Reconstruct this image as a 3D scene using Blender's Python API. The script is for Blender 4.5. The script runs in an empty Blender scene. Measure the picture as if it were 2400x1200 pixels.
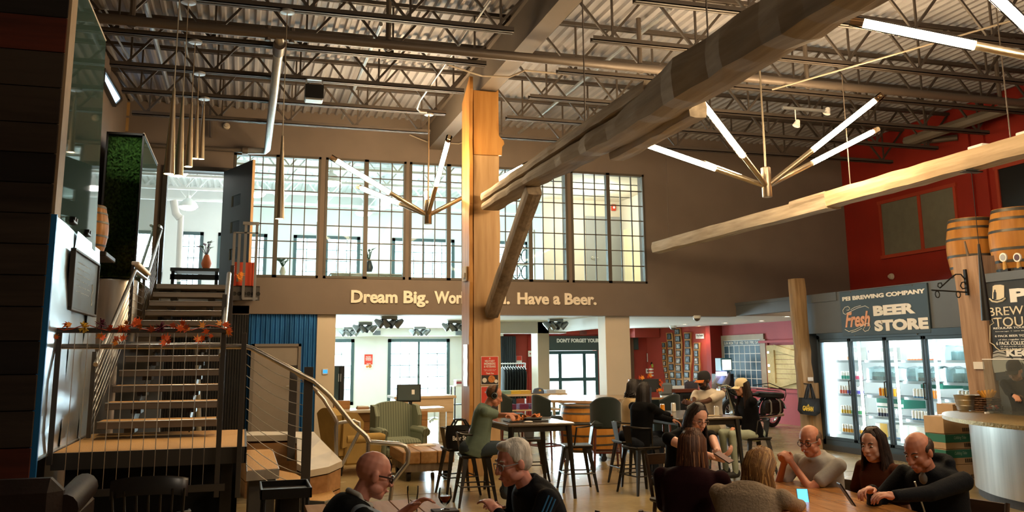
import bpy, bmesh, math, random
from mathutils import Vector, Matrix, Euler
random.seed(7)
C = bpy.context.scene.collection
PI = math.pi
R = math.radians

# ------------------------------------------------------------------ camera, world, exposure
F_PX, CY_PX, CAM_H = 2076.85, 467.5, 1.65
YAW, PITCH, ROLL = R(16.724), R(10.138), R(-0.4907)

def _axes():
    cy, sy = math.cos(YAW), math.sin(YAW)
    r = Vector((cy, -sy, 0)); f0 = Vector((sy, cy, 0)); u0 = Vector((0, 0, 1))
    f = f0*math.cos(PITCH) + u0*math.sin(PITCH)
    u = u0*math.cos(PITCH) - f0*math.sin(PITCH)
    return r*math.cos(ROLL) + u*math.sin(ROLL), u*math.cos(ROLL) - r*math.sin(ROLL), f
AR, AU, AF = _axes()

cam_d = bpy.data.cameras.new('camera')
cam_d.sensor_width = 36.0
cam_d.lens = F_PX/2400*36.0
cam_d.shift_y = -(600-CY_PX)/2400
cam_d.clip_start = 0.05; cam_d.clip_end = 200
cam = bpy.data.objects.new('camera', cam_d); C.objects.link(cam)
M4 = Matrix((AR, AU, -AF)).transposed().to_4x4(); M4.translation = Vector((0, 0, CAM_H))
cam.matrix_world = M4
bpy.context.scene.camera = cam

sc = bpy.context.scene
sc.view_settings.view_transform = 'Standard'
sc.view_settings.look = 'None'
sc.view_settings.gamma = 1.0
sc.view_settings.use_curve_mapping = False
sc.view_settings.exposure = 0.6
sc.cycles.use_denoising = True
sc.cycles.max_bounces = 7
sc.cycles.diffuse_bounces = 4
sc.cycles.glossy_bounces = 3
sc.cycles.transparent_max_bounces = 14
sc.cycles.sample_clamp_indirect = 6.0
sc.cycles.caustics_reflective = False
sc.cycles.caustics_refractive = False

wd = bpy.data.worlds.new('sky'); sc.world = wd; wd.use_nodes = True
bgn = wd.node_tree.nodes['Background']
bgn.inputs[0].default_value = (0.80, 0.92, 1.0, 1); bgn.inputs[1].default_value = 4.0

def light(name, kind, loc, energy, col, size=0.3, size_y=None, target=None, **kw):
    d = bpy.data.lights.new(name, kind); d.energy = energy; d.color = col
    if kind == 'AREA':
        d.shape = 'RECTANGLE'; d.size = size; d.size_y = size_y or size
    elif kind in ('POINT', 'SPOT'):
        d.shadow_soft_size = size
    for k, v in kw.items(): setattr(d, k, v)
    o = bpy.data.objects.new(name, d); C.objects.link(o); o.location = loc
    if target is not None:
        o.rotation_euler = (Vector(target)-Vector(loc)).to_track_quat('-Z', 'Y').to_euler()
    return o

DAY = (0.80, 0.93, 1.0)
WARM = (1.0, 0.84, 0.64)
YW = 16.8           # back wall of the hall, front face
YF = 25.0           # outer wall of the rooms beyond
# daylight at the outer windows of the rooms beyond (lower shop, upper office)
LOWER_WIN = [(1.75, 2.93), (3.86, 5.62)]
UPPER_WIN = [(-1.75, -1.15), (-0.78, 0.5), (1.2, 3.03), (3.93, 5.75), (6.9, 8.0)]
for a, b in LOWER_WIN:
    light('daylight', 'AREA', ((a+b)/2, YF+0.55, 1.35), 420*(b-a), DAY, b-a, 1.9, ((a+b)/2, 0, 1.0))
for a, b in UPPER_WIN:
    light('daylight', 'AREA', ((a+b)/2, YF+0.55, 4.25), 165*(b-a), DAY, b-a, 2.0, ((a+b)/2, 0, 3.6))
light('daylight', 'AREA', (9.75, YF+0.9, 1.2), 420, DAY, 2.6, 2.0, (9.75, 0, 1.0))
# added fill lights, unseen behind the camera, in the chandeliers' warm tone
for p in ((4.0, 1.0, 4.3), (8.5, 1.5, 4.3)):
    light('rear_lamp', 'POINT', p, 150, WARM, 0.5)

def W(px, py, X=None, Y=None, Z=None):
    """point of the place seen at a photograph pixel, on the plane X=, Y= or Z="""
    d = AR*((px-1200)/F_PX) + AU*((CY_PX-py)/F_PX) + AF
    t = X/d.x if X is not None else (Y/d.y if Y is not None else (Z-CAM_H)/d.z)
    return Vector((0, 0, CAM_H)) + d*t

# ------------------------------------------------------------------ materials
def lin(h):
    h = h.lstrip('#')
    o = []
    for i in (0, 2, 4):
        c = int(h[i:i+2], 16)/255
        o.append(c/12.92 if c <= 0.04045 else ((c+0.055)/1.055)**2.4)
    return (o[0], o[1], o[2], 1)
_M = {}
def _new(name):
    m = bpy.data.materials.new(name); m.use_nodes = True
    return m, m.node_tree.nodes, m.node_tree.links, m.node_tree.nodes['Principled BSDF']
def mat(name, col, rough=0.6, metal=0.0, var=0.0, scale=6.0, st=(1, 1, 1), bump=0.0, bscale=None, spec=0.5, detail=4.0, col2=None, coat=0.0, sheen=0.0):
    if name in _M: return _M[name]
    m, n, l, b = _new(name)
    c = lin(col)
    b.inputs['Base Color'].default_value = c
    b.inputs['Roughness'].default_value = rough
    b.inputs['Metallic'].default_value = metal
    b.inputs['Specular IOR Level'].default_value = spec
    b.inputs['Coat Weight'].default_value = coat
    b.inputs['Sheen Weight'].default_value = sheen
    if var or bump or col2:
        tc = n.new('ShaderNodeTexCoord'); mp = n.new('ShaderNodeMapping'); nz = n.new('ShaderNodeTexNoise')
        mp.inputs['Scale'].default_value = st
        nz.inputs['Scale'].default_value = scale; nz.inputs['Detail'].default_value = detail
        l.new(tc.outputs['Object'], mp.inputs['Vector']); l.new(mp.outputs[0], nz.inputs['Vector'])
        if var or col2:
            rp = n.new('ShaderNodeValToRGB')
            lo = lin(col2) if col2 else tuple(max(0, x*(1-var)) for x in c[:3])+(1,)
            hi = c if col2 else tuple(min(1, x*(1+var)) for x in c[:3])+(1,)
            rp.color_ramp.elements[0].color = lo; rp.color_ramp.elements[1].color = hi
            rp.color_ramp.elements[0].position = 0.32; rp.color_ramp.elements[1].position = 0.68
            l.new(nz.outputs['Fac'], rp.inputs['Fac']); l.new(rp.outputs['Color'], b.inputs['Base Color'])
        if bump:
            n2 = nz
            if bscale:
                n2 = n.new('ShaderNodeTexNoise'); n2.inputs['Scale'].default_value = bscale; n2.inputs['Detail'].default_value = 3
                l.new(mp.outputs[0], n2.inputs['Vector'])
            bp = n.new('ShaderNodeBump'); bp.inputs['Strength'].default_value = bump; bp.inputs['Distance'].default_value = 0.02
            l.new(n2.outputs['Fac'], bp.inputs['Height']); l.new(bp.outputs['Normal'], b.inputs['Normal'])
    _M[name] = m
    return m
def wood(name, c1, c2, axis='x', scale=3.0, rough=0.65, bump=0.25, grain=9.0, spec=0.35):
    """long-grain timber: stretched noise for tone, tighter stretched noise for grain and checks"""
    if name in _M: return _M[name]
    m, n, l, b = _new(name)
    tc = n.new('ShaderNodeTexCoord'); mp = n.new('ShaderNodeMapping')
    s = {'x': (0.10, 1, 1), 'y': (1, 0.10, 1), 'z': (1, 1, 0.10)}[axis]
    mp.inputs['Scale'].default_value = s
    l.new(tc.outputs['Object'], mp.inputs['Vector'])
    a = n.new('ShaderNodeTexNoise'); a.inputs['Scale'].default_value = scale; a.inputs['Detail'].default_value = 5; a.inputs['Distortion'].default_value = 0.6
    g = n.new('ShaderNodeTexNoise'); g.inputs['Scale'].default_value = scale*grain; g.inputs['Detail'].default_value = 4
    l.new(mp.outputs[0], a.inputs['Vector']); l.new(mp.outputs[0], g.inputs['Vector'])
    ma = n.new('ShaderNodeMath'); ma.operation = 'MULTIPLY_ADD'; ma.inputs[1].default_value = 0.45
    l.new(g.outputs['Fac'], ma.inputs[0]); l.new(a.outputs['Fac'], ma.inputs[2])
    rp = n.new('ShaderNodeValToRGB'); rp.color_ramp.elements[0].color = lin(c2); rp.color_ramp.elements[1].color = lin(c1)
    rp.color_ramp.elements[0].position = 0.5; rp.color_ramp.elements[1].position = 0.9
    l.new(ma.outputs[0], rp.inputs['Fac']); l.new(rp.outputs['Color'], b.inputs['Base Color'])
    b.inputs['Roughness'].default_value = rough; b.inputs['Specular IOR Level'].default_value = spec
    bp = n.new('ShaderNodeBump'); bp.inputs['Strength'].default_value = bump; bp.inputs['Distance'].default_value = 0.02
    l.new(ma.outputs[0], bp.inputs['Height']); l.new(bp.outputs['Normal'], b.inputs['Normal'])
    _M[name] = m
    return m
def stripes(name, c1, c2, scale, axis='X', rough=0.85, dist=0.0, metal=0.0):
    if name in _M: return _M[name]
    m, n, l, b = _new(name)
    tc = n.new('ShaderNodeTexCoord'); w = n.new('ShaderNodeTexWave'); w.bands_direction = axis
    w.inputs['Scale'].default_value = scale; w.inputs['Distortion'].default_value = dist
    l.new(tc.outputs['Object'], w.inputs['Vector'])
    rp = n.new('ShaderNodeValToRGB'); rp.color_ramp.elements[0].color = lin(c1); rp.color_ramp.elements[1].color = lin(c2)
    l.new(w.outputs['Fac'], rp.inputs['Fac']); l.new(rp.outputs['Color'], b.inputs['Base Color'])
    b.inputs['Roughness'].default_value = rough; b.inputs['Metallic'].default_value = metal
    _M[name] = m
    return m
def emis(name, col, strength):
    if name in _M: return _M[name]
    m, n, l, b = _new(name)
    b.inputs['Base Color'].default_value = lin(col)
    b.inputs['Emission Color'].default_value = lin(col); b.inputs['Emission Strength'].default_value = strength
    _M[name] = m
    return m
def glass(name, tint='#ffffff', refl=0.10, rough=0.02, body=0.0, bodycol='#88aaaa'):
    """thin pane: tinted transparency with a fresnel-weighted mirror and an optional dusty body"""
    if name in _M: return _M[name]
    m, n, l, b = _new(name)
    out = n['Material Output']; n.remove(b)
    tr = n.new('ShaderNodeBsdfTransparent'); tr.inputs[0].default_value = lin(tint)
    gl = n.new('ShaderNodeBsdfGlossy'); gl.inputs['Roughness'].default_value = rough
    lw = n.new('ShaderNodeLayerWeight'); lw.inputs['Blend'].default_value = refl
    mx = n.new('ShaderNodeMixShader')
    l.new(lw.outputs['Fresnel'], mx.inputs[0]); l.new(tr.outputs[0], mx.inputs[1]); l.new(gl.outputs[0], mx.inputs[2])
    last = mx
    if body:
        df = n.new('ShaderNodeBsdfDiffuse'); df.inputs[0].default_value = lin(bodycol)
        m2 = n.new('ShaderNodeMixShader'); m2.inputs[0].default_value = body
        l.new(mx.outputs[0], m2.inputs[1]); l.new(df.outputs[0], m2.inputs[2]); last = m2
    l.new(last.outputs[0], out.inputs[0])
    _M[name] = m
    return m

# ------------------------------------------------------------------ mesh builder
def _frame(d):
    d = d.normalized()
    a = Vector((0, 0, 1)) if abs(d.z) < 0.95 else Vector((0, 1, 0))
    s = d.cross(a).normalized()
    return s, s.cross(d).normalized()
class MB:
    def __init__(self): self.v = []; self.f = []; self.m = []; self.s = []
    def add(self, vs, fs, m=0, s=False):
        o = len(self.v); self.v += [Vector(p) for p in vs]
        for f in fs: self.f.append([i+o for i in f]); self.m.append(m); self.s.append(s)
        return self
    def box(self, lo, hi, b=0.0, m=0, T=None):
        lo = Vector(lo); hi = Vector(hi)
        for i in range(3):
            if lo[i] > hi[i]: lo[i], hi[i] = hi[i], lo[i]
        b = min(b, 0.45*min(hi-lo))
        if b <= 0:
            vs = [Vector((x, y, z)) for x in (lo.x, hi.x) for y in (lo.y, hi.y) for z in (lo.z, hi.z)]
            fs = [(0, 1, 3, 2), (4, 6, 7, 5), (0, 4, 5, 1), (2, 3, 7, 6), (0, 2, 6, 4), (1, 5, 7, 3)]
        else:
            vs = []; idx = {}
            for x in (0, 1):
                for y in (0, 1):
                    for z in (0, 1):
                        c = [(lo, hi)[k][i] for i, k in enumerate((x, y, z))]
                        sg = [1-2*x, 1-2*y, 1-2*z]
                        for ax in range(3):   # vertex lying on the face normal to ax
                            p = [c[i] + (0 if i == ax else sg[i]*b) for i in range(3)]
                            idx[(x, y, z, ax)] = len(vs); vs.append(Vector(p))
            fs = []
            for ax in range(3):
                u, w = (ax+1) % 3, (ax+2) % 3
                for k in (0, 1):
                    q = []
                    for (i, j) in ((0, 0), (1, 0), (1, 1), (0, 1)):
                        t = [0, 0, 0]; t[ax] = k; t[u] = i; t[w] = j; q.append(idx[(t[0], t[1], t[2], ax)])
                    fs.append(q if k else q[::-1])
                for i in (0, 1):
                    for j in (0, 1):  # edges along ax
                        t0 = [0, 0, 0]; t0[u] = i; t0[w] = j; t1 = list(t0); t1[ax] = 1
                        q = [idx[(*t0, u)], idx[(*t1, u)], idx[(*t1, w)], idx[(*t0, w)]]
                        fs.append(q if (i != j) else q[::-1])
            for x in (0, 1):
                for y in (0, 1):
                    for z in (0, 1):
                        q = [idx[(x, y, z, 0)], idx[(x, y, z, 1)], idx[(x, y, z, 2)]]
                        fs.append(q if (x+y+z) % 2 else q[::-1])
        if T is not None: vs = [T @ p for p in vs]
        return self.add(vs, fs, m)
    def bar(self, p, q, w, h=None, b=0.0, m=0, side=None):
        """box from p to q, w across (horizontal), h deep"""
        p = Vector(p); q = Vector(q); h = h or w; d = (q-p); L = d.length
        if L < 1e-6: return self
        d.normalize()
        if side is not None:
            s = Vector(side); s = (s - d*s.dot(d)).normalized(); u = s.cross(d)
        else: s, u = _frame(d)
        T = Matrix((s, d, u)).transposed().to_4x4(); T.translation = p
        return self.box((-w/2, 0, -h/2), (w/2, L, h/2), b, m, T)
    def tube(self, pts, r, n=8, cap=True, m=0, closed=False):
        pts = [Vector(p) for p in pts]; k = len(pts)
        rs = list(r) if isinstance(r, (list, tuple)) else [r]*k
        rings = []; s = None
        for i, p in enumerate(pts):
            if closed: d = pts[(i+1) % k]-pts[i-1]
            else: d = pts[min(i+1, k-1)]-pts[max(i-1, 0)]
            d.normalize()
            if s is None: s, u = _frame(d)
            else:
                s = (s - d*s.dot(d))
                if s.length < 1e-5: s, u = _frame(d)
                s.normalize()
            u = s.cross(d)
            rings.append([p + (s*math.cos(2*PI*j/n) + u*math.sin(2*PI*j/n))*rs[i] for j in range(n)])
        vs = [x for rg in rings for x in rg]; fs = []
        for i in range(k if closed else k-1):
            a = i*n; c = ((i+1) % k)*n
            for j in range(n): fs.append((a+j, c+j, c+(j+1) % n, a+(j+1) % n))
        self.add(vs, fs, m, True)
        if cap and not closed:
            self.add(rings[0], [tuple(range(n))], m); self.add(rings[-1], [tuple(range(n))[::-1]], m)
        return self
    def lathe(self, prof, c=(0, 0, 0), n=16, m=0, a0=0.0, a1=2*PI, T=None, smooth=True):
        """profile of (radius, height) turned about z through c"""
        c = Vector(c); full = abs(a1-a0-2*PI) < 1e-6; k = n if full else n+1
        vs = []
        for (r, z) in prof:
            for j in range(k):
                a = a0+(a1-a0)*j/n
                p = Vector((r*math.cos(a), r*math.sin(a), z))
                vs.append((T @ p if T is not None else p) + c)
        fs = []
        for i in range(len(prof)-1):
            for j in range(n):
                j2 = (j+1) % k
                fs.append((i*k+j, i*k+j2, (i+1)*k+j2, (i+1)*k+j))
        return self.add(vs, fs, m, smooth)
    def ball(self, c, r, n=10, m=0, T=None):
        r = Vector((r, r, r)) if not hasattr(r, '__len__') else Vector(r); c = Vector(c); k = n//2
        vs = []; fs = []
        for i in range(k+1):
            t = PI*i/k
            for j in range(n):
                a = 2*PI*j/n
                p = Vector((r.x*math.sin(t)*math.cos(a), r.y*math.sin(t)*math.sin(a), r.z*math.cos(t)))
                vs.append(c + (T @ p if T is not None else p))
        for i in range(k):
            for j in range(n):
                q = (i*n+j, (i+1)*n+j, (i+1)*n+(j+1) % n, i*n+(j+1) % n)
                if i == 0: q = (q[0], q[1], q[2])
                elif i == k-1: q = (q[0], q[1], q[3])
                fs.append(q)
        return self.add(vs, fs, m, True)
    def prism(self, poly, o, u, w, t, m=0):
        """polygon (a,b) on origin o with axes u,w, pushed along t"""
        o = Vector(o); u = Vector(u); w = Vector(w); t = Vector(t); n = len(poly)
        A = [o+u*a+w*b for a, b in poly]; B = [p+t for p in A]
        fs = [tuple(range(n))[::-1], tuple(range(n, 2*n))]
        fs += [(i, (i+1) % n, n+(i+1) % n, n+i) for i in range(n)]
        if u.cross(w).dot(t) < 0: fs = [f[::-1] for f in fs]
        return self.add(A+B, fs, m)
    def grid(self, pts, m=0, s=True, closed=False):
        """rows of points -> quads"""
        a = len(pts); b = len(pts[0])
        fs = [(i*b+j, i*b+(j+1) % b, (i+1)*b+(j+1) % b, (i+1)*b+j) for i in range(a-1) for j in range(b if closed else b-1)]
        return self.add([p for r in pts for p in r], fs, m, s)
    def build(self, name, mats, parent=None, world=True, loc=None, sharp=40):
        me = bpy.data.meshes.new(name)
        vs = self.v
        if parent is not None and world:
            inv = XF[parent.name]; vs = [inv @ p for p in vs]
        elif loc is not None:
            L = Vector(loc); vs = [p-L for p in vs]
        me.from_pydata([tuple(p) for p in vs], [], self.f)
        if not isinstance(mats, (list, tuple)): mats = [mats]
        for x in mats: me.materials.append(x)
        me.polygons.foreach_set('material_index', self.m)
        me.polygons.foreach_set('use_smooth', self.s)
        me.update()
        if any(self.s): me.set_sharp_from_angle(angle=R(sharp))
        o = bpy.data.objects.new(name, me); C.objects.link(o)
        if parent is not None:
            o.parent = parent
            XF[o.name] = XF.get(parent.name, Matrix.Identity(4))
        elif loc is not None:
            o.location = loc; XF[o.name] = Matrix.Translation(-Vector(loc))
        else: XF[o.name] = Matrix.Identity(4)
        return o
XF = {}
def meta(o, label=None, cat=None, group=None, kind=None):
    if label: o['label'] = label
    if cat: o['category'] = cat
    if group: o['group'] = group
    if kind: o['kind'] = kind
    return o
def thing(name, label, cat, loc=(0, 0, 0), rz=0.0, group=None):
    o = bpy.data.objects.new(name, None); C.objects.link(o)
    o.empty_display_size = 0.1
    o.location = loc; o.rotation_euler = (0, 0, rz)
    XF[o.name] = (Matrix.Translation(Vector(loc)) @ Matrix.Rotation(rz, 4, 'Z')).inverted()
    return meta(o, label, cat, group)
def struct(o): o['kind'] = 'structure'; return o
KIDS = {}
def _kids(o): return [c for c in o.children]
def dup(root, loc, rz=0.0, label=None, group=None):
    r = root.copy(); C.objects.link(r); r.location = loc; r.rotation_euler = (0, 0, rz)
    XF[r.name] = (Matrix.Translation(Vector(loc)) @ Matrix.Rotation(rz, 4, 'Z')).inverted()
    if label: r['label'] = label
    if group: r['group'] = group
    for ch in root.children:
        c = ch.copy(); C.objects.link(c); c.parent = r
        for g in ch.children:
            d = g.copy(); C.objects.link(d); d.parent = c
    return r
def inst(src, parent, loc, rot=(0, 0, 0), scale=(1, 1, 1)):
    """another piece sharing the mesh of src (a part of a repeat)"""
    o = src.copy(); C.objects.link(o); o.parent = parent
    L = XF[parent.name] @ Vector(loc) if parent is not None else Vector(loc)
    o.location = L; o.rotation_euler = rot; o.scale = scale
    return o
def split_letters(me, name, m, parent):
    """one object per letter (a dot over an i stays with its letter)"""
    n = len(me.vertices); par = list(range(n))
    def find(a):
        while par[a] != a: par[a] = par[par[a]]; a = par[a]
        return a
    for e in me.edges:
        a, b = find(e.vertices[0]), find(e.vertices[1])
        if a != b: par[a] = b
    isl = {}
    for i in range(n): isl.setdefault(find(i), []).append(i)
    sp = []
    for k, vs in isl.items():
        xs = [me.vertices[i].co.x for i in vs]; sp.append([min(xs), max(xs), {k}])
    sp.sort(key=lambda q: q[0]); out = []
    for q in sp:
        if out and min(q[1], out[-1][1])-q[0] > 0.5*min(q[1]-q[0], out[-1][1]-out[-1][0]): out[-1][1] = max(out[-1][1], q[1]); out[-1][2] |= q[2]
        else: out.append(q)
    for _, _, ks in out:
        ids = [i for i in range(n) if find(i) in ks]; mp_ = {v: j for j, v in enumerate(ids)}
        fs = [[mp_[v] for v in p.vertices] for p in me.polygons if p.vertices[0] in mp_]
        m2 = bpy.data.meshes.new(name); m2.from_pydata([tuple(me.vertices[i].co) for i in ids], [], fs); m2.materials.append(m)
        ob = bpy.data.objects.new(name, m2); C.objects.link(ob); ob.parent = parent
    bpy.data.meshes.remove(me)
def text_mesh(s, size, extrude=0.0, bold=0.0, spacing=1.0, align='LEFT', shear=0.0, res=3):
    cu = bpy.data.curves.new('t', 'FONT'); cu.body = s; cu.size = size; cu.extrude = extrude; cu.offset = bold
    cu.space_character = spacing; cu.align_x = align; cu.shear = shear; cu.resolution_u = res
    o = bpy.data.objects.new('t', cu); C.objects.link(o)
    dg = bpy.context.evaluated_depsgraph_get(); dg.update()
    me = bpy.data.meshes.new_from_object(o.evaluated_get(dg))
    bpy.data.objects.remove(o); bpy.data.curves.remove(cu)
    return me
def text(name, s, o, u, w, width, height, depth, m, parent=None, bold=0.0, shear=0.0, push=0.0, spacing=1.0, split=False):
    """lettering fitted to a width x height box with origin o (lower left), reading along u, rising along w"""
    me = text_mesh(s, 1.0, 0.5, bold, spacing, shear=shear)
    xs = [v.co.x for v in me.vertices]; ys = [v.co.y for v in me.vertices]
    x0, x1, y0, y1 = min(xs), max(xs), min(ys), max(ys)
    u = Vector(u).normalized(); w = Vector(w).normalized(); nrm = u.cross(w); o = Vector(o)
    sx = width/(x1-x0); sy = height/(y1-y0) if height else sx
    inv = XF[parent.name] if parent is not None else Matrix.Identity(4)
    for v in me.vertices:
        c = v.co
        p = o + u*((c.x-x0)*sx) + w*((c.y-y0)*sy) + nrm*((c.z+0.5)*depth+push)
        v.co = inv @ p
    me.materials.clear(); me.materials.append(m); me.name = name
    if split: return split_letters(me, name, m, parent)
    ob = bpy.data.objects.new(name, me); C.objects.link(ob)
    if parent is not None: ob.parent = parent
    return ob
# ------------------------------------------------------------------ the palette
m_wall = mat('taupe paint', '#73675d', 0.8, var=0.05, scale=2, bump=0.04, bscale=60)
m_white = mat('white paint', '#e4e5e2', 0.7, var=0.02, scale=2)
m_cream = mat('cream paint', '#d2c6b2', 0.7, var=0.03, scale=2)
m_red = mat('deep red paint', '#8e1d0a', 0.7, var=0.06, scale=2)
m_redlow = mat('brick red paint', '#9c3526', 0.7, var=0.06, scale=2)
m_pink = mat('faded red paint', '#b4525a', 0.7, var=0.05, scale=1.5)
m_slate = mat('slate grey paint', '#5c636b', 0.65, var=0.04, scale=2)
m_deck = mat('primed steel deck', '#a3a3a8', 0.5, metal=0.25, var=0.14, scale=1.6, st=(1, 0.3, 1))
m_steelp = mat('painted joist steel', '#4a423b', 0.55, metal=0.2, var=0.08)
m_beam = mat('taupe painted beam', '#6c6258', 0.6, var=0.05, scale=1.5)
m_galv = mat('galvanised pipe', '#b9bcbd', 0.38, metal=0.8, var=0.08, scale=10)
m_pipe = mat('painted pipe', '#5e544b', 0.45, metal=0.2)
m_pipelt = mat('light painted pipe', '#a59887', 0.5, metal=0.2)
m_stain = mat('brushed stainless', '#b9b6b0', 0.33, metal=1.0, var=0.12, scale=12, st=(1, 1, 0.05), bump=0.05)
m_steelsh = mat('rippled sheet steel', '#dde6ec', 0.30, metal=1.0, var=0.1, scale=1.1, bump=0.7, bscale=1.6)
m_black = mat('black metal', '#1c1b1a', 0.45, metal=0.4)
m_gun = mat('gunmetal', '#3d3a36', 0.38, metal=0.85, var=0.12, scale=9)
m_dark = mat('charcoal frame', '#33302c', 0.55)
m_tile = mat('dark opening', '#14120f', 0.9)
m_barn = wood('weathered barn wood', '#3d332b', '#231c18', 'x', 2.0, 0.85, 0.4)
m_barn2 = wood('red barn wood', '#5a2718', '#32140e', 'x', 2.0, 0.85, 0.4)
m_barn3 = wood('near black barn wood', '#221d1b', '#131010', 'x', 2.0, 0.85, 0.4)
m_slabw = wood('live edge cladding', '#d29c55', '#a56f30', 'z', 2.2, 0.55, 0.12, 6)
m_logy = wood('hewn log', '#cbbda6', '#83735f', 'y', 2.4, 0.8, 0.55, 7)
m_logdark = wood('hewn log dark', '#b0a38f', '#76695b', 'y', 2.4, 0.85, 0.6, 7)
m_postw = wood('old timber post', '#bda07a', '#7d6344', 'z', 2.6, 0.8, 0.5, 7)
m_brace = wood('grey timber brace', '#9a8b78', '#5d5145', 'z', 2.6, 0.8, 0.5, 7)
m_tablew = wood('varnished pine top', '#b58650', '#80552c', 'y', 2.6, 0.65, 0.06, 8, 0.1)
m_plankx = wood('pine plank', '#b78a5a', '#80582f', 'x', 2.4, 0.55, 0.2, 8)
m_barrel = wood('oak stave', '#c98d3f', '#9a6222', 'z', 2.4, 0.5, 0.15, 7)
m_hoop = mat('dull hoop', '#5c5a55', 0.5, metal=0.7, var=0.15, scale=14)
m_barndoor = wood('cream washed board', '#d8c490', '#bda874', 'x', 2.0, 0.7, 0.15, 8)
m_clear = glass('clear pane', '#f4fbfa', 0.12)
m_teal = glass('teal glass', '#7fb0ac', 0.30, 0.03, 0.22, '#6f918c')
m_tubeg = glass('tube glass', '#fff4e4', 0.25)
m_tube = emis('lamp filament white', '#ffe4bb', 118.0)
m_lens = emis('lamp lens', '#ffe2b8', 30.0)
m_bulb = emis('cool bulb', '#fff6ea', 14.0)
m_brush = mat('brushed nickel', '#c2b49c', 0.35, metal=1.0, var=0.05, scale=20)
m_sign = mat('sign white', '#f1efe9', 0.6)
m_letter = mat('warm white letter', '#ede4d2', 0.6)
m_skirt = mat('dark kick', '#3a3733', 0.6)
m_conc = mat('stair aggregate', '#b98a48', 0.75, var=0.28, scale=130, detail=2)
m_blueflash = mat('blue enamel', '#2271b0', 0.4, metal=0.3)
m_paper = mat('paper', '#ece8e0', 0.8)
m_rubber = mat('rubber', '#191817', 0.7)
m_chrome = mat('chrome', '#d8d9da', 0.12, metal=1.0)
# ------------------------------------------------------------------ floor, walls, deck
fm, fn, fl, fb = _new('polished concrete'); _M['polished concrete'] = fm
_tc = fn.new('ShaderNodeTexCoord'); _n1 = fn.new('ShaderNodeTexNoise'); _n1.inputs['Scale'].default_value = 0.9; _n1.inputs['Detail'].default_value = 7
_n2 = fn.new('ShaderNodeTexNoise'); _n2.inputs['Scale'].default_value = 14; _n2.inputs['Detail'].default_value = 4
_rp = fn.new('ShaderNodeValToRGB'); _rp.color_ramp.elements[0].color = lin('#7d6b49'); _rp.color_ramp.elements[1].color = lin('#a8956c')
_rp.color_ramp.elements[0].position = 0.3; _rp.color_ramp.elements[1].position = 0.72
fl.new(_tc.outputs['Object'], _n1.inputs['Vector']); fl.new(_tc.outputs['Object'], _n2.inputs['Vector'])
_mx = fn.new('ShaderNodeMath'); _mx.operation = 'MULTIPLY_ADD'; _mx.inputs[1].default_value = 0.25
fl.new(_n2.outputs['Fac'], _mx.inputs[0]); fl.new(_n1.outputs['Fac'], _mx.inputs[2]); fl.new(_mx.outputs[0], _rp.inputs['Fac'])
fl.new(_rp.outputs['Color'], fb.inputs['Base Color'])
_rr = fn.new('ShaderNodeMapRange'); _rr.inputs['To Min'].default_value = 0.16; _rr.inputs['To Max'].default_value = 0.34
fl.new(_n1.outputs['Fac'], _rr.inputs['Value']); fl.new(_rr.outputs[0], fb.inputs['Roughness'])

f = MB(); f.box((-5.2, -6.2, -0.2), (13.2, 25.3, 0)); floor = struct(f.build('floor', fm))
# saw-cut joints of the slab: thin dark strips on the surface
for i, (a, b) in enumerate((((-5, 6.4), (12.9, 6.4)), ((-5, 11.3), (12.9, 11.3)), ((5.9, -6), (5.9, 25)), ((1.2, -6), (1.2, 8.6)))):
    j = MB(); j.bar((a[0], a[1], 0.0005), (b[0], b[1], 0.0005), 0.008, 0.003)
    j.build('joint', mat('joint shadow', '#4a3f2c', 0.8), floor)

w = MB()
def wb(x0, x1, z0, z1, y0=YW, y1=YW+0.32): w.box((x0, y0, z0), (x1, y1, z1))
WINS = [(-0.31, 1.27), (1.36, 2.90), (2.97, 4.53), (4.63, 6.23), (6.31, 7.96)]
WZ0, WZ1 = 3.14, 5.44
FASC = 2.475
wb(-5.0, -1.46, 0, 6.34)
wb(-1.46, -0.36, 5.06, 6.34); wb(-0.36, 10.0, FASC, WZ0); wb(-0.36, 12.95, WZ1, 6.34)
wb(10.0, 12.95, 2.75, WZ0)
wb(-1.46, 0.07, 0, 2.62)
prev = -0.36
for a, b in WINS: wb(prev, a, WZ0, WZ1); prev = b
wb(prev, 12.95, WZ0, WZ1)
wall_back = struct(w.build('wall_back', m_wall))

w = MB(); w.box((12.9, -6.2, 0), (13.2, 16.8, 6.34)); w.box((12.9, 16.8, 2.49), (13.2, 17.12, 6.34))
wall_right = struct(w.build('wall_right', m_red))
w = MB(); w.box((-5.2, -6.4, 0), (13.2, -6.2, 6.34)); wall_front = struct(w.build('wall_front', m_wall))
w = MB(); w.box((-5.4, -6.2, 0), (-5.2, 8.5, 6.34)); struct(w.build('wall_left_near', m_wall))
w = MB(); w.box((-2.5, 8.45, 0), (-2.2, 16.8, 6.34)); wall_left = struct(w.build('wall_left_far', m_wall))

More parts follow.
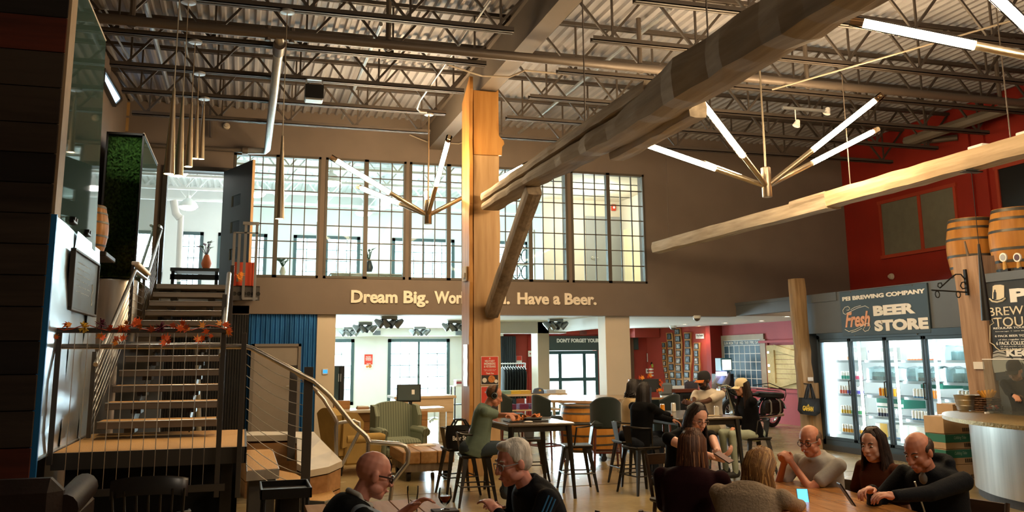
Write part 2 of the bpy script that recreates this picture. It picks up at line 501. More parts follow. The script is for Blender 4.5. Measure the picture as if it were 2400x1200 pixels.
# plank faced wall at the left: every board a piece of the wall
PY = 8.2
w = MB(); w.box((-5.2, PY, 0), (-1.62, PY+0.22, 6.34)); wl = struct(w.build('wall_left', m_tile))
zb = [0.0, 0.34, 0.66, 0.97, 1.26, 1.55, 1.82, 2.10, 2.36, 2.62, 2.88, 3.14, 3.40, 3.66, 3.98, 4.30, 4.62, 4.94, 5.26, 5.60, 5.95, 6.30]
for i in range(len(zb)-1):
    z0, z1 = zb[i], zb[i+1]
    cut = random.uniform(-4.3, -3.1)
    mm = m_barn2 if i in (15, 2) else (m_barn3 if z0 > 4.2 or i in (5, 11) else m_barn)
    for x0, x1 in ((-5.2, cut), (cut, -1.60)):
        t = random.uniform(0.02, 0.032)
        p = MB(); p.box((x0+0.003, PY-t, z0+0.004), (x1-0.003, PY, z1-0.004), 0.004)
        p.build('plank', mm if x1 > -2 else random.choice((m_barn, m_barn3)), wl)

# steel roof deck: trapezoid ribs running towards the back wall
DZ = 6.28
prof = []; x = -5.2; P = 0.1524
while x < 13.0:
    prof += [(x, DZ), (x+0.044, DZ), (x+0.064, DZ+0.04), (x+0.132, DZ+0.04)]
    x += P
d = MB(); d.grid([[Vector((a, y, b)) for a, b in prof] for y in (-6.2, 1.0, 8.6, 17.0)][::-1], 0, False)
d.box((-5.4, -6.4, DZ+0.06), (13.2, 17.2, DZ+0.3))
ceiling = struct(d.build('ceiling', m_deck))

# low store volume and its ledge along the right
FX = 10.0
def post_line(): pass
w = MB()
w.box((FX, 9.0, 2.04), (FX+0.12, 14.5, 2.75)); w.box((FX, 14.35, 0), (12.9, 14.5, 2.75)); w.box((FX+0.12, 9.0, 2.65), (12.9, 14.4, 2.75))
w.box((FX, 9.0, 0), (FX+0.1, 10.3, 2.04)); w.box((FX+0.9, 9.0, 0), (FX+1.0, 14.35, 2.65))
store = struct(w.build('wall_store', m_slate))
w = MB(); w.box((FX, 14.5, 2.49), (FX+0.15, YW, 2.76)); struct(w.build('trim_1', m_slate))
w = MB(); w.box((FX-0.02, 14.4, 2.70), (FX, YW, 2.76)); w.box((FX-0.02, 13.4, 2.60), (FX, 14.4, 2.75)); struct(w.build('trim_2', m_slate))
w = MB(); w.box((FX-0.025, 10.45, 0.0), (FX, 14.3, 0.17)); struct(w.build('baseboard_right', m_skirt))

# ------------------------------------------------------------------ rooms beyond the back wall
w = MB(); w.box((-5, YW+0.32, 2.49), (12.95, YF+0.3, 2.86)); w.box((10.0, YW, 2.49), (12.95, YW+0.32, 2.76))
slab = struct(w.build('floor_upper', m_white))
w = MB()
LOWER_WIN = [(1.75, 2.93), (3.86, 5.62)]; LZ = (0.42, 2.2)
UPPER_WIN = [(-1.75, -1.15), (-0.78, 0.5), (1.2, 3.03), (3.93, 5.75), (6.9, 8.0)]; UZ = (3.35, 5.05)
def outer(x0, x1, z0, z1): w.box((x0, YF, z0), (x1, YF+0.3, z1))
prev = -5.0
for a, b in UPPER_WIN: outer(prev, a, UZ[0], UZ[1]); prev = b
outer(prev, 13.2, UZ[0], UZ[1]); outer(-5.0, 13.2, UZ[1], 6.4); outer(-5, 13.2, 2.86, UZ[0])
prev = -5.0
for a, b in LOWER_WIN: outer(prev, a, LZ[0], LZ[1]); prev = b
outer(prev, 7.1, LZ[0], LZ[1]); outer(-5, 7.1, LZ[1], 2.49); outer(-5, 7.1, 0, LZ[0])
struct(w.build('wall_outer', m_white))
w = MB()
w.box((7.1, YF, 0), (8.42, YF+0.3, 2.49)); w.box((8.42, YF, 2.26), (13.2, YF+0.3, 2.49))
w.box((10.1, YF, 0), (10.42, YF+0.3, 2.26)); w.box((10.95, YF, 0), (13.2, YF+0.3, 2.26)); w.box((10.42, YF, 0), (10.95, YF+0.3, 0.3))
w.box((11.1, 24.4, 2.22), (11.9, YF, 2.49))
struct(w.build('wall_entrance', m_redlow))
w = MB(); w.box((7.1, 24.75, 2.32), (11.2, 24.99, 2.49)); struct(w.build('trim_3', m_redlow))
w = MB(); w.box((-5.2, 17, 2.86), (-5.0, 25.3, 6.4)); w.box((0.9, 17.12, 0), (1.28, 25, 2.49)); struct(w.build('wall_upper_left', m_white))
# slanted wall with the timber slabs, its dark return and the pink side wall
w = MB(); A = Vector((11.75, YF, 0)); B = Vector((12.5, 22.55, 0))
SL_U = (B-A).normalized(); SL_N = Vector((-SL_U.y, SL_U.x, 0))
if SL_N.y > 0: SL_N = -SL_N
w.prism([(0, 0), ((B-A).length, 0), ((B-A).length, 2.49), (0, 2.49)], A, SL_U, (0, 0, 1), -SL_N*0.15)
struct(w.build('wall_slab_display', m_redlow))
w = MB(); w.box((12.42, 22.3, 0), (12.86, 22.55, 2.49)); struct(w.build('wall_return', m_red))
w = MB(); w.box((12.8, 14.5, 0), (13.0, 22.5, 2.49)); struct(w.build('wall_lower_right', m_pink))
w = MB(); w.box((12.76, 14.5, 0.0), (12.8, 22.2, 0.75)); struct(w.build('baseboard_lower_right', m_pink))
# upper office: deck, right-hand side room
d = MB(); prof2 = [(a, b) for a, b in prof if a < 12.9]
d.grid([[Vector((a, y, b)) for a, b in prof2] for y in (17.1, 25.2)][::-1], 0, False)
d.box((-5, 17.1, DZ+0.06), (13.2, 25.3, DZ+0.2))
struct(d.build('ceiling_upper', m_white))
w = MB(); w.box((6.9, 20.3, 2.86), (12.9, 20.45, 5.6)); w.box((8.95, 17.12, 2.86), (9.05, 20.3, 5.6)); w.box((5.9, 17.12, 5.5), (9.05, 20.45, 5.6))
struct(w.build('wall_side_room', m_cream))
# columns and downstand beams of the lower room
for i, (x0, x1, y0, y1, mm) in enumerate(((1.285, 1.63, 16.9, 17.3, m_cream), (7.06, 7.60, 16.95, 17.35, m_cream), (W(1261, 850, Y=20.2).x, W(1288, 850, Y=20.2).x, 20.2, 20.7, m_cream))):
    c = MB(); c.box((x0, y0, 0), (x1, y1, 2.49), 0.006)
    o = c.build('column', mm, loc=((x0+x1)/2, (y0+y1)/2, 0))
    meta(o, ('cream square column beside the blue corrugated panel, thermostat on it', 'cream square column between the clothing shop and the photo display', 'white square column standing behind the barrel table, beside the glass doors')[i], 'column')
w = MB(); xc_ = W(1261, 850, Y=20.2).x; w.box((7.08, 17.35, 2.26), (7.4, 20.2, 2.49)); w.box((xc_-1.6, 20.2, 2.22), (7.4, 20.6, 2.49)); struct(w.build('trim_4', m_white))
w = MB(); w.box((1.6, 24.6, 2.27), (7.1, YF, 2.49)); struct(w.build('trim_5', m_white))

# ------------------------------------------------------------------ the window band of the hall
m_wframe = mat('window frame brown', '#4c453b', 0.55)
def hall_window(n, x0, x1):
    g = MB(); y0, y1 = YW-0.012, YW+0.1; t = 0.045; xm = (x0+x1)/2
    g.box((x0, y0, WZ0), (x0+t, y1, WZ1)); g.box((x1-t, y0, WZ0), (x1, y1, WZ1)); g.box((x0, y0, WZ1-t), (x1, y1, WZ1)); g.box((x0, y0, WZ0), (x1, y1, WZ0+t))
    g.box((xm-0.04, y0, WZ0), (xm+0.04, y1, WZ1))
    o = struct(g.build('window_%d' % n, m_wframe, loc=((x0+x1)/2, YW, WZ0)))
    q = MB(); pane = None
    for s0, s1 in ((x0+t, xm-0.04), (xm+0.04, x1-t)):
        for k in (1, 2): q.box((s0+(s1-s0)*k/3-0.009, YW+0.015, WZ0+t), (s0+(s1-s0)*k/3+0.009, YW+0.05, WZ1-t))
        for k in range(1, 7):
            z = WZ0+t+(WZ1-WZ0-2*t)*k/7; q.box((s0, YW+0.015, z-0.009), (s1, YW+0.05, z+0.009))
    q.build('muntin_grid', m_wframe, o)
    W_ = ((xm-0.04)-(x0+t))/3; H_ = (WZ1-WZ0-2*t)/7
    for s0 in (x0+t, xm+0.04):
        for i in range(3):
            for j in range(7):
                cx, cz = s0+W_*(i+0.5), WZ0+t+H_*(j+0.5)
                if pane is None:
                    pm = MB(); pm.box((-W_/2, -0.003, -H_/2), (W_/2, 0.003, H_/2))
                    pane = pm.build('pane', m_clear, o, world=False)
                    pane.location = XF[o.name] @ Vector((cx, YW+0.03, cz))
                else: inst(pane, o, (cx, YW+0.03, cz))
for i, (a, b) in enumerate(WINS): hall_window(i+1, a, b)
# outer windows of the rooms beyond, dark frames with a grid
m_owf = mat('teal grey window frame', '#43585a', 0.5)
def outer_window(n, x0, x1, z0, z1, cols, rows):
    g = MB(); y0, y1 = YF-0.02, YF+0.14; t = 0.09
    g.box((x0, y0, z0), (x0+t, y1, z1)); g.box((x1-t, y0, z0), (x1, y1, z1)); g.box((x0, y0, z1-t), (x1, y1, z1)); g.box((x0, y0, z0), (x1, y1, z0+t))
    o = struct(g.build('window_%d' % n, m_owf, loc=((x0+x1)/2, YF, z0)))
    q = MB()
    for k in range(1, cols):
        x = x0+t+(x1-x0-2*t)*k/cols; e = 0.03 if (cols > 4 and k == cols//2) else 0.008
        q.box((x-e, YF+0.03, z0+t), (x+e, YF+0.07, z1-t))
    for k in range(1, rows):
        z = z0+t+(z1-z0-2*t)*k/rows; q.box((x0+t, YF+0.03, z-0.008), (x1-t, YF+0.07, z+0.008))
    q.build('muntin_grid', m_owf, o)
    pm = MB(); pm.box((x0+t, YF+0.046, z0+t), (x1-t, YF+0.052, z1-t)); pm.build('pane', m_clear, o)
n = 6
for a, b in LOWER_WIN: outer_window(n, a, b, LZ[0], LZ[1], 6 if b-a > 1.5 else 4, 5); n += 1
for a, b in UPPER_WIN: outer_window(n, a, b, UZ[0], UZ[1], 6 if b-a > 1.5 else 3, 5); n += 1
# wall under the gallery at the left: blue corrugated sheet and dark ribbed sheet
def corrugated(name, x0, x1, y, z0, z1, pitch, depth, m):
    pts = []; x = x0
    while x < x1:
        pts += [(x, y), (x+pitch*0.3, y), (x+pitch*0.5, y-depth), (x+pitch*0.8, y-depth)]; x += pitch
    g = MB(); g.grid([[Vector((min(a, x1), b, z)) for a, b in pts] for z in (z0, z1)], 0, False)
    g.box((x0, y+0.001, z0), (x1, y+0.03, z1))
    return g.build(name, m)
struct(corrugated('wall_corrugated', 0.08, 1.285, YW+0.1, 0, 2.475, 0.085, 0.03, mat('blue sheet steel', '#2f6fae', 0.35, metal=0.5, var=0.25, scale=3, st=(3, 1, 0.4))))
struct(corrugated('wall_ribbed', -1.46, 0.08, YW-0.02, 0, 2.46, 0.045, 0.02, mat('black ribbed sheet', '#1b1a19', 0.5)))
# ------------------------------------------------------------------ roof steel
ORD = ['nearest to the back wall', 'second out from the back wall', 'third out from the back wall', 'fourth out from the back wall', 'fifth out from the back wall', 'sixth out from the back wall', 'seventh out from the back wall']
JY = [14.75, 13.5, 12.27, 11.0, 9.72, 8.45, 7.2]
JB, JT = 5.5, 6.25
PITCH_J = 1.05
dgA = None
def joist(x0, x1, y, label, protos):
    L = x1-x0
    t = thing('roof_joist', label, 'joist', (x0, y, JB), 0, 'open web roof joists')
    a = MB()
    for s in (-0.045, 0.012): a.box((0, s, JT-JB-0.05), (L, s+0.033, JT-JB), 0)
    a.build('top_chord', m_steelp, t, world=False)
    a = MB()
    for s in (-0.055, 0.014): a.box((0.35, s, 0), (L-0.35, s+0.041, 0.012)); a.box((0.35, s if s < 0 else s+0.033, 0), (L-0.35, s+0.008 if s < 0 else s+0.041, 0.06))
    a.build('bottom_chord', m_steelp, t, world=False)
    n = int(L/PITCH_J); p = L/n
    key = round(p, 3)
    if key not in protos:
        d1 = MB(); d1.bar((0, 0, 0.03), (p/2, 0, JT-JB-0.04), 0.03, 0.03)
        d2 = MB(); d2.bar((0, 0, 0.03), (-p/2, 0, JT-JB-0.04), 0.03, 0.03)
        v = MB(); v.bar((0, 0, 0.03), (0, 0, JT-JB-0.04), 0.024, 0.024)
        protos[key] = [x.build('web_bar', m_steelp, t, world=False) for x in (d1, d2, v)]
        first = True
    else: first = False
    for i in range(n):
        for k, dx in enumerate((-0.02, 0.02, 0.05)):
            x = p*(i+0.5)+dx
            if first and i == 0: protos[key][k].location = (x, 0, 0)
            else:
                o = protos[key][k].copy(); C.objects.link(o); o.parent = t; o.location = (x, 0, 0)
    return t
protos = {}
for i, y in enumerate(JY):
    joist(-2.2, 3.3, y, 'steel web joist left of the taupe beam, %s' % ORD[i], protos)
for i, y in enumerate(JY):
    joist(3.62, 12.9, y, 'steel web joist right of the taupe beam, %s' % ORD[i], protos)

BX0, BX1, BZ = 3.34, 3.58, 5.72
t = thing('steel_beam', 'deep taupe steel beam carried by the orange timber pillar', 'beam', (3.46, 10, BZ))
g = MB(); g.box((BX0, 2.0, BZ+0.025), (BX1, YW, 6.24)); g.build('web', m_beam, t)
g = MB(); g.box((BX0-0.012, 2.0, BZ), (BX1+0.012, YW, BZ+0.025)); g.build('bottom_flange', m_beam, t)
g = MB(); g.box((BX0-0.05, 2.0, 6.20), (BX1+0.05, YW, 6.26)); g.build('top_flange', m_beam, t)
g = MB(); g.box((BX0-0.03, 8.55, BZ-0.05), (BX1+0.03, 8.72, BZ), 0.01); g.build('hanger_bracket', m_pipe, t)

# ------------------------------------------------------------------ timber pillar and hewn beams
def hewn(mb, st, n=12, seed=1, rough=0.02, m=0):
    """squared log through stations (centre, half width, half height); edges knocked off by hand"""
    rnd = random.Random(seed); rings = []
    ph = [rnd.uniform(0, 6.28) for _ in range(8)]
    d = (Vector(st[-1][0])-Vector(st[0][0])).normalized(); s, u = _frame(d)
    for k, (c, hw, hh) in enumerate(st):
        ring = []
        for j in range(n):
            a = 2*PI*j/n + PI/n
            ca, sa = math.cos(a), math.sin(a)
            e = (abs(ca)**6+abs(sa)**6)**(-1/6)
            q = 1 + rough*(math.sin(k*0.9+ph[j % 8])+0.7*math.sin(k*2.3+ph[(j+3) % 8]))
            ring.append(Vector(c) + s*(hw*e*ca*q) + u*(hh*e*sa*q))
        rings.append(ring)
    mb.grid(rings, m, False, True)
    mb.add(rings[0], [tuple(range(n))], m); mb.add(rings[-1], [tuple(range(n))[::-1]], m)
def stations(p, q, n, hw, hh, wob=0.01, seed=3):
    rnd = random.Random(seed); p = Vector(p); q = Vector(q)
    return [(p.lerp(q, i/n)+Vector((rnd.uniform(-wob, wob), 0, rnd.uniform(-wob, wob))), hw*rnd.uniform(0.97, 1.03), hh*rnd.uniform(0.96, 1.04)) for i in range(n+1)]

PX0, PX1, PYF = 3.14, 3.62, 12.7
t = thing('timber_pillar', 'tall orange timber pillar clad in live edge slabs, red poster on it', 'column', (3.38, 12.95, 0))
g = MB(); g.box((3.2, PYF+0.05, 0), (3.58, PYF+0.42, 5.72), 0.01); g.build('core', m_slabw, t)
def live(x0, x1, z0, z1, amp, seed, n=26, both=False):
    rnd = random.Random(seed); L = []; Rr = []
    for i in range(n+1):
        z = z0+(z1-z0)*i/n
        k = amp*(math.sin(i*0.55+seed)+0.5*math.sin(i*1.7))+rnd.uniform(-0.3, 0.3)*amp
        Rr.append((x1+k, z)); L.append((x0+(k if both else 0), z))
    return L[::-1]+Rr
fr = [(3.215, 4.69), (3.215, 5.70), (3.60, 5.69), (3.595, 5.50), (3.60, 5.32), (3.575, 5.2), (3.575, 5.12), (3.60, 5.06), (3.62, 5.0), (3.69, 4.93), (3.70, 4.88), (3.665, 4.83), (3.66, 4.70)]
g = MB(); g.prism(fr, (0, PYF, 0), (1, 0, 0), (0, 0, 1), (0, 0.05, 0)); g.build('front_slab', m_slabw, t)
g = MB(); g.prism(live(3.215, 3.615, 0.0, 4.68, 0.006, 3), (0, PYF-0.01, 0), (1, 0, 0), (0, 0, 1), (0, 0.05, 0)); g.build('front_slab', wood('pale cladding', '#d3b184', '#a27c4e', 'z', 2.2, 0.55, 0.12, 6), t)  # lower slab paler; the upper slab's orange holds the tube lamps' glow
sd = [(PYF-0.06+a*0, z) for a, z in ()]
pl = []
for i in range(31):
    z = 5.9*i/30; pl.append((PYF-0.03+0.014*math.sin(i*0.8)+0.012*math.sin(i*2.1), z))
g = MB(); g.prism([(PYF+0.44, 0)]+[(PYF+0.44, 5.6)]+[(a, z) for a, z in pl[::-1]], (PX0, 0, 0), (0, 1, 0), (0, 0, 1), (0.055, 0, 0)); g.build('side_slab', m_slabw, t)
g = MB(); g.prism([(PYF+0.44, 0), (PYF+0.44, 5.7)]+[(PYF+0.06+0.01*math.sin(i), 5.75*(30-i)/30) for i in range(31)], (3.58, 0, 0), (0, 1, 0), (0, 0, 1), (0.05, 0, 0)); g.build('side_slab', m_slabw, t)
g = MB(); g.box((PX0-0.03, PYF+0.05, 2.78), (PX0, PYF+0.3, 3.0), 0.01); g.box((PX0-0.05, PYF+0.08, 2.83), (PX0-0.03, PYF+0.2, 2.9)); g.build('junction_box', m_cream, t)
g = MB(); g.grid([[Vector((PX0-0.004-0.006*abs(math.sin(i*1.1+j)), PYF+0.06+0.08*j, 1.25+0.06*i)) for j in range(4)] for i in range(11)][::-1]); g.build('foil_patch', m_steelsh, t)

t = thing('hewn_beam', 'rough grey brown hewn log beam running from the timber pillar overhead', 'beam', (3.42, 8, 3.8))
g = MB(); st = []
for i in range(43):
    y = 12.5 - i*0.25
    c = max(0, min(1, (7.5-y)/1.2)); top = 3.915+0.15*c; bot = 3.80-0.10*max(0, min(1, (10.5-y)/3.0))
    rnd = math.sin(i*1.7)*0.008
    st.append((Vector((3.42+rnd, y, (top+bot)/2)), 0.145+0.02*c+0.006*math.sin(i*2.3), (top-bot)/2+0.006*math.sin(i*3.1)))
hewn(g, st, 12, 5, 0.03); g.build('lower_log', m_logdark, t)
g = MB(); hewn(g, stations((3.40, 12.5, 3.995), (3.40, 6.85, 4.0), 22, 0.135, 0.058, 0.005, 8), 12, 9, 0.02); g.build('upper_log', m_logy, t)
g = MB(); hewn(g, stations((3.64, 8.3, 3.735), (3.64, 6.55, 3.735), 9, 0.085, 0.085, 0.01, 18), 12, 19, 0.04); g.build('side_pole', m_logy, t)
g = MB()
for y in (8.62, 5.95): g.tube([(3.42, y, 4.03), (3.42, y, BZ-0.04)], 0.008, 6)
g.build('hanger_rod', m_pipe, t)

t = thing('knee_brace', 'slanting grey timber brace from the orange pillar up to the hewn beam', 'brace', (3.45, 12.5, 2.5))
zb0 = W(1152, 742, Y=12.45); ybr = 10.35
g = MB()
p0 = Vector((3.47, 12.66, 2.30)); q0 = Vector((3.45, 10.52, 3.76))
for _ in range(1):
    hewn(g, stations(p0, q0, 10, 0.10, 0.10, 0.004, 2), 12, 4, 0.012)
g.build('brace', m_brace, t)
# right-hand log
LX = 7.7
t = thing('hewn_beam', 'pale hewn log beam hung on rods in front of the red wall', 'beam', (LX+0.13, 10, 3.7))
def l2(y): return 0
zc = (W(1527, 575, X=LX).z + W(2400, 347, X=LX).z)/2
y0 = W(1527, 575, X=LX).y; yj = W(1935, 485, X=LX).y; yk = W(1850, 475, X=LX).y
g = MB(); hewn(g, stations((LX+0.13, y0, zc+0.0), (LX+0.13, yj, zc-0.02), 12, 0.13, 0.115, 0.006, 31), 12, 33, 0.02); g.build('far_log', m_logy, t)
g = MB(); hewn(g, stations((LX+0.13, yj+0.05, zc+0.01), (LX+0.13, 3.2, zc+0.02), 26, 0.13, 0.115, 0.006, 41), 12, 43, 0.012); g.build('near_log', wood('sawn log', '#cdb694', '#937a58', 'y', 2.4, 0.75, 0.4, 7), t)
g = MB(); hewn(g, stations((LX+0.12, yk, zc+0.06), (LX+0.12, yj, zc+0.065), 4, 0.14, 0.055, 0.003, 51), 12, 53, 0.01); g.build('scarf_piece', m_logy, t)
g = MB()
for px, py in ((1988, 425), (2364, 330), (1565, 560)):
    y = W(px, py, X=LX+0.1).y
    g.tube([(LX+0.13, y, zc+0.1), (LX+0.13, y, 5.5)], 0.007, 6)
g.build('hanger_rod', m_pipe, t)
g = MB()
for px, py in ((2280, 353), (2395, 323)):
    y = W(px, py, X=LX).y; g.box((LX+0.02, y-0.12, zc+0.11), (LX+0.14, y+0.1, zc+0.15), 0.01)
g.build('uplight', m_white, t)

# ------------------------------------------------------------------ pipes and conduits
PZ = 5.56
pp = W(900, 104, Z=PZ)
t = thing('sprinkler_main', 'dark sprinkler main pipe crossing under the joists, with a silver branch pipe', 'pipe', (3, pp.y, PZ))
g = MB(); g.tube([(-2.2, pp.y, PZ), (12.88, pp.y, PZ)], 0.062, 14); g.build('main_run', m_pipe, t)
xb = W(655, 100, Z=PZ-0.08).x
g = MB(); g.tube([(xb, pp.y, PZ-0.02), (xb, pp.y+0.12, PZ-0.11), (xb, 16.35, PZ-0.12), (xb-0.04, 16.55, PZ-0.12), (xb-0.35, 16.6, PZ-0.12)], 0.06, 14); g.build('branch_run', m_galv, t)
g = MB(); g.tube([(xb, pp.y+0.05, PZ-0.1), (xb, pp.y+0.3, PZ-0.12)], 0.075, 14)
for dx in (-0.14, 0.14): g.tube([(xb+dx, pp.y, PZ-0.09), (xb+dx, pp.y, PZ+0.1)], 0.035, 8)
g.build('coupling', m_pipe, t)
g = MB(); g.tube([(xb-0.3, 16.6, PZ-0.12), (-2.1, 16.6, PZ-0.12)], 0.04, 10); g.tube([(xb-0.34, 16.6, PZ-0.12), (xb-0.44, 16.6, PZ-0.12)], 0.07, 10); g.build('wall_run', m_pipe, t)
for hx in (W(308, 45, Z=PZ).x, W(912, 100, Z=PZ).x, W(1513, 150, Z=PZ).x, W(1893, 195, Z=PZ).x, W(2350, 235, Z=PZ).x):
    g = MB(); g.tube([(hx, pp.y, PZ+0.06), (hx, pp.y, DZ)], 0.034, 8); g.tube([(hx+0.075*math.cos(a), pp.y-0.0, PZ+0.075*math.sin(a)) for a in [k*PI/8 for k in range(17)]], 0.01, 5)
    g.build('hanger', m_pipe, t)
def conduit(pts, r, label, m=None, name='conduit_pipe'):
    g = MB(); g.tube(pts, r, 8)
    o = g.build(name, m or m_galv, loc=pts[0]); meta(o, label, 'pipe'); return o
def yrun(px0, py0, px1, py1, z, r, label):
    a = W(px0, py0, Z=z); b = W(px1, py1, Z=z); x = (a.x+b.x)/2
    return conduit([(x, a.y, z), (x, b.y, z)], r, label)
yrun(895, 57, 800, 277, 6.12, 0.03, 'silver pipe under the deck midway between the branch pipe and the beam')
yrun(1573, 20, 1215, 312, 6.12, 0.03, 'silver pipe under the deck just right of the taupe beam')
yrun(337, 2, 402, 225, 6.12, 0.035, 'bluish silver pipe under the deck at the far left by the plank wall')
yrun(395, -10, 470, 230, 6.12, 0.022, 'thin pipe under the deck above the slim stair pendants')
conduit([W(1150, 0, Z=5.74), W(985, 235, Z=5.52), W(978, 255, Z=5.5), W(985, 262, Z=5.48), W(1000, 264, Z=5.48)], 0.014, 'thin silver conduit curving down to the pendant tube light left of the pillar')
conduit([W(1050, 152, Z=5.66), W(1110, 172, Z=5.66), W(1130, 178, Z=5.66), W(1195, 180, Z=5.66), W(1230, 165, Z=5.66), W(1330, 175, Z=5.66)], 0.014, 'thin conduit crossing beneath the taupe beam above the pillar', m_pipelt)
conduit([W(245, 20, X=-1.9), W(290, 95, X=-1.9), W(300, 110, X=-1.9), W(318, 158, X=-1.9), (-1.75, 10.6, 5.62)], 0.014, 'thin conduit with a kink beside the tall glass sheet')
conduit([W(960, 316, Y=16.74), W(1000, 332, Y=16.74), W(1075, 337, Y=16.74), W(1100, 328, Y=16.74)], 0.014, 'pale conduit on the taupe wall behind the pillar', m_pipelt)
conduit([W(494, 250, Y=16.7), W(494, 322, Y=16.7)], 0.025, 'short dark pipe on the wall above the stair door', m_pipe)
a = W(2125, 332, X=12.2); conduit([(12.2, a.y, a.z), (12.2, 4, a.z+0.02)], 0.10, 'thick grey duct pipe running along the red wall', mat('dull duct', '#7d7468', 0.6, metal=0.3))
conduit([(12.25, a.y, a.z-0.02), (12.85, a.y-0.6, a.z-0.02)], 0.06, 'dark stub pipe joining the duct to the red wall', m_pipe)
for k, (p0, p1) in enumerate((((1800, 120), (2040, 0)), ((1810, 210), (2400, 40)))):
    a = W(*p0, Z=5.48); b = W(*p1, Z=5.48)
    conduit([a, b], 0.013, ('thin pale conduit above the right tube light, upper one', 'thin pale conduit above the right tube light, lower one')[k], m_pipelt)

# ------------------------------------------------------------------ tube chandeliers
def WD(px, py, depth):
    d = AR*((px-1200)/F_PX) + AU*((CY_PX-py)/F_PX) + AF
    return Vector((0, 0, CAM_H)) + d*depth
def tube_light(label, hub, tips, top, frac=0.4, gain=1.0):
    hub = Vector(hub)
    t = thing('tube_chandelier', label, 'chandelier', hub)
    g = MB(); g.lathe([(0.001, -0.14), (0.058, -0.14), (0.062, -0.13), (0.062, 0.24), (0.05, 0.25), (0.001, 0.25)], hub, 16); g.build('hub', m_brush, t)
    g = MB(); g.tube([hub+Vector((0, 0, 0.24)), Vector((hub.x, hub.y, top))], 0.013, 8); g.build('stem', m_brush, t)
    g = MB(); g.lathe([(0.001, 0.0), (0.075, 0.0), (0.075, -0.02), (0.05, -0.03), (0.001, -0.03)][::-1], (hub.x, hub.y, top), 14); g.build('canopy', m_galv, t)
    for p in tips:
        p = Vector(p); d = (p-hub); L = d.length; d.normalize()
        j = hub+d*(L*frac); e = hub+d*(L*0.96)
        g = MB(); g.tube([hub+d*0.04, j, j+d*0.01], [0.034, 0.034, 0.03], 12); a = g.build('arm', m_brush, t)
        g = MB(); g.tube([j+d*0.005, e-d*0.04], 0.034, 10); g.build('lamp_tube', m_tube, a)
        g = MB(); g.tube([j, p], 0.046, 12, False); g.build('glass_sleeve', m_tubeg, a)
        g = MB(); g.tube([e-d*0.02, p], 0.042, 12); g.build('end_cap', m_tubeg, a)
    return t
h1 = W(1003, 505, Y=13.5)
tube_light('pendant light of five glowing tubes just left of the timber pillar', h1,
    [W(775, 368, Y=13.3), W(838, 437, Y=14.7), W(1053, 320, Y=12.2), W(1240, 383, Y=13.2), h1+Vector((0.25, 1.45, 0.66))], JB)
h2 = W(1797, 437, Y=9.72)
tube_light('pendant light of five glowing tubes over the right of the hall', h2,
    [W(1497, 333, Y=10.0), W(1650, 245, Y=8.7), W(2068, 222, Y=8.9), W(2057, 303, Y=10.0), h2+Vector((-0.1, 1.45, 0.62))], JB)
tip = WD(1993, 48, 7.0); jo = WD(2285, 77, 6.75); h3 = jo+(jo-tip)*0.66; h3.z = jo.z-0.30
jo2 = tip.lerp(h3, 0.6)
tube_light('pendant tube light cut by the frame edge above the log beam', h3, [tip, WD(2310, -30, 6.0), h3+Vector((0.9, -1.1, 0.66)), h3+Vector((1.5, 0.3, 0.66))], JB)

# slim cone pendants over the stair, and single ones
def cone_pendant(label, x, y, tip_z, length, top, r=0.055, group=None):
    t = thing('cone_pendant', label, 'pendant lamp', (x, y, tip_z), 0, group)
    g = MB(); g.lathe([(0.012, length), (r, 0.0), (r*0.9, 0.0), (r*0.88, 0.012), (0.001, 0.013)][::-1], (x, y, tip_z), 14); g.build('shade', m_brush, t)
    g = MB(); g.lathe([(0.001, 0.008), (r*0.86, 0.008)], (x, y, tip_z), 14); g.build('lens', m_lens, t)
    g = MB(); g.tube([(x, y, tip_z+length-0.01), (x, y, top)], 0.006, 5); g.build('cord', m_brush, t)
    g = MB(); g.lathe([(0.001, 0), (0.08, 0), (0.08, -0.025), (0.001, -0.03)][::-1], (x, y, top), 14); g.build('canopy', m_galv, t)
    light('pendant_spot', 'SPOT', (x, y, tip_z-0.02), 28, WARM, 0.04, target=(x, y, 0), spot_size=R(80), spot_blend=0.7)
for i, (px, py, y, ty) in enumerate(((396, 408, 8.45, 207), (418, 412, 9.72, 227), (441, 391, 11.0, 240), (456, 372, 12.27, 236), (471, 373, 13.5, 244))):
    p = W(px, py, Y=y); q = W(px+12, ty, Y=y)
    cone_pendant('slim brass cone pendant over the stair, %s of the line of five' % ('nearest', 'second', 'third', 'fourth', 'farthest')[i], p.x, y, p.z, q.z-p.z, JB, 0.05, 'cone pendants over the stair')
p = W(655, 513, Y=9.72); q = W(659, 318, Y=9.72); cone_pendant('single slim cone pendant hanging before the gallery windows', p.x, 9.72, p.z, q.z-p.z, JB, 0.05)
y = W(2281, 408, X=LX+0.1).y; p = W(2312, 751, Y=y); q = W(2290, 572, Y=y)
t = thing('cone_pendant', 'long black cone pendant hung from the pale log by the chalk menu', 'pendant lamp', (p.x, y, p.z))
L = q.z-p.z; top = zc-0.12
g = MB(); g.lathe([(0.012, L), (0.052, 0.0), (0.045, 0.012), (0.001, 0.013)][::-1], p, 14); g.build('shade', m_black, t)
g = MB(); g.lathe([(0.001, 0.008), (0.043, 0.008)], p, 14); g.build('lens', m_lens, t)
g = MB(); g.tube([(p.x, y, p.z+L-0.01), (p.x, y, top)], 0.004, 5); g.build('cord', m_black, t)
g = MB(); g.box((p.x-0.12, y-0.05, top-0.012), (p.x+0.12, y+0.05, top), 0.004); g.build('canopy', m_black, t)
light('pendant_spot', 'SPOT', (p.x, y, p.z-0.02), 30, WARM, 0.04, target=(p.x, y, 0), spot_size=R(80), spot_blend=0.7)

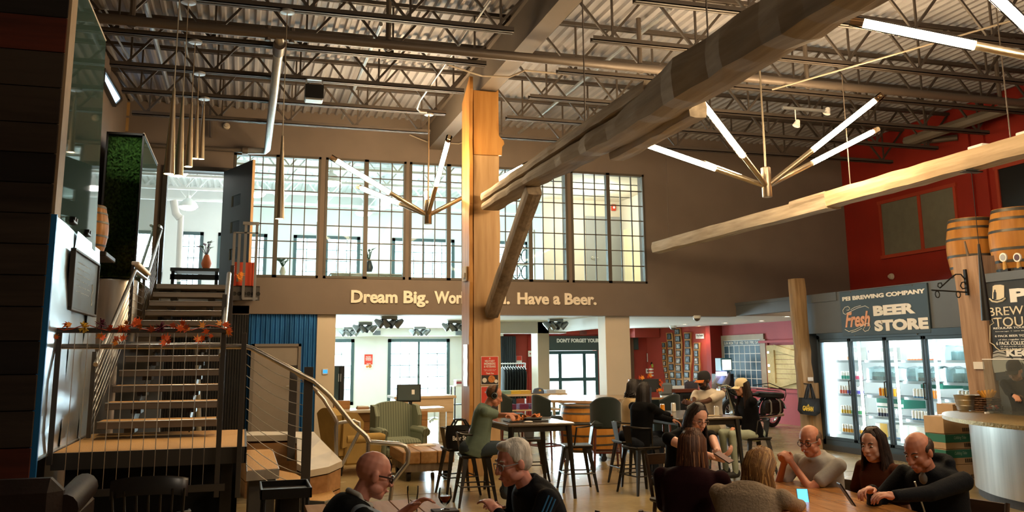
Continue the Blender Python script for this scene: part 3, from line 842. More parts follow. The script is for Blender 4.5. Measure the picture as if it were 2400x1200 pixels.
# loudspeaker, detectors and track spots up in the steel
c = W(736, 217, Y=12.2)
t = thing('ceiling_speaker', 'black loudspeaker with grey underside slung from a joist', 'speaker', c)
g = MB(); g.prism([(-0.10, -0.10), (0.12, -0.10), (0.09, 0.09), (-0.10, 0.09)], c+Vector((-0.125, 0, 0)), (0, 1, 0), (0, 0, 1), (0.25, 0, 0)); g.build('cabinet', m_black, t)
g = MB(); g.box(c+Vector((-0.12, -0.1, -0.13)), c+Vector((0.12, 0.1, -0.1)), 0.008); g.build('grille', m_galv, t)
g = MB(); g.box(c+Vector((-0.12, -0.02, 0.09)), c+Vector((-0.10, 0.02, 0.2))); g.box(c+Vector((0.10, -0.02, 0.09)), c+Vector((0.12, 0.02, 0.2))); g.box(c+Vector((-0.12, -0.02, 0.18)), c+Vector((0.12, 0.02, 0.2))); g.build('bracket', m_galv, t)
def detector(label, p, axis='y'):
    T = Matrix.Rotation(PI/2, 4, 'X') if axis == 'y' else Matrix.Rotation(-PI/2, 4, 'Y')
    g = MB(); g.lathe([(0.001, 0.09), (0.03, 0.09), (0.035, 0.06), (0.055, 0.05), (0.065, 0.02), (0.065, 0)], p, 14, T=T)
    meta(g.build('smoke_detector', m_cream, loc=p), label, 'detector')
detector('cream smoke detector on the taupe wall above the stair door', W(531, 296, Y=YW))
detector('round cream detector on the red wall above the fridge sign', W(2091, 648, X=12.88), 'x')
c = W(1880, 262, Z=5.4)
t = thing('track_light', 'short lighting track with two white spot heads in the dark right corner', 'track light', c)
g = MB(); g.box(c+Vector((-0.35, -0.02, 0.02)), c+Vector((0.5, 0.02, 0.06))); g.build('track', m_galv, t)
for px, py in ((1866, 295), (1937, 266)):
    q = W(px, py, Y=c.y)
    g = MB(); g.tube([q+Vector((0, 0, 0.09)), Vector((q.x, q.y, c.z+0.03))], 0.008, 6); g.lathe([(0.03, 0.10), (0.045, 0.05), (0.06, 0.0), (0.04, 0.012), (0.001, 0.012)][::-1], q, 12, T=Matrix.Rotation(R(25), 4, 'Y')); g.build('spot_head', m_white, t)
# ------------------------------------------------------------------ left side: sheet steel wall, glass, stair
SX = -1.58
t = thing('steel_sheet_wall', 'rippled shiny sheet steel wall beside the stair landing, chalkboard hung on it', 'wall panel', (SX, 9.5, 0.88))
ys = [8.24, 9.25, 10.15, 10.82]
for i in range(3):
    rows = []
    for a in range(15):
        z = 0.88+(2.88-0.88)*a/14
        rows.append([Vector((SX+0.014*math.sin(3.6*z+2.2*y+i)+0.010*math.sin(6*z-4*y+2*i), y, z)) for y in [ys[i]+(ys[i+1]-ys[i]-0.006)*k/8 for k in range(9)]])
    g = MB(); g.grid(rows)
    g.box((SX-0.03, ys[i], 0.88), (SX-0.012, ys[i+1]-0.006, 2.88)); g.build('steel_sheet', m_steelsh, t)
g = MB(); g.box((SX-0.04, 8.20, 0.3), (SX+0.02, 8.235, 2.88)); g.build('edge_strip', m_blueflash, t)
g = MB(); g.box((SX-0.02, 8.24, 0.86), (SX+0.02, 10.82, 0.885)); g.build('foot_strip', m_stain, t)
g = MB(); g.box((SX-0.5, 10.80, 0.88), (SX-0.02, 10.82, 2.88)); g.build('return_sheet', m_steelsh, t)
g = MB(); g.box((SX-0.045, 8.2, 2.88), (SX+0.0, 8.45, 6.2)); struct(g.build('trim_6', mat('tan end board', '#a08a6c', 0.7, var=0.1)))

t = thing('glass_screen', 'tall teal glass sheet standing on the sheet steel wall at the left', 'glass panel', (SX, 9.3, 2.9))
g = MB(); g.prism([(8.45, 2.9), (10.47, 2.83), (10.14, 5.11), (8.45, 5.12)], (SX-0.02, 0, 0), (0, 1, 0), (0, 0, 1), (0.012, 0, 0)); g.build('glass_sheet', m_teal, t)
g = MB(); g.tube([(SX-0.014, 8.45, 5.125), (SX-0.014, 10.14, 5.115)], 0.012, 6); g.build('edge_trim', m_cream, t)
for px, py in ((170, 517), (203, 546)):
    c = W(px, py, X=SX)
    g = MB(); g.box(c+Vector((-0.03, -0.1, -0.03)), c+Vector((0.03, 0.1, 0.0)), 0.006); g.box(c+Vector((-0.035, -0.07, -0.01)), c+Vector((0.035, -0.03, 0.03)), 0.006); g.box(c+Vector((-0.035, 0.03, -0.01)), c+Vector((0.035, 0.07, 0.03)), 0.006); g.build('clamp', m_black, t)

t = thing('chalkboard', 'black framed chalkboard with faint chalk writing on the sheet steel wall', 'chalkboard', (SX, 9.74, 2.14))
y0, y1, z0, z1 = 9.04, 10.48, 2.145, 2.67
g = MB(); g.box((SX+0.008, y0, z0), (SX+0.03, y1, z1)); g.build('board', mat('chalkboard slate', '#3b4448', 0.55, var=0.2, scale=3), t)
g = MB()
for a, b, c, d in ((y0-0.02, y1+0.02, z1, z1+0.025), (y0-0.02, y1+0.02, z0-0.025, z0), (y0-0.02, y0, z0, z1), (y1, y1+0.02, z0, z1)): g.box((SX+0.002, a, c), (SX+0.05, b, d), 0.004)
g.build('frame', m_dark, t)
m_chalk = mat('chalk', '#c9d2d4', 0.9)
g = MB(); rnd = random.Random(5)
for r_ in range(6):
    y = y0+0.25
    z = z1-0.08-0.055*r_
    while y < y1-0.45:
        L = rnd.uniform(0.02, 0.07)
        g.box((SX+0.0305, y, z-0.006), (SX+0.0312, y+L, z+0.002)); y += L+rnd.uniform(0.015, 0.05)
g.tube([(SX+0.032, 10.2+0.03*math.sin(k*0.9), z0+0.08+0.018*k) for k in range(13)], 0.005, 4)
g.build('chalk_writing', m_chalk, t)

# moss display in its glass case, curved steel below, barrel behind
GX0, GX1, GY0, GY1 = -2.0, -1.52, 13.5, 15.6
t = thing('moss_display', 'tall green moss wall in a glass case above the stair', 'green wall', ((GX0+GX1)/2, 14.5, 2.8))
rnd = random.Random(11)
mm = mat('moss', '#7d8f4a', 0.95, scale=26, bump=0.6, col2='#2c3b17', detail=6)
rows = [[Vector((GX0+0.02+(GX1-GX0-0.05)*j/22, GY0+0.05-rnd.uniform(0, 0.035), 2.84+2.0*i/80)) for j in range(23)] for i in range(81)]
g = MB(); g.grid(rows, 0, False); g.box((GX0+0.01, GY0+0.055, 2.82), (GX1-0.02, GY1, 4.86)); meta(g.build('moss', mm, t), None, None)
rows = [[Vector((GX1-0.03+rnd.uniform(0, 0.02), GY0+0.06+(GY1-GY0-0.08)*j/40, 2.84+2.0*i/50)) for j in range(41)] for i in range(51)]
g = MB(); g.grid(rows, 0, False); g.build('moss', mm, t)
g = MB(); g.box((GX0, GY0, 2.82), (GX1, GY0+0.01, 4.88)); g.build('front_glass', glass('case glass', '#c9d8cf', 0.2, 0.02), t)
g = MB(); g.box((GX1-0.005, GY0+0.02, 2.82), (GX1+0.005, GY1, 4.88)); g.build('side_glass', m_teal, t)
g = MB()
for x in (GX0, GX1): g.box((x-0.012, GY0-0.01, 2.8), (x+0.012, GY0+0.02, 4.89))
g.box((GX0-0.012, GY0-0.01, 4.87), (GX1+0.012, GY1, 4.90)); g.build('frame', m_black, t)
g = MB(); g.tube([(GX1+0.004, GY0, 4.905), (GX1+0.004, GY1, 4.905)], 0.012, 6); g.build('edge_trim', m_cream, t)
light('moss_lamp', 'SPOT', (-1.55, 12.7, 5.3), 60, (1, 0.95, 0.8), 0.03, target=(-1.72, 13.6, 3.9), spot_size=R(70), spot_blend=0.8)
t = thing('steel_drum_base', 'curved sheet steel base under the moss wall', 'panel', (-1.75, 13.2, 0))
g = MB(); g.lathe([(0.35, 0.0), (0.35, 2.77), (0.34, 2.79), (0.001, 2.79)], (-1.84, 13.85, 0), 28); g.build('drum', m_stain, t)

def barrel(label, c, h=0.89, rb=0.355, rh=0.29, group=None, staves=22, plain=None, name='oak_barrel', hoops=True):
    c = Vector(c); t = thing(name, label, 'barrel', c, 0, group)
    N = 12
    def rad(u): return rh+(rb-rh)*math.sin(PI*u)
    first = None
    g = MB()
    for k in range(staves):
        a0, a1 = 2*PI*k/staves, 2*PI*(k+1)/staves; e = 0.006
        rows = []
        for i in range(N+1):
            u = i/N; r = rad(u)
            row = []
            for j in range(4):
                a = a0+(a1-a0)*j/3
                rr = r-(0.004 if j in (0, 3) else 0)
                row.append(c+Vector((rr*math.cos(a), rr*math.sin(a), h*u)))
            rows.append(row)
        s = MB(); s.grid([q[::-1] for q in rows], 0, True)
        s.build('stave', plain or m_barrel, t)
    g.lathe([(0.001, 0.03), (rh-0.01, 0.03), (rh-0.01, 0.0), (rh, 0.0)][::1], c, 22); g.lathe([(rh, h), (rh-0.014, h), (rh-0.014, h-0.03), (0.001, h-0.03)], c, 22)
    g.build('head', plain or m_barrel, t)
    if hoops:
        for u, w_ in ((0.035, 0.05), (0.17, 0.04), (0.36, 0.04), (0.64, 0.04), (0.83, 0.04), (0.965, 0.05)):
            hh = MB(); z0, z1 = max(0.0, u-w_/2), min(1, u+w_/2)
            hh.lathe([(rad(z0)+0.0005, h*z0), (rad(z0)+0.005, h*z0), (rad(z1)+0.005, h*z1), (rad(z1)+0.0005, h*z1)], c, 26); hh.build('hoop', m_hoop, t)
    return t
b_back = barrel('oak barrel half hidden behind the sheet steel wall at the left', (-1.93, 11.9, 2.95), 0.6, 0.26, 0.21)
g = MB(); g.box((-2.2, 11.5, 2.89), (-1.62, 12.3, 2.95), 0.01); g.box((-2.2, 11.5, 0), (-2.1, 12.3, 2.89)); meta(g.build('wall_shelf', m_dark, loc=(-1.9, 11.9, 2.9)), 'dark shelf carrying the half hidden barrel at the left', 'shelf')

# clerestory opening and ply patch high on the far left wall
t = thing('clerestory_window', 'small bright tilted window high on the left wall under the deck', 'window', (-2.19, 15, 5.9)); t['kind'] = 'structure'
P = [W(243, 163, X=-2.17), W(284, 232, X=-2.17), W(268, 247, X=-2.17), W(241, 192, X=-2.17)]
g = MB(); g.add(P, [(0, 1, 2, 3)]); g.build('pane', emis('sky pane', '#b9dcf5', 2.2), t)
g = MB()
for i in range(4): g.bar(P[i], P[(i+1) % 4], 0.05, 0.05)
g.build('frame', m_dark, t)
g = MB(); a = W(262, 305, Y=YW-0.02); b = W(305, 240, Y=YW-0.02); g.box((a.x, YW-0.02, a.z), (b.x, YW, (a.z+b.z)/2-0.02)); g.box((a.x+0.05, YW-0.02, (a.z+b.z)/2+0.02), (b.x, YW, b.z))
meta(g.build('plywood_patch', mat('plywood', '#a98552', 0.7, var=0.1), loc=(a.x, YW, a.z)), 'two plywood sheets patching the top left corner of the wall', 'panel')

# landing, flight and steps
LZH = 0.87
t = thing('stair_flight', 'open riser steel stair with lit tread edges rising to the upper door', 'stair', (-0.8, 12.5, LZH))
tread = nose = None
for i in range(12):
    z = 1.05+0.1655*i; y = 10.0+0.482*i
    if tread is None:
        g = MB(); g.box((-1.385, y+0.004, z-0.075), (-0.235, y+0.40, z-0.004), 0.004); tread = g.build('tread', mat('tread pan', '#6d665f', 0.5, metal=0.4), t)
        g = MB(); g.box((-1.37, y+0.02, z-0.004), (-0.25, y+0.385, z), 0); tp = g.build('tread_top', m_conc, tread)
        g = MB(); g.box((-1.385, y, z-0.012), (-0.235, y+0.014, z+0.002), 0.003); nose = g.build('nosing', m_stain, tread)
    else:
        o = tread.copy(); C.objects.link(o); o.parent = t; o.location = (0, 0.482*i, 0.1655*i)
        for c in (tp, nose): q = c.copy(); C.objects.link(q); q.parent = o
for x in (-1.08, -0.52):
    g = MB(); g.bar((x, 10.35, 0.98), (x, 15.55, 2.72), 0.012, 0.18, side=(1, 0, 0))
    for i in range(12): g.box((x-0.05, 10.05+0.482*i, 0.93+0.1655*i), (x+0.05, 10.35+0.482*i, 0.975+0.1655*i))
    g.build('stringer', m_gun, t)
for x in (-1.1, -0.55):
    g = MB(); g.tube([(x, 14.6, 0), (x-0.03, 12.4, 1.85)], 0.035, 8); g.build('strut', m_galv, t)
t = thing('stair_landing', 'low landing with tan aggregate top and steel edge below the leaf garland', 'landing', (-0.77, 9.8, 0))
g = MB(); g.box((-1.545, 8.72, LZH-0.02), (0.05, 10.9, LZH)); g.build('aggregate_top', m_conc, t)
g = MB(); g.box((-1.545, 8.70, LZH-0.14), (0.06, 8.72, LZH+0.004)); g.box((0.05, 8.70, LZH-0.14), (0.07, 10.9, LZH+0.004)); g.box((-1.545, 8.72, LZH-0.14), (0.05, 10.9, LZH-0.02)); g.build('edge_channel', mat('grey steel', '#55524e', 0.4, metal=0.7), t)
g = MB(); g.box((-1.54, 9.35, 0), (0.0, 9.40, LZH-0.14)); g.build('skirt_panel', m_tile, t)  # near-black sheet added to stand for the shade under the landing
for x in (-1.4, -0.1):
    for y in (8.9, 10.7):
        g = MB(); g.box((x-0.05, y-0.05, 0), (x+0.05, y+0.05, LZH-0.14)); g.build('leg', m_gun, t)
steps = [(0.65, [(0.075, 8.78), (0.37, 8.86), (0.37, 10.8), (0.075, 10.8)], 'upper of the three tan steps leading down from the landing'),
         (0.43, [(0.38, 9.25), (0.60, 9.1), (0.69, 9.7), (0.60, 10.3), (0.38, 10.8)], 'middle of the three tan steps leading down from the landing')]
p3 = [W(x, y, Z=0.22) for x, y in ((700, 1172), (761, 1175), (790, 1166), (755, 1114), (722, 1118))]
steps.append((0.22, [(p.x, p.y) for p in p3], 'lowest of the three tan steps leading down from the landing'))
for z, poly, lab in steps:
    cx = sum(a for a, b in poly)/len(poly); cy = sum(b for a, b in poly)/len(poly)
    t = thing('step', lab, 'step', (cx, cy, 0))
    g = MB(); g.prism([(cx+(a-cx)*0.95, cy+(b-cy)*0.985) for a, b in poly], (0, 0, z-0.006), (1, 0, 0), (0, 1, 0), (0, 0, 0.007)); g.build('aggregate_top', m_conc, t)
    g = MB(); g.prism(poly, (0, 0, z-0.09), (1, 0, 0), (0, 1, 0), (0, 0, 0.088)); g.build('edge_channel', m_stain, t)
    g = MB(); g.prism([(cx+(a-cx)*0.8, cy+(b-cy)*0.8) for a, b in poly], (0, 0, 0), (1, 0, 0), (0, 1, 0), (0, 0, z-0.09)); g.build('base', m_dark, t)
t = thing('capped_low_wall', 'low wall with a sloping pale curved cap and timber front beside the steps', 'low wall', (0.8, 11, 0))
top = [(562, 1013, .74), (600, 1011, .74), (736, 1012, .74), (752, 1030, .70), (778, 1056, .60), (802, 1080, .50), (770, 1094, .49), (727, 1102, .48), (696, 1086, .52), (696, 1026, .70), (678, 1019, .73), (575, 1021, .74)]
tp = [W(a, b, Z=c) for a, b, c in top]
g = MB(); n = len(tp); low = [p-Vector((0, 0, 0.07)) for p in tp]
g.add(tp, [(0, 1, 2, 10, 11), (2, 3, 9, 10), (3, 4, 8, 9), (4, 5, 6, 8), (6, 7, 8)][::1]); g.add(tp+low, [(i, n+i, n+(i+1) % n, (i+1) % n) for i in range(n)]); g.build('cap', mat('pale cap', '#c9bda6', 0.5, var=0.06), t)
g = MB()
for zb_ in (0.0, 0.2):
    for i in range(n):
        a, b = tp[i], tp[(i+1) % n]; c = Vector((0.75, 11, 0)); a = a.lerp(c, 0.03); b = b.lerp(c, 0.03)
        h0 = min(zb_+0.19, a.z-0.08); h1 = min(zb_+0.19, b.z-0.08)
        if zb_ == 0.2: h0, h1 = a.z-0.07, b.z-0.07
        g.add([(a.x, a.y, zb_), (b.x, b.y, zb_), (b.x, b.y, h1), (a.x, a.y, h0)], [(0, 1, 2, 3)])
g.build('timber_front', m_plankx, t)

# guard rails with cables
m_rail = mat('grey rail steel', '#5f5b57', 0.35, metal=0.75)
GY = 8.65
t = thing('guard_rail', 'steel cable guard rail along the front of the landing and down the steps', 'railing', (-0.5, GY, 0.3))
def post(px0, py0, px1, py1, y, w, d, m=m_rail):
    a = W(px0, py0, Y=y); b = W(px1, py1, Y=y)
    g = MB(); g.box((a.x-w/2, y-d/2, b.z), (a.x+w/2, y+d/2, a.z), 0.003); return g.build('post', m, t)
post(140, 778, 124, 1090, GY, 0.045, 0.012); post(525, 778, 521, 1165, GY, 0.045, 0.012); post(573, 780, 570, 1165, GY, 0.045, 0.05)
g = MB(); a = W(132, 775, Y=GY); b = W(540, 776, Y=GY); g.box((a.x, GY-0.03, a.z-0.02), (b.x, GY+0.03, a.z+0.025), 0.004); g.build('top_rail', m_rail, t)
zr = W(145, 812, Y=GY).z
pts = [W(145, 812, Y=GY+0.06), W(575, 812, Y=GY+0.06), W(590, 816, Y=GY+0.06), W(735, 893, Y=GY+0.1), W(773, 928, Y=GY+0.15), W(826, 994, Y=GY+0.2), W(858, 1022, Y=GY+0.2), W(866, 1036, Y=GY+0.2)]
g = MB(); g.tube(pts, 0.024, 10); g.build('handrail', m_stain, t)
pts = [W(866, 1036, Y=9.2), W(935, 1041, Y=9.2), W(950, 1046, Y=9.2), W(957, 1060, Y=9.2), W(955, 1085, Y=9.2), W(920, 1130, Y=9.2)]
g = MB(); g.tube(pts, 0.024, 10); g.build('handrail', m_stain, t)
g = MB(); a = W(863, 1036, Y=9.2); g.tube([a, (a.x, a.y, 0.0)], 0.02, 8); a = W(920, 1130, Y=9.2); g.tube([a, (a.x-0.05, a.y, 0)], 0.02, 8); g.build('post', m_stain, t)
post(724, 860, 717, 1195, GY+0.15, 0.085, 0.05); post(689, 856, 681, 1080, 11.0, 0.09, 0.03)
g = MB(); a = W(176, 1158, Y=GY); b = W(526, 1155, Y=GY); g.box((a.x, GY-0.015, a.z-0.03), (b.x, GY+0.015, a.z+0.03)); g.build('bottom_rail', m_rail, t)
xs0 = W(176, 790, Y=GY).x; xs1 = W(492, 790, Y=GY).x
g = MB(); zt = W(140, 778, Y=GY).z; zbm = W(176, 1156, Y=GY).z
for k in range(12):
    x = xs0+(xs1-xs0)*k/11; g.tube([(x, GY, zt), (x, GY, zbm)], 0.0035, 4, False)
g.build('cables', m_stain, t)['kind'] = 'stuff'
g = MB(); pA = [W(580, 790+0, Y=GY)]
for k in range(11):
    a = W(577, 828+26*k, Y=GY); b = W(717, 897+27*k, Y=GY+0.15)
    g.tube([a.lerp(b, u)+Vector((0, 0, -0.05*math.sin(PI*u))) for u in (0, .25, .5, .75, 1)], 0.0035, 4, False)
g.build('cables', m_stain, t)['kind'] = 'stuff'
# second handrail, far side of the steps
t = thing('handrail', 'steel tube handrail with a return loop on the far side of the steps', 'railing', W(790, 1135, Y=11.0))
g = MB(); g.tube([W(740, 915, Y=11.0), W(758, 935, Y=11.0), W(785, 978, Y=11.0), W(790, 990, Y=11.0), W(788, 1000, Y=11), W(788, 1140, Y=11.0)], 0.024, 10); g.build('rail', m_stain, t)
g = MB(); g.tube([W(790, 992, Y=11.0), W(830, 986, Y=11.0), W(842, 990, Y=11), W(842, 1012, Y=11.0), W(802, 1090, Y=11.0), W(794, 1096, Y=11.0)], 0.02, 10); g.build('loop', m_stain, t)
g = MB(); a = W(740, 915, Y=11.0); g.tube([a, a+Vector((0, -0.2, 0)), (a.x-0.35, 10.8, a.z+0.30)], 0.02, 8); g.build('rail', m_stain, t)

# stair side rails
t = thing('stair_rail', 'polished handrail with sloping cables on the left of the stair', 'railing', (-1.45, 12, 1.0))
pts = [(-1.45, 10.1, 1.62), (-1.45, 12.87, 2.83), (-1.45, 12.95, 2.86), (-1.45, 14.35, 2.87), (-1.45, 14.45, 2.89), (-1.45, 16.25, 3.86), (-1.45, 16.3, 3.90), (-1.45, 16.2, 3.92), (-1.45, 15.9, 3.90)]
g = MB(); g.tube(pts, 0.024, 10); g.build('handrail', m_stain, t)
for y, z0, z1 in ((10.2, 0.88, 1.75), (12.95, 2.0, 2.95), (14.4, 2.5, 3.0), (16.2, 2.87, 3.9)):
    g = MB(); g.box((-1.50, y-0.025, z0), (-1.46, y+0.025, z1)); g.build('post', m_rail, t)
g = MB()
for k in range(8):
    dz = -0.10-0.095*k; g.tube([(-1.48, 10.2, 1.66+dz), (-1.48, 12.95, 2.86+dz)], 0.0035, 4, False); g.tube([(-1.48, 14.4, 2.87+dz), (-1.48, 16.2, 3.84+dz)], 0.0035, 4, False); g.tube([(-1.48, 12.95, 2.86+dz), (-1.48, 14.4, 2.87+dz)], 0.0035, 4, False)
g.build('cables', m_stain, t)['kind'] = 'stuff'
g = MB(); g.box((-1.5, 12.9, 2.93), (-1.40, 14.5, 2.98), 0.01); g.build('cap_rail', m_sign, t)
t = thing('stair_rail', 'polished handrail and flat post on the right of the stair', 'railing', (-0.2, 11, 1.0))
g = MB(); g.tube([(-0.20, 9.0, 1.70), (-0.20, 9.36, 1.82), (-0.20, 11.0, 2.66), (-0.2, 11.05, 2.64)], 0.026, 10); g.build('handrail', m_stain, t)
for px, py0, py1, y in ((545, 622, 790, 12.6), (527, 690, 1000, 10.1)):
    a = W(px, py0, Y=y); b = W(px, py1, Y=y); g = MB(); g.box((a.x-0.025, y-0.02, b.z), (a.x+0.025, y+0.02, a.z)); g.build('post', m_rail, t)
# gallery landing, gate frame, red crate
t = thing('gallery_landing', 'small steel landing with perforated edge at the head of the stair', 'landing', (-0.5, 16, 2.6))
g = MB(); g.box((-1.38, 15.74, 2.78), (-0.22, YW-0.0, 2.86)); g.box((-0.22, 15.35, 2.78), (0.22, YW, 2.86)); g.build('deck', m_gun, t)
g = MB(); g.box((-0.22, 15.32, 2.62), (0.22, 15.35, 2.84)); g.build('edge_channel', m_rail, t)
g = MB(); T = Matrix.Rotation(PI/2, 4, 'X')
for k in range(6): g.lathe([(0.001, 0.003), (0.035, 0.003), (0.035, 0)], (-0.18+0.075*k, 15.319, 2.73), 12, T=T)
g.build('holes', m_tile, t)
t = thing('gate_frame', 'pale tubular gate frame standing at the head of the stair', 'gate', W(578, 700, Y=15.3))
for px, py0, py1 in ((550, 545, 640), (562, 548, 660), (577, 525, 700), (603, 525, 705)):
    a = W(px, py0, Y=15.3); b = W(px, py1, Y=15.3); g = MB(); g.box((a.x-0.022, 15.28, b.z), (a.x+0.022, 15.32, a.z)); g.build('post', m_stain, t)
a = W(574, 523, Y=15.3); b = W(608, 523, Y=15.3); g = MB(); g.box((a.x-0.03, 15.26, a.z-0.03), (b.x, 15.34, a.z+0.02)); a = W(575, 700, Y=15.3); g.box((a.x-0.05, 15.27, a.z-0.02), (b.x+0.02, 15.33, a.z+0.02)); a = W(548, 545, Y=15.3); g.box((a.x, 15.28, a.z-0.01), (b.x, 15.31, a.z+0.01)); g.build('rail', m_stain, t)
a = W(530, 614, Y=15.45); b = W(600, 670, Y=15.45); a.x = max(a.x, -0.225); g = MB(); g.box((a.x, 15.43, 2.865), (b.x, 15.47, a.z), 0.01); g.box((a.x-0.0, 15.42, 2.865), (a.x+0.06, 15.48, a.z+0.0)); g.box((b.x-0.06, 15.42, 2.865), (b.x, 15.48, a.z)); meta(g.build('barrier_panel', mat('orange red panel', '#c9482a', 0.6), loc=((a.x+b.x)/2, 15.75, 2.865)), 'orange red panel standing behind the gate at the stair head', 'panel')

# open door at the head of the stair, three square lights
a = W(515, 395, Y=YW); hinge = Vector((-0.48, YW-0.02, 2.87)); near = W(593, 374, Z=5.06); dv = Vector((near.x-hinge.x, near.y-hinge.y, 0)); Wd = dv.length; dv.normalize()
t = thing('upper_door', 'dark open door with three square lights at the head of the stair', 'door', hinge)
nn = Vector((0, 0, 1)).cross(dv)*0.045
H = 5.06-2.87
holes = [(0.52, 0.72), (1.0, 1.2), (1.47, 1.67)]
g = MB()
def dpan(u0, u1, z0, z1): g.prism([(u0, z0), (u1, z0), (u1, z1), (u0, z1)], hinge, dv, (0, 0, 1), nn)
hu0, hu1 = Wd*0.33, Wd*0.64
dpan(0, hu0, 0, H); dpan(hu1, Wd-0.02, 0, H)
zz = 0
for z0, z1 in holes: dpan(hu0, hu1, zz, z0); zz = z1
dpan(hu0, hu1, zz, H); g.build('leaf', mat('blue black door', '#2c3436', 0.5), t)
g = MB(); dpan(Wd-0.02, Wd, 0, H); g.build('wooden_edge', mat('door edge wood', '#c9a577', 0.6), t)
for z0, z1 in holes:
    g = MB(); o = hinge+nn*0.4; g.prism([(hu0, z0), (hu1, z0), (hu1, z1), (hu0, z1)], o, dv, (0, 0, 1), nn*0.15); g.build('pane', m_clear, t)
g = MB(); g.box((-1.52, YW-0.06, 2.87), (-1.44, YW+0.1, 5.12)); g.box((-1.52, YW-0.06, 5.05), (-0.34, YW+0.1, 5.13)); g.box((-0.42, YW-0.02, 2.87), (-0.34, YW+0.1, 5.12)); struct(g.build('trim_7', m_dark))
# grey door below the gallery
t = thing('door_1', None, None, (0.52, YW+0.05, 0)); t['kind'] = 'structure'
a = W(592, 806, Y=YW); b = W(706, 812, Y=YW)
g = MB(); g.box((a.x+0.04, YW-0.02, 0.0), (b.x-0.05, YW+0.03, a.z-0.05)); g.build('leaf', mat('grey brown door', '#8a8177', 0.55, var=0.05), t)
g = MB(); g.box((a.x-0.02, YW-0.05, 0), (a.x+0.04, YW+0.05, a.z)); g.box((b.x-0.05, YW-0.05, 0), (b.x, YW+0.05, a.z)); g.box((a.x-0.02, YW-0.05, a.z-0.05), (b.x, YW+0.05, a.z)); g.build('frame', mat('grey door frame', '#736b63', 0.5), t)
g = MB(); q = W(687, 905, Y=YW-0.06); g.box((q.x-0.02, YW-0.05, q.z-0.1), (q.x+0.02, YW-0.02, q.z+0.06), 0.006); g.tube([(q.x, YW-0.03, q.z), (q.x, YW-0.09, q.z), (q.x-0.12, YW-0.09, q.z)], 0.012, 6); g.build('door_handle', m_chrome, t)
g = MB(); g.box((-1.55, 12.6, 0), (-1.0, 12.75, 1.9)); struct(g.build('trim_8', mat('blue grey plaster', '#77808c', 0.8, var=0.05)))

# leaf garland on the guard
LEAF = []
for k in range(5):
    a = PI/2+(k-2)*0.62; L = (0.62, 0.85, 1.0, 0.85, 0.62)[k]
    LEAF.append((math.cos(a-0.16)*L*0.55, math.sin(a-0.16)*L*0.55)); LEAF.append((math.cos(a)*L, math.sin(a)*L)); LEAF.append((math.cos(a+0.16)*L*0.55, math.sin(a+0.16)*L*0.55))
LEAF = sorted(LEAF, key=lambda p: math.atan2(p[1], p[0])); LEAF = [(0.04, -0.25)]+[(0.22, 0.02)]+LEAF+[(-0.22, 0.02), (-0.04, -0.25)]
m_lf = [mat('orange leaf', '#e0591a', 0.6, var=0.2, scale=30), mat('amber leaf', '#e08a2c', 0.6, var=0.2, scale=30), mat('rust leaf', '#a8431c', 0.6, var=0.2, scale=30)]
m_mum = [mat('plum petal', '#5a1330', 0.7), mat('yellow petal', '#d9b23a', 0.7)]
def leaf_mesh(m):
    g = MB(); vs = [Vector((x, 0.10*abs(x)-0.05*y*y, y)) for x, y in LEAF]
    g.add(vs+[v+Vector((0, 0.03, 0)) for v in vs], [tuple(range(len(vs)))[::-1], tuple(range(len(vs), 2*len(vs)))]); return g
protoleaf = {}
def leaf(parent, p, size, m, rnd):
    rot = (rnd.uniform(-0.6, 0.6), rnd.uniform(-2.4, 2.4), rnd.uniform(-0.5, 0.5))
    if m.name not in protoleaf:
        o = leaf_mesh(m).build('leaf', m, parent, world=False); protoleaf[m.name] = o
    else: o = protoleaf[m.name].copy(); C.objects.link(o); o.parent = parent
    o.location = XF[parent.name] @ Vector(p); o.rotation_euler = rot; o.scale = (size, size, size); return o
def mum(parent, p, r, m, rnd):
    g = MB()
    for k in range(26):
        u = rnd.uniform(-0.3, 1); a = rnd.uniform(0, 2*PI); d = Vector((math.cos(a)*math.sqrt(1-u*u), -abs(u), math.sin(a)*math.sqrt(1-u*u)))
        g.bar(Vector(p)+d*r*0.2, Vector(p)+d*r*rnd.uniform(0.8, 1.1), r*0.22, r*0.08)
    g.build('bloom', m, parent)
t = thing('leaf_garland', 'garland of orange maple leaves and plum blooms along the guard rail', 'garland', W(335, 770, Y=GY))
rnd = random.Random(21)
g = MB(); g.tube([W(130+i*20, 768+6*math.sin(i*1.3), Y=GY-0.04) for i in range(21)], 0.004, 4); g.build('stem', m_lf[2], t)
for px, py, n_ in ((135, 790, 2), (165, 765, 2), (245, 790, 2), (262, 768, 2), (285, 770, 3), (272, 800, 2), (295, 762, 2), (322, 764, 4), (315, 755, 2), (358, 768, 1), (383, 795, 4), (398, 805, 2), (400, 765, 1), (425, 766, 4), (440, 770, 3), (470, 792, 3), (475, 765, 1), (495, 782, 2), (524, 762, 3), (536, 775, 3), (278, 792, 2)):
    for k in range(n_): leaf(t, W(px+rnd.uniform(-9, 9), py+rnd.uniform(-7, 7), Y=GY-0.06-0.03*rnd.random()), rnd.uniform(0.045, 0.075), rnd.choice(m_lf+[m_lf[0]]), rnd)
for px, py, r_, m in ((196, 767, 0.05, m_mum[1]), (237, 760, 0.055, m_mum[0]), (376, 768, 0.06, m_mum[0]), (118, 822, 0.05, m_mum[0])): mum(t, W(px, py, Y=GY-0.05), r_, m, rnd)
t = thing('leaf_sprig', 'yellow leaf sprig tied to the post at the stair head', 'leaves', W(560, 650, Y=15.2))
for k in range(6): leaf(t, W(557+rnd.uniform(-6, 8), 640+rnd.uniform(-14, 14), Y=15.2), 0.09, m_lf[1], rnd)

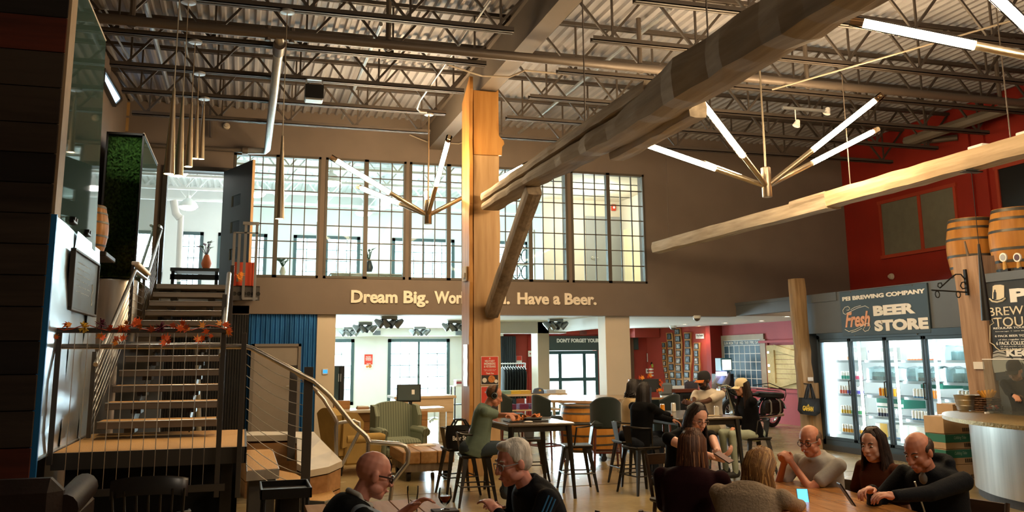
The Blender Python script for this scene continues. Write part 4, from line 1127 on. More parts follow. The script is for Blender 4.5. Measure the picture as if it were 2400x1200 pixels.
# dark furniture in the left foreground
m_leather = mat('brown leather', '#1f1411', 0.5, spec=0.25, var=0.2, scale=7, bump=0.1, bscale=40)
t = thing('leather_armchair', 'dark brown leather club armchair in the shadow at the lower left', 'armchair', (-1.62, 6.6, 0))
g = MB()
def soft(mb, lo, hi, b): mb.box(lo, hi, b)
g.box((-2.1, 6.15, 0.14), (-1.2, 7.0, 0.42), 0.05); g.build('base', m_leather, t)
g = MB(); g.box((-2.0, 6.25, 0.40), (-1.3, 6.95, 0.53), 0.05); g.build('seat_cushion', m_leather, t)
for x in (-2.12, -1.18):
    g = MB(); g.box((x-0.09, 6.15, 0.2), (x+0.09, 7.0, 0.62), 0.05); g.tube([(x, 6.1, 0.62), (x, 6.55, 0.64), (x, 7.0, 0.66)], 0.105, 14); g.build('armrest', m_leather, t)
g = MB(); g.box((-2.12, 6.0, 0.3), (-1.18, 6.25, 0.84), 0.09); g.build('backrest', m_leather, t)
for x in (-2.05, -1.25):
    for y in (6.1, 6.92): g = MB(); g.tube([(x, y, 0.14), (x, y, 0.0)], [0.03, 0.02], 8); g.build('leg', m_black, t)
bpy.data.objects[t.name].location.y += 1.1
m_blkw = mat('black lacquered wood', '#1a1816', 0.3, spec=0.6)
def windsor(label, c, rz):
    t = thing('windsor_chair', label, 'chair', c, rz); L = lambda x, y, z: Vector((x, y, z))
    g = MB(); g.lathe([(0.001, 0.43), (0.19, 0.43), (0.215, 0.445), (0.215, 0.46), (0.19, 0.465), (0.001, 0.45)], (0, 0, 0), 20); g.build('seat', m_blkw, t, world=False)
    for sx in (-1, 1):
        for sy in (-1, 1):
            g = MB(); g.tube([L(sx*0.13, sy*0.13, 0.44), L(sx*0.165, sy*0.165, 0.25), L(sx*0.21, sy*0.21, 0)], [0.014, 0.022, 0.012], 8); g.build('leg', m_blkw, t, world=False)
    g = MB(); g.tube([L(-0.17, -0.17, 0.22), L(0.17, -0.17, 0.22)], 0.01, 6); g.tube([L(-0.17, 0.17, 0.22), L(0.17, 0.17, 0.22)], 0.01, 6); g.tube([L(0, -0.17, 0.22), L(0, 0.17, 0.22)], 0.01, 6); g.build('stretcher', m_blkw, t, world=False)
    for k in range(7):
        x = -0.18+0.06*k; g = MB(); g.tube([L(x, -0.19, 0.45), L(x*1.15, -0.25, 0.66), L(x*1.2, -0.29, 0.84)], [0.008, 0.011, 0.007], 6); g.build('spindle', m_blkw, t, world=False)
    g = MB()
    for i in range(12):
        pass
    pts = [L(0.24*math.sin(a), -0.29+0.05*(1-math.cos(a*1.2)), 0.86-0.03*abs(math.sin(a))**3) for a in [(-1+2*i/14)*1.35 for i in range(15)]]
    rows = [[p+Vector((0, 0, z))+Vector((0, dy, 0)) for p in pts] for z, dy in ((-0.05, -0.012), (0.05, -0.012), (0.065, 0), (0.05, 0.012), (-0.05, 0.012), (-0.05, -0.012))]
    g.grid(rows, 0, True); g.build('top_rail', m_blkw, t, world=False)
    g = MB(); g.tube([L(-0.24, -0.08, 0.67), L(-0.25, -0.2, 0.68), L(-0.15, -0.28, 0.68), L(0.15, -0.28, 0.68), L(0.25, -0.2, 0.68), L(0.24, -0.08, 0.67)], 0.012, 6); g.build('arm_bow', m_blkw, t, world=False)
    return t
p = W(350, 1118, Z=0.92)
windsor('black spindle back wooden chair in front of the landing, lower left', (p.x, p.y+0.3, 0), R(0))
p = W(668, 1142, Z=0.72)
t = thing('black_side_table', 'small black tray topped table in front of the steps', 'table', (p.x, p.y, 0))
g = MB(); g.box((p.x-0.17, p.y-0.22, 0.68), (p.x+0.17, p.y+0.25, 0.70), 0.004); g.build('top', m_blkw, t)
g = MB()
for a in ((-0.18, -0.23, -0.165, 0.26), (0.165, -0.23, 0.18, 0.26), (-0.18, -0.23, 0.18, -0.215), (-0.18, 0.245, 0.18, 0.26)): g.box((p.x+a[0], p.y+a[1], 0.67), (p.x+a[2], p.y+a[3], 0.74), 0.003)
g.build('rim', m_black, t)
for sx in (-0.15, 0.15):
    for sy in (-0.2, 0.23): g = MB(); g.tube([(p.x+sx, p.y+sy, 0.68), (p.x+sx*1.1, p.y+sy*1.1, 0)], 0.014, 6); g.build('leg', m_black, t)
# ------------------------------------------------------------------ upper office seen through the windows
m_wsteel = mat('white joist steel', '#e6e8e6', 0.5)
protos_w = {}
def white_joist(y, label):
    t = thing('white_roof_joist', label, 'joist', (-2, y, 5.5), 0, 'white joists of the upper office')
    for nm, z, h in (('top_chord', 0.70, 0.05), ('bottom_chord', 0.0, 0.05)):
        g = MB(); g.box((0, -0.045, z), (12, 0.045, z+h)); g.build(nm, m_wsteel, t, world=False)
    for i in range(11):
        for k in (0, 1):
            if k not in protos_w:
                g = MB(); g.bar((0, 0, 0.03), (0.55*(1-2*k), 0, 0.72), 0.03); protos_w[k] = g.build('web_bar', m_wsteel, t, world=False); protos_w[k].location = (0.55, 0, 0)
            else:
                o = protos_w[k].copy(); C.objects.link(o); o.parent = t; o.location = (0.55+1.1*i, 0, 0)
for y, lab in ((18.2, 'nearest'), (19.7, 'second'), (21.2, 'third'), (22.7, 'farthest')): white_joist(y, 'white web joist in the upper office, %s to the gallery windows' % lab)
g = MB(); g.box((3.30, 17.2, 5.72), (3.60, 24.9, 6.26)); meta(g.build('white_beam', m_white, loc=(3.45, 21, 5.72)), 'white steel beam running back through the upper office', 'beam')
def bell(label, px, py, y, r=0.22):
    p = W(px, py, Y=y); t = thing('bell_pendant', label, 'pendant lamp', p)
    g = MB(); g.lathe([(r, 0.0), (r*0.98, 0.02), (r*0.8, 0.10), (r*0.45, 0.17), (0.05, 0.20), (0.04, 0.27), (0.001, 0.28)], p, 18); g.build('shade', m_white, t)
    g = MB(); g.lathe([(r*0.93, 0.0), (r*0.75, -0.05), (r*0.4, -0.075), (0.001, -0.08)][::-1], p, 16); g.build('globe', m_bulb, t)
    g = MB(); g.tube([p+Vector((0, 0, 0.26)), (p.x, p.y, DZ)], 0.008, 6); g.build('cord', m_white, t)
bell('white bell pendant in the upper office, seen through the stair doorway', 441, 485, 21.5)
bell('white bell pendant high behind the slim brass pendants', 416, 405, 18.6)
bell('white bell pendant behind the leftmost gallery window', 600, 455, 21.0)
bell('grey white bell pendant behind the second gallery window', 776, 428, 18.6)
bell('faint white bell pendant behind the middle of the first window', 852, 500, 23.0)
p = W(1417, 420, Y=18.6)
t = thing('dome_light', 'round ceiling dome light in the small side room upstairs', 'ceiling light', p)
g = MB(); g.lathe([(0.001, -0.08), (0.1, -0.07), (0.17, -0.03), (0.2, 0.0)], p, 20); g.build('globe', m_bulb, t)
g = MB(); g.lathe([(0.2, 0.0), (0.21, 0.02), (0.2, 0.05), (0.001, 0.05)], p, 20); g.tube([(p.x, p.y, p.z+0.03), (p.x, p.y, 5.5)], 0.03, 8); g.build('base', m_brush, t)
light('side_room_lamp', 'POINT', (p.x, p.y, p.z-0.25), 45, (1, 0.86, 0.62), 0.15)
for x, y in ((1.0, 20.5), (4.5, 20.5), (7.5, 19)):
    light('office_lamp', 'POINT', (x, y, 5.0), 55, (1, 0.97, 0.93), 0.25)
a = W(1372, 506, Y=20.28); b = W(1466, 506, Y=20.28)
t = thing('side_room_door', 'grey flush door with lever handle in the small room upstairs', 'door', ((a.x+b.x)/2, 20.28, 2.87)); t['kind'] = 'structure'
g = MB(); g.box((a.x, 20.25, 2.87), (b.x, 20.29, a.z), 0.004); g.build('leaf', mat('grey door', '#8f8f8d', 0.5), t)
q = W(1388, 604, Y=20.24)
g = MB(); g.lathe([(0.03, 0.0), (0.03, 0.02), (0.001, 0.02)], q, 12, T=Matrix.Rotation(PI/2, 4, 'X')); g.tube([q, q+Vector((0, -0.05, 0)), q+Vector((0.14, -0.05, 0))], 0.012, 6); g.build('handle', m_chrome, t)
q = W(1437, 487, Y=20.28); t = thing('fire_alarm', 'small red fire alarm strobe on the wall above the upstairs door', 'alarm', q)
g = MB(); g.box(q+Vector((-0.06, -0.05, -0.08)), q+Vector((0.06, 0, 0.08)), 0.01); g.build('body', mat('alarm red', '#c83a1e', 0.4), t)
g = MB(); g.ball(q+Vector((0.0, -0.06, 0.0)), (0.03, 0.02, 0.035), 8); g.build('strobe', m_sign, t)
g = MB(); x0, x1 = 8.45, 8.9
for k in range(7): g.box((8.0+0.0, 17.6+0.36*k, 2.9), (8.02, 17.9+0.36*k, 4.9), 0.005)
g = MB()
pts = []
for k in range(26): pts.append((8.93-0.03*(k % 2), 17.3+0.11*k))
g.grid([[Vector((x, y, z)) for x, y in pts] for z in (2.87, 4.75)]); meta(g.build('curtain', mat('cream curtain', '#e3d6ad', 0.9), loc=(8.9, 18.7, 2.87)), 'pale cream hanging curtain at the right of the small upstairs room', 'curtain')
# shelf of coiled hoses
q = W(1224, 600, Y=18.3); t = thing('hose_rack', 'white rack with looped dark hoses behind the window beside the brace', 'rack', (q.x, 18.3, 2.87))
for py in (545, 582, 620):
    a = W(1224, py, Y=18.3); g = MB(); g.box((a.x-0.25, 18.2, a.z-0.02), (a.x+0.25, 18.5, a.z)); g.build('shelf', m_wsteel, t)
g = MB()
for x in (-0.25, 0.25): g.box((q.x+x-0.015, 18.2, 2.87), (q.x+x+0.015, 18.5, 4.4))
g.build('upright', m_wsteel, t)
for py in (565, 600, 638):
    for dx in (-0.12, 0.08):
        a = W(1224, py, Y=18.17); g = MB(); g.tube([a+Vector((dx+0.09*math.cos(u*2*PI/14), 0.005*u, 0.14*math.sin(u*2*PI/14))) for u in range(15)], 0.012, 6); g.build('hose', mat('dark green hose', '#1e4a46', 0.5), t)
# desk at the head of the stair with a plant, plants and a low cabinet inside the windows
def plant_vase(label, px, py, y, h, m, flower=None):
    p = W(px, py, Y=y); t = thing('vase_with_plant', label, 'plant', p); rnd = random.Random(int(px))
    g = MB(); g.lathe([(0.001, 0), (h*0.13, 0), (h*0.2, h*0.2), (h*0.1, h*0.5), (h*0.07, h*0.55)], p, 14); g.build('vase', m, t)
    for k in range(9):
        a = rnd.uniform(0, 6.28); r = rnd.uniform(0.1, 0.3)*h
        q = p+Vector((r*math.cos(a), r*math.sin(a), h*rnd.uniform(0.72, 1.0))); g = MB(); g.bar(p+Vector((0, 0, h*0.5)), q, 0.012); s = q-p; s = Vector((s.x, s.y, 0.02)).normalized()
        g.add([q, q+Vector((0.03, 0, 0.03))+s*0.03, q+s*0.12+Vector((0, 0, 0.02)), q-Vector((0.03, 0, -0.02))+s*0.03, q+Vector((0, 0, 0.006)), ], [(0, 1, 2, 3)]); g.build('leaf', flower if (flower and k % 3 == 0) else mat('grey green leaf', '#47604a', 0.6), t)
t = thing('office_desk', 'dark desk seen through the stair doorway', 'desk', (-0.9, 18.2, 2.87))
a = W(400, 628, Y=18.0); b = W(515, 628, Y=18.0)
g = MB(); g.box((a.x, 17.9, a.z-0.06), (b.x, 18.6, a.z)); g.build('top', m_dark, t)
g = MB(); g.box((a.x, 17.95, a.z-0.22), (b.x, 18.0, a.z-0.12)); g.build('rail', m_black, t)
for x in (a.x+0.05, b.x-0.05): g = MB(); g.box((x-0.03, 17.95, 2.86), (x+0.03, 18.55, a.z-0.06)); g.build('leg', m_black, t)
plant_vase('plant in an orange pot standing on the dark upstairs desk', 483, 630, 18.2, 0.5, mat('orange pot', '#cc6a35', 0.6), mat('mauve flower', '#a58fa8', 0.7))
zc_ = W(860, 640, Y=17.5).z
t = thing('office_cabinet', 'low grey cabinet standing just inside the gallery windows', 'cabinet', (2.3, 17.6, 2.87))
a = W(776, 640, Y=17.5); b = W(945, 640, Y=17.5)
g = MB(); g.box((a.x, 17.45, 2.87), (b.x, 17.9, a.z-0.02), 0.005); g.build('body', mat('grey laminate', '#9aa3a4', 0.5), t)
g = MB(); g.box((a.x-0.02, 17.43, a.z-0.02), (b.x+0.02, 17.92, a.z)); g.build('top', m_white, t)
for k in range(1, 4):
    x = a.x+(b.x-a.x)*k/4; g = MB(); g.box((x-0.004, 17.44, 2.9), (x+0.004, 17.452, a.z-0.05)); g.build('door_gap', m_dark, t)
plant_vase('dark vase with a sprig standing on the low grey cabinet upstairs', 865, 637, 17.6, 0.42, mat('dark vase', '#3d4652', 0.4))
plant_vase('small green plant on the sill of the first gallery window', 662, 645, 17.4, 0.3, m_white)
g = MB(); g.tube([W(407, 470, Y=20), W(412, 500, Y=20), W(422, 512, Y=20)], 0.08, 12); g.tube([W(424, 505, Y=20), W(418, 640, Y=20), W(417, 660, Y=20)], 0.06, 12); meta(g.build('vent_pipe', m_white, loc=W(418, 640, Y=20)), 'fat white bent pipe in the corner of the upper office', 'pipe')

# ------------------------------------------------------------------ lettering on the fascia
t = thing('wall_lettering', 'raised white letters reading Dream Big Work Hard Have a Beer on the taupe fascia', 'sign', (4.3, YW, 2.6))
a = W(822, 712, Y=YW); b = W(1003, 712, Y=YW); h = 0.295
def word(s, px0, px1, hb, drop=0.0):
    a = W(px0, 712, Y=YW); b = W(px1, 712, Y=YW)
    text('letter', s, (a.x, YW-0.002, 2.686-drop), (1, 0, 0), (0, 0, 1), b.x-a.x, hb, 0.03, m_letter, t, bold=0.034, split=True)
word('Dream', 822, 931, 0.24); word('Big.', 945, 1004, 0.31, 0.07); word('Work', 1017, 1098, 0.24); word('Hard.', 1104, 1194, 0.24)
word('Have', 1212, 1286, 0.235); word('a', 1296, 1312, 0.175); word('Beer.', 1323, 1397, 0.235)

# ------------------------------------------------------------------ lower room: ceiling fittings
m_spot = mat('grey spot metal', '#8c9294', 0.35, metal=0.6)
def spot_cluster(label, px, py, heads=4):
    p = W(px, py, Z=2.485); p.y = min(p.y, 24.2); p.z = 2.49
    t = thing('spot_cluster', label, 'ceiling light', p, 0, 'spot clusters on the low ceiling')
    g = MB(); g.box(p+Vector((-0.16, -0.07, -0.06)), p+Vector((0.16, 0.07, 0)), 0.01); g.build('ceiling_plate', m_spot, t)
    for k in range(heads):
        x = -0.27+0.54*k/(heads-1); T = Matrix.Rotation(R(50*(1 if x > 0 else -1)), 4, 'Y') @ Matrix.Rotation(R(25*((k % 2)*2-1)), 4, 'X')
        c = p+Vector((x*0.75, 0, -0.13))
        g = MB(); g.tube([p+Vector((x*0.4, 0, -0.05)), c+Vector((0, 0, 0.05)), c], 0.012, 6); g.lathe([(0.03, 0.1), (0.05, 0.06), (0.085, -0.08), (0.08, -0.085), (0.05, -0.02), (0.001, -0.02)], c, 12, T=T); g.build('spot_head', m_spot, t)
for px, py, lab in ((912, 742, 'first'), (856, 756, 'second'), (806, 772, 'third'), (984, 767, 'fourth'), (1065, 752, 'fifth'), (1188, 760, 'sixth'), (1302, 748, 'seventh')):
    spot_cluster('grey cluster of spot heads on the low white ceiling, %s' % {'first': 'nearest, left of the pillar', 'second': 'left beyond the nearest one', 'third': 'close to the cream column', 'fourth': 'before the big window', 'fifth': 'just left of the timber pillar', 'sixth': 'just right of the timber pillar', 'seventh': 'above the barrel table'}[lab], px, py)
for k, (px, lab) in enumerate(((883, 'white bulkhead above the poster'), (1077, 'white bulkhead left of the pillar'))):
    a = W(px-9, 785, Y=24.58); b = W(px+9, 775, Y=24.58); t = thing('air_grille', 'small grey air grille in the ' + lab, 'vent', ((a.x+b.x)/2, 24.58, a.z))
    g = MB(); g.box((a.x, 24.57, a.z), (b.x, 24.6, b.z)); g.build('frame', m_spot, t)
    for j in range(5): z = a.z+(b.z-a.z)*(j+0.5)/5; g = MB(); g.box((a.x+0.01, 24.555, z-0.008), (b.x-0.01, 24.57, z+0.004)); g.build('slat', m_slate, t)
for px0, px1, lab in ((1359, 1375, 'above the glass doors'), (1513, 1528, 'above the dark sign right of the cream column')):
    a = W(px0, 785, Y=24.73); b = W(px1, 776, Y=24.73); g = MB(); g.box((a.x, 24.72, a.z), (b.x, 24.75, b.z), 0.005)
    for j in range(5): z = a.z+(b.z-a.z)*(j+0.5)/5; g.box((a.x+0.01, 24.71, z-0.006), (b.x-0.01, 24.72, z+0.004))
    meta(g.build('air_grille', mat('red grille', '#7a4034', 0.5), loc=(a.x, 24.73, a.z)), 'small grille in the red bulkhead ' + lab, 'vent')
def dome_cam(label, px, py, r):
    p = W(px, py, Z=2.47); p.z = 2.49; t = thing('dome_camera', label, 'camera', p)
    g = MB(); g.lathe([(r, 0.0), (r, -0.05), (r*0.9, -0.06)][::-1], p, 16); g.build('ring', m_white, t)
    g = MB(); g.lathe([(0.001, -0.06-r*0.7), (r*0.55, -0.06-r*0.5), (r*0.85, -0.06)], p, 16); g.build('dome', mat('smoked dome', '#5b5650', 0.1), t)
dome_cam('white dome camera hanging from the low ceiling right of the cream column', 1633, 742, 0.085)
dome_cam('farther white dome camera near the photo slabs', 1577, 765, 0.10)
for k, (px, py) in enumerate(((1605, 760), (1785, 752), (1700, 757), (1638, 764), (1845, 742))):
    p = W(px, py, Z=2.486); p.z = 2.49; t = thing('recessed_light', 'round recessed light in the low ceiling, %s' % ('before the tall slab', 'above the barn door', 'above the calendar board', 'beside the slab wall', 'closest to the grey ledge')[k], 'ceiling light', p)
    g = MB(); g.lathe([(0.001, -0.004), (0.07, -0.004)], p, 16); g.build('lens', m_lens, t); g = MB(); g.lathe([(0.07, -0.008), (0.1, -0.008), (0.1, 0)], p, 16); g.build('ring', m_white, t)
    light('downlight', 'SPOT', (p.x, p.y, 2.46), 35, (1, 0.9, 0.75), 0.06, target=(p.x, p.y, 0), spot_size=R(120), spot_blend=0.8)

# ------------------------------------------------------------------ entrance wall beyond: sign, glass doors, clothes
m_dksign = mat('dark green sign', '#3b4743', 0.6)
def dark_band(n, x0, x1, z0, z1):
    g = MB(); g.box((x0, 24.93, z0), (x1, 24.98, z1), 0.004); return g.build(n, m_dksign, loc=((x0+x1)/2, 24.95, z0))
a = W(1282, 822, Y=24.93); b = W(1410, 790, Y=24.93)
o = meta(dark_band('door_sign', a.x, b.x+0.4, a.z, 2.28), 'dark green sign band over the glass doors reading DON\'T FORGET YOUR', 'sign')
a = W(1305, 803, Y=24.93); b = W(1404, 795, Y=24.93)
text('lettering', "DON'T FORGET YOUR", (a.x, 24.93, a.z), (1, 0, 0), (0, 0, 1), b.x-a.x, 0.12, 0.01, m_sign, o, bold=0.05)
a = W(1452, 820, Y=24.93); b = W(1496, 790, Y=24.93); meta(dark_band('blank_sign', a.x, b.x, a.z, b.z), 'plain dark band above the narrow entrance window right of the cream column', 'sign')
def glazed(name, label, x0, x1, z0, z1, mull, rails, kind=True):
    t = thing(name, label, 'door', ((x0+x1)/2, 24.97, z0)); t['kind'] = 'structure'
    g = MB(); e = 0.05
    for x in [x0+e/2, x1-e/2]+mull: g.box((x-e, 24.95, z0), (x+e, 25.0, z1))
    for z in [z0+0.06, z1-0.05]+rails: g.box((x0, 24.951, z-0.05), (x1, 24.999, z+0.05))
    g.build('frame', mat('teal black frame', '#2b4a4e', 0.4), t)
    xs = [x0]+mull+[x1]
    for i in range(len(xs)-1): g = MB(); g.box((xs[i]+e, 24.97, z0+0.1), (xs[i+1]-e, 24.976, z1-0.1)); g.build('pane', m_clear, t)
    return t
xa = W(1312, 850, Y=24.97).x; xb = W(1369, 850, Y=24.97).x
zr_ = W(1340, 889, Y=24.97).z
glazed('door_2', None, 8.44, 10.1, 0, W(1340, 822, Y=24.97).z, [xa, xb], [zr_])
glazed('window_20', None, 10.44, 10.95, 0.3, 2.0, [], [])
a = W(1495, 890, Y=24.9); g = MB(); g.box((11.02, 24.9, 0), (11.27, 25.0, 2.26)); struct(g.build('trim_9', wood('brown stained post', '#6b4a33', '#4a3122', 'z', 2.5, 0.7, 0.3)))
g = MB(); a = W(1238, 850, Y=24.95); b = W(1249, 850, Y=24.95); g.box((a.x, 24.92, 0), (b.x, 25.0, 2.3)); struct(g.build('trim_10', m_red))
a = W(1174, 850, Y=24.9); b = W(1209, 850, Y=24.9)
t = thing('board_screen', 'screen of dark vertical boards right of the timber pillar', 'screen', ((a.x+b.x)/2, 24.9, 0))
for k in range(8):
    x0 = a.x+(b.x-a.x)*k/8; x1 = a.x+(b.x-a.x)*(k+1)/8; g = MB(); g.box((x0+0.005, 24.86+0.01*(k % 2), 0), (x1-0.005, 24.95, 2.27)); g.build('board', wood('dark board', '#3d444a', '#262b30', 'z', 3, 0.8, 0.3), t)
# hanging clothes
rk = 21.5; zrail = W(1200, 852, Y=rk).z
a = W(1176, 850, Y=rk); b = W(1232, 850, Y=rk)
t = thing('clothes_rack', 'metal clothes rack carrying dark garments right of the pillar', 'clothes rack', ((a.x+b.x)/2, rk, 0))
g = MB(); g.tube([(a.x-0.1, rk, zrail), (b.x, rk, zrail)], 0.014, 8); g.build('rail', m_chrome, t)
for x in (a.x-0.08, b.x-0.02): g = MB(); g.tube([(x, rk, 0.02), (x, rk, zrail)], 0.014, 8); g.bar((x, rk-0.25, 0.02), (x, rk+0.25, 0.02), 0.03); g.build('upright', m_chrome, t)
gl = []
n_g = 9
for k in range(n_g):
    x = a.x+(b.x-a.x)*(k+0.3)/n_g; rnd = random.Random(k)
    lab = ('grey black shirt on a hanger at the pillar end of the rack', 'charcoal shirt on a hanger, second from the pillar end of the rack', 'black shirt hanging third from the pillar end of the rack', 'black shirt hanging fourth from the pillar end of the rack', 'black shirt hanging at the middle of the rack', 'black shirt hanging just right of the rack middle', 'black shirt hanging third from the door end of the rack', 'black shirt hanging second from the door end of the rack', 'dark green black shirt on the door end of the rack')[k]
    t = thing('hanging_shirt', lab, 'shirt', (x, rk, zrail-0.9), 0, 'dark shirts on the rack')
    g = MB(); rows = []
    for i in range(8):
        u = i/7; z = zrail-0.10-0.75*u; wd_ = 0.20+0.02*math.sin(5*u); th = 0.025+0.012*math.sin(3*u+k)
        if i == 0: wd_, th = 0.06, 0.015
        rows.append([Vector((x+th*math.cos(q*2*PI/10), rk+wd_*math.sin(q*2*PI/10), z)) for q in range(10)])
    g.grid(rows, 0, True, True); g.build('garment', mat(('charcoal cloth', 'black cloth', 'green black cloth')[0 if k < 2 else (2 if k == 8 else 1)], ('#3a4044', '#23282a', '#1f2c2a')[0 if k < 2 else (2 if k == 8 else 1)], 0.95), t)
    g = MB(); g.tube([(x, rk-0.2, zrail-0.14), (x, rk, zrail-0.07), (x, rk+0.2, zrail-0.14)], 0.008, 5); g.tube([(x, rk, zrail-0.07), (x, rk, zrail), (x, rk+0.02, zrail+0.025)], 0.005, 5); g.build('hanger', m_white, t)
a = W(1215, 834, Y=24.9); b = W(1222, 848, Y=24.9)
def poster(name, label, px0, py0, px1, py1, Y, fields):
    a = W(px0, py1, Y=Y); b = W(px1, py0, Y=Y)
    t = thing(name, label, 'poster', ((a.x+b.x)/2, Y, a.z)); w_ = b.x-a.x; h_ = b.z-a.z
    g = MB(); g.box((a.x, Y-0.008, a.z), (b.x, Y, b.z)); g.build('sheet', m_paper, t)
    for f_ in fields:
        if f_[0] == 'box':
            _, u0, v0, u1, v1, m = f_; g = MB(); g.box((a.x+w_*u0, Y-0.0105, a.z+h_*v0), (a.x+w_*u1, Y-0.008, a.z+h_*v1)); g.build('print', m, t)
        elif f_[0] == 'disc':
            _, u0, v0, r_, m = f_; g = MB(); g.lathe([(0.001, 0.0125), (r_*w_, 0.0125), (r_*w_, 0.008)], (a.x+w_*u0, Y, a.z+h_*v0), 12, T=Matrix.Rotation(PI/2, 4, 'X')); g.build('print', m, t)
        else:
            _, s, u0, v0, u1, v1, m = f_; text('print', s, (a.x+w_*u0, Y-0.0105, a.z+h_*v0), (1, 0, 0), (0, 0, 1), w_*(u1-u0), h_*(v1-v0), 0.002, m, t, bold=0.02)
    return t
m_pred = mat('poster red', '#d8412f', 0.6); m_pdark = mat('poster dark photo', '#2a2320', 0.6, var=0.5, scale=30); m_food = mat('poster food', '#c97a35', 0.6, var=0.4, scale=40)
F1 = [('box', 0.03, 0.34, 0.97, 0.985, m_pred), ('box', 0.03, 0.02, 0.97, 0.34, m_pdark), ('text', 'MILITARY', 0.22, 0.80, 0.78, 0.87, m_sign), ('text', 'MEMBERS', 0.18, 0.70, 0.82, 0.78, m_sign), ('text', '& VETERANS', 0.17, 0.60, 0.83, 0.68, m_sign),
      ('text', 'enjoy a meal on us', 0.15, 0.52, 0.85, 0.55, m_sign), ('text', 'all november long', 0.2, 0.475, 0.8, 0.505, m_sign), ('text', 'Thank You', 0.28, 0.37, 0.72, 0.43, m_sign), ('disc', 0.5, 0.93, 0.04, m_sign), ('disc', 0.2, 0.16, 0.13, m_paper), ('disc', 0.6, 0.2, 0.2, m_food), ('disc', 0.85, 0.12, 0.1, m_paper)]
poster('poster', 'red veterans poster pinned on the timber pillar', 1127, 835, 1168, 902, PYF-0.012, F1)
poster('poster', 'lower red poster on the timber pillar behind the seated man', 1127, 905, 1168, 970, PYF-0.012, [('box', 0.03, 0.3, 0.97, 0.98, m_pred), ('box', 0.03, 0.02, 0.97, 0.3, m_pdark), ('text', 'MILITARY', 0.22, 0.75, 0.78, 0.82, m_sign)])
poster('poster', 'red poster on the white wall between the two bright windows', 853, 830, 874, 864, 24.99, [('box', 0.03, 0.28, 0.97, 0.985, m_pred), ('box', 0.03, 0.02, 0.97, 0.28, m_paper), ('text', 'MILITARY', 0.2, 0.78, 0.8, 0.86, m_sign), ('text', 'MEMBERS', 0.16, 0.67, 0.84, 0.75, m_sign), ('text', 'VETERANS', 0.16, 0.56, 0.84, 0.64, m_sign), ('text', 'Thank You', 0.28, 0.32, 0.75, 0.38, m_sign), ('disc', 0.35, 0.14, 0.14, m_food), ('disc', 0.68, 0.17, 0.2, m_food)])
poster('notice', 'orange notice behind the clothes rack on the red wall', 1210, 834, 1223, 852, 24.98, [('box', 0.05, 0.4, 0.95, 0.98, m_pred), ('box', 0.05, 0.02, 0.95, 0.4, m_paper)])
poster('notice', 'small white notice beside the white column', 1238, 822, 1247, 836, 24.90, [('disc', 0.5, 0.5, 0.2, m_pink)])
# red corner: whiteboard, switch, fire extinguisher
t = poster('whiteboard', 'small whiteboard on the red wall above the fire extinguisher', 1517, 828, 1544, 848, 24.98, [('text', 'a b', 0.3, 0.4, 0.6, 0.6, m_chalk)]); t['category'] = 'whiteboard'
g = MB(); a = W(1516, 849, Y=24.99); b = W(1545, 827, Y=24.99); g.box((a.x, 24.985, a.z), (b.x, 25.0, b.z)); g.build('frame', mat('brown frame', '#6a3a28', 0.6), t)
t = poster('notice', 'pale pink notice low on the red wall left of the extinguisher', 1514, 864, 1521, 875, 24.98, [('disc', 0.5, 0.5, 0.2, m_dark)])
p = W(1527, 885, Y=24.8); t = thing('fire_extinguisher', 'red fire extinguisher with white bands on the red wall', 'fire extinguisher', p)
g = MB(); g.lathe([(0.001, 0), (0.07, 0), (0.075, 0.02), (0.075, 0.3), (0.05, 0.36), (0.02, 0.38), (0.001, 0.38)], p, 14); g.build('cylinder', mat('extinguisher red', '#c22a1c', 0.3), t)
for z in (0.04, 0.13, 0.22): g = MB(); g.lathe([(0.0765, z), (0.0765, z+0.05)], p, 14); g.build('label', m_paper, t)
g = MB(); g.tube([p+Vector((0, 0, 0.37)), p+Vector((0, 0, 0.43)), p+Vector((0.07, 0, 0.46))], 0.015, 6); g.tube([p+Vector((0, 0, 0.42)), p+Vector((0.1, 0, 0.40)), p+Vector((0.09, -0.02, 0.2))], 0.01, 6); g.build('valve', m_black, t)
g = MB(); g.box(p+Vector((-0.03, -0.09, 0.30)), p+Vector((0.03, -0.085, 0.40))); g.build('tag', mat('lime tag', '#b5cc55', 0.7), t)
g = MB(); pts = [W(1456, 842, Y=20.6), W(1456, 842, Y=20.6), W(1475, 843, Y=20.6), W(1457, 842, Y=20.5)]; pts[0] = Vector((pts[0].x-0.2, 20.45, 0)); pts[3] = Vector((pts[0].x+0.04, 20.45, 0))
t = thing('leaning_panel', 'white panel with brown edge leaning beside the cream column', 'panel', pts[0])
g.add(pts+[q+Vector((0.01, 0.05, 0)) for q in pts], [(0, 1, 2, 3), (7, 6, 5, 4), (0, 4, 5, 1), (1, 5, 6, 2), (3, 2, 6, 7)]); g.build('board', m_white, t)
g = MB(); g.bar(pts[2], pts[3], 0.04, 0.05); g.build('edge', m_plankx, t)
# thermostat
a = W(762, 871, Y=16.9); t = thing('thermostat', 'white thermostat with blue screen on the cream column', 'thermostat', a)
g = MB(); g.box(a+Vector((-0.055, -0.025, -0.055)), a+Vector((0.055, 0, 0.055)), 0.008); g.build('case', m_white, t)
g = MB(); g.box(a+Vector((-0.04, -0.027, -0.03)), a+Vector((0.04, -0.025, 0.035))); g.build('screen', emis('blue screen', '#2f86c8', 1.2), t)

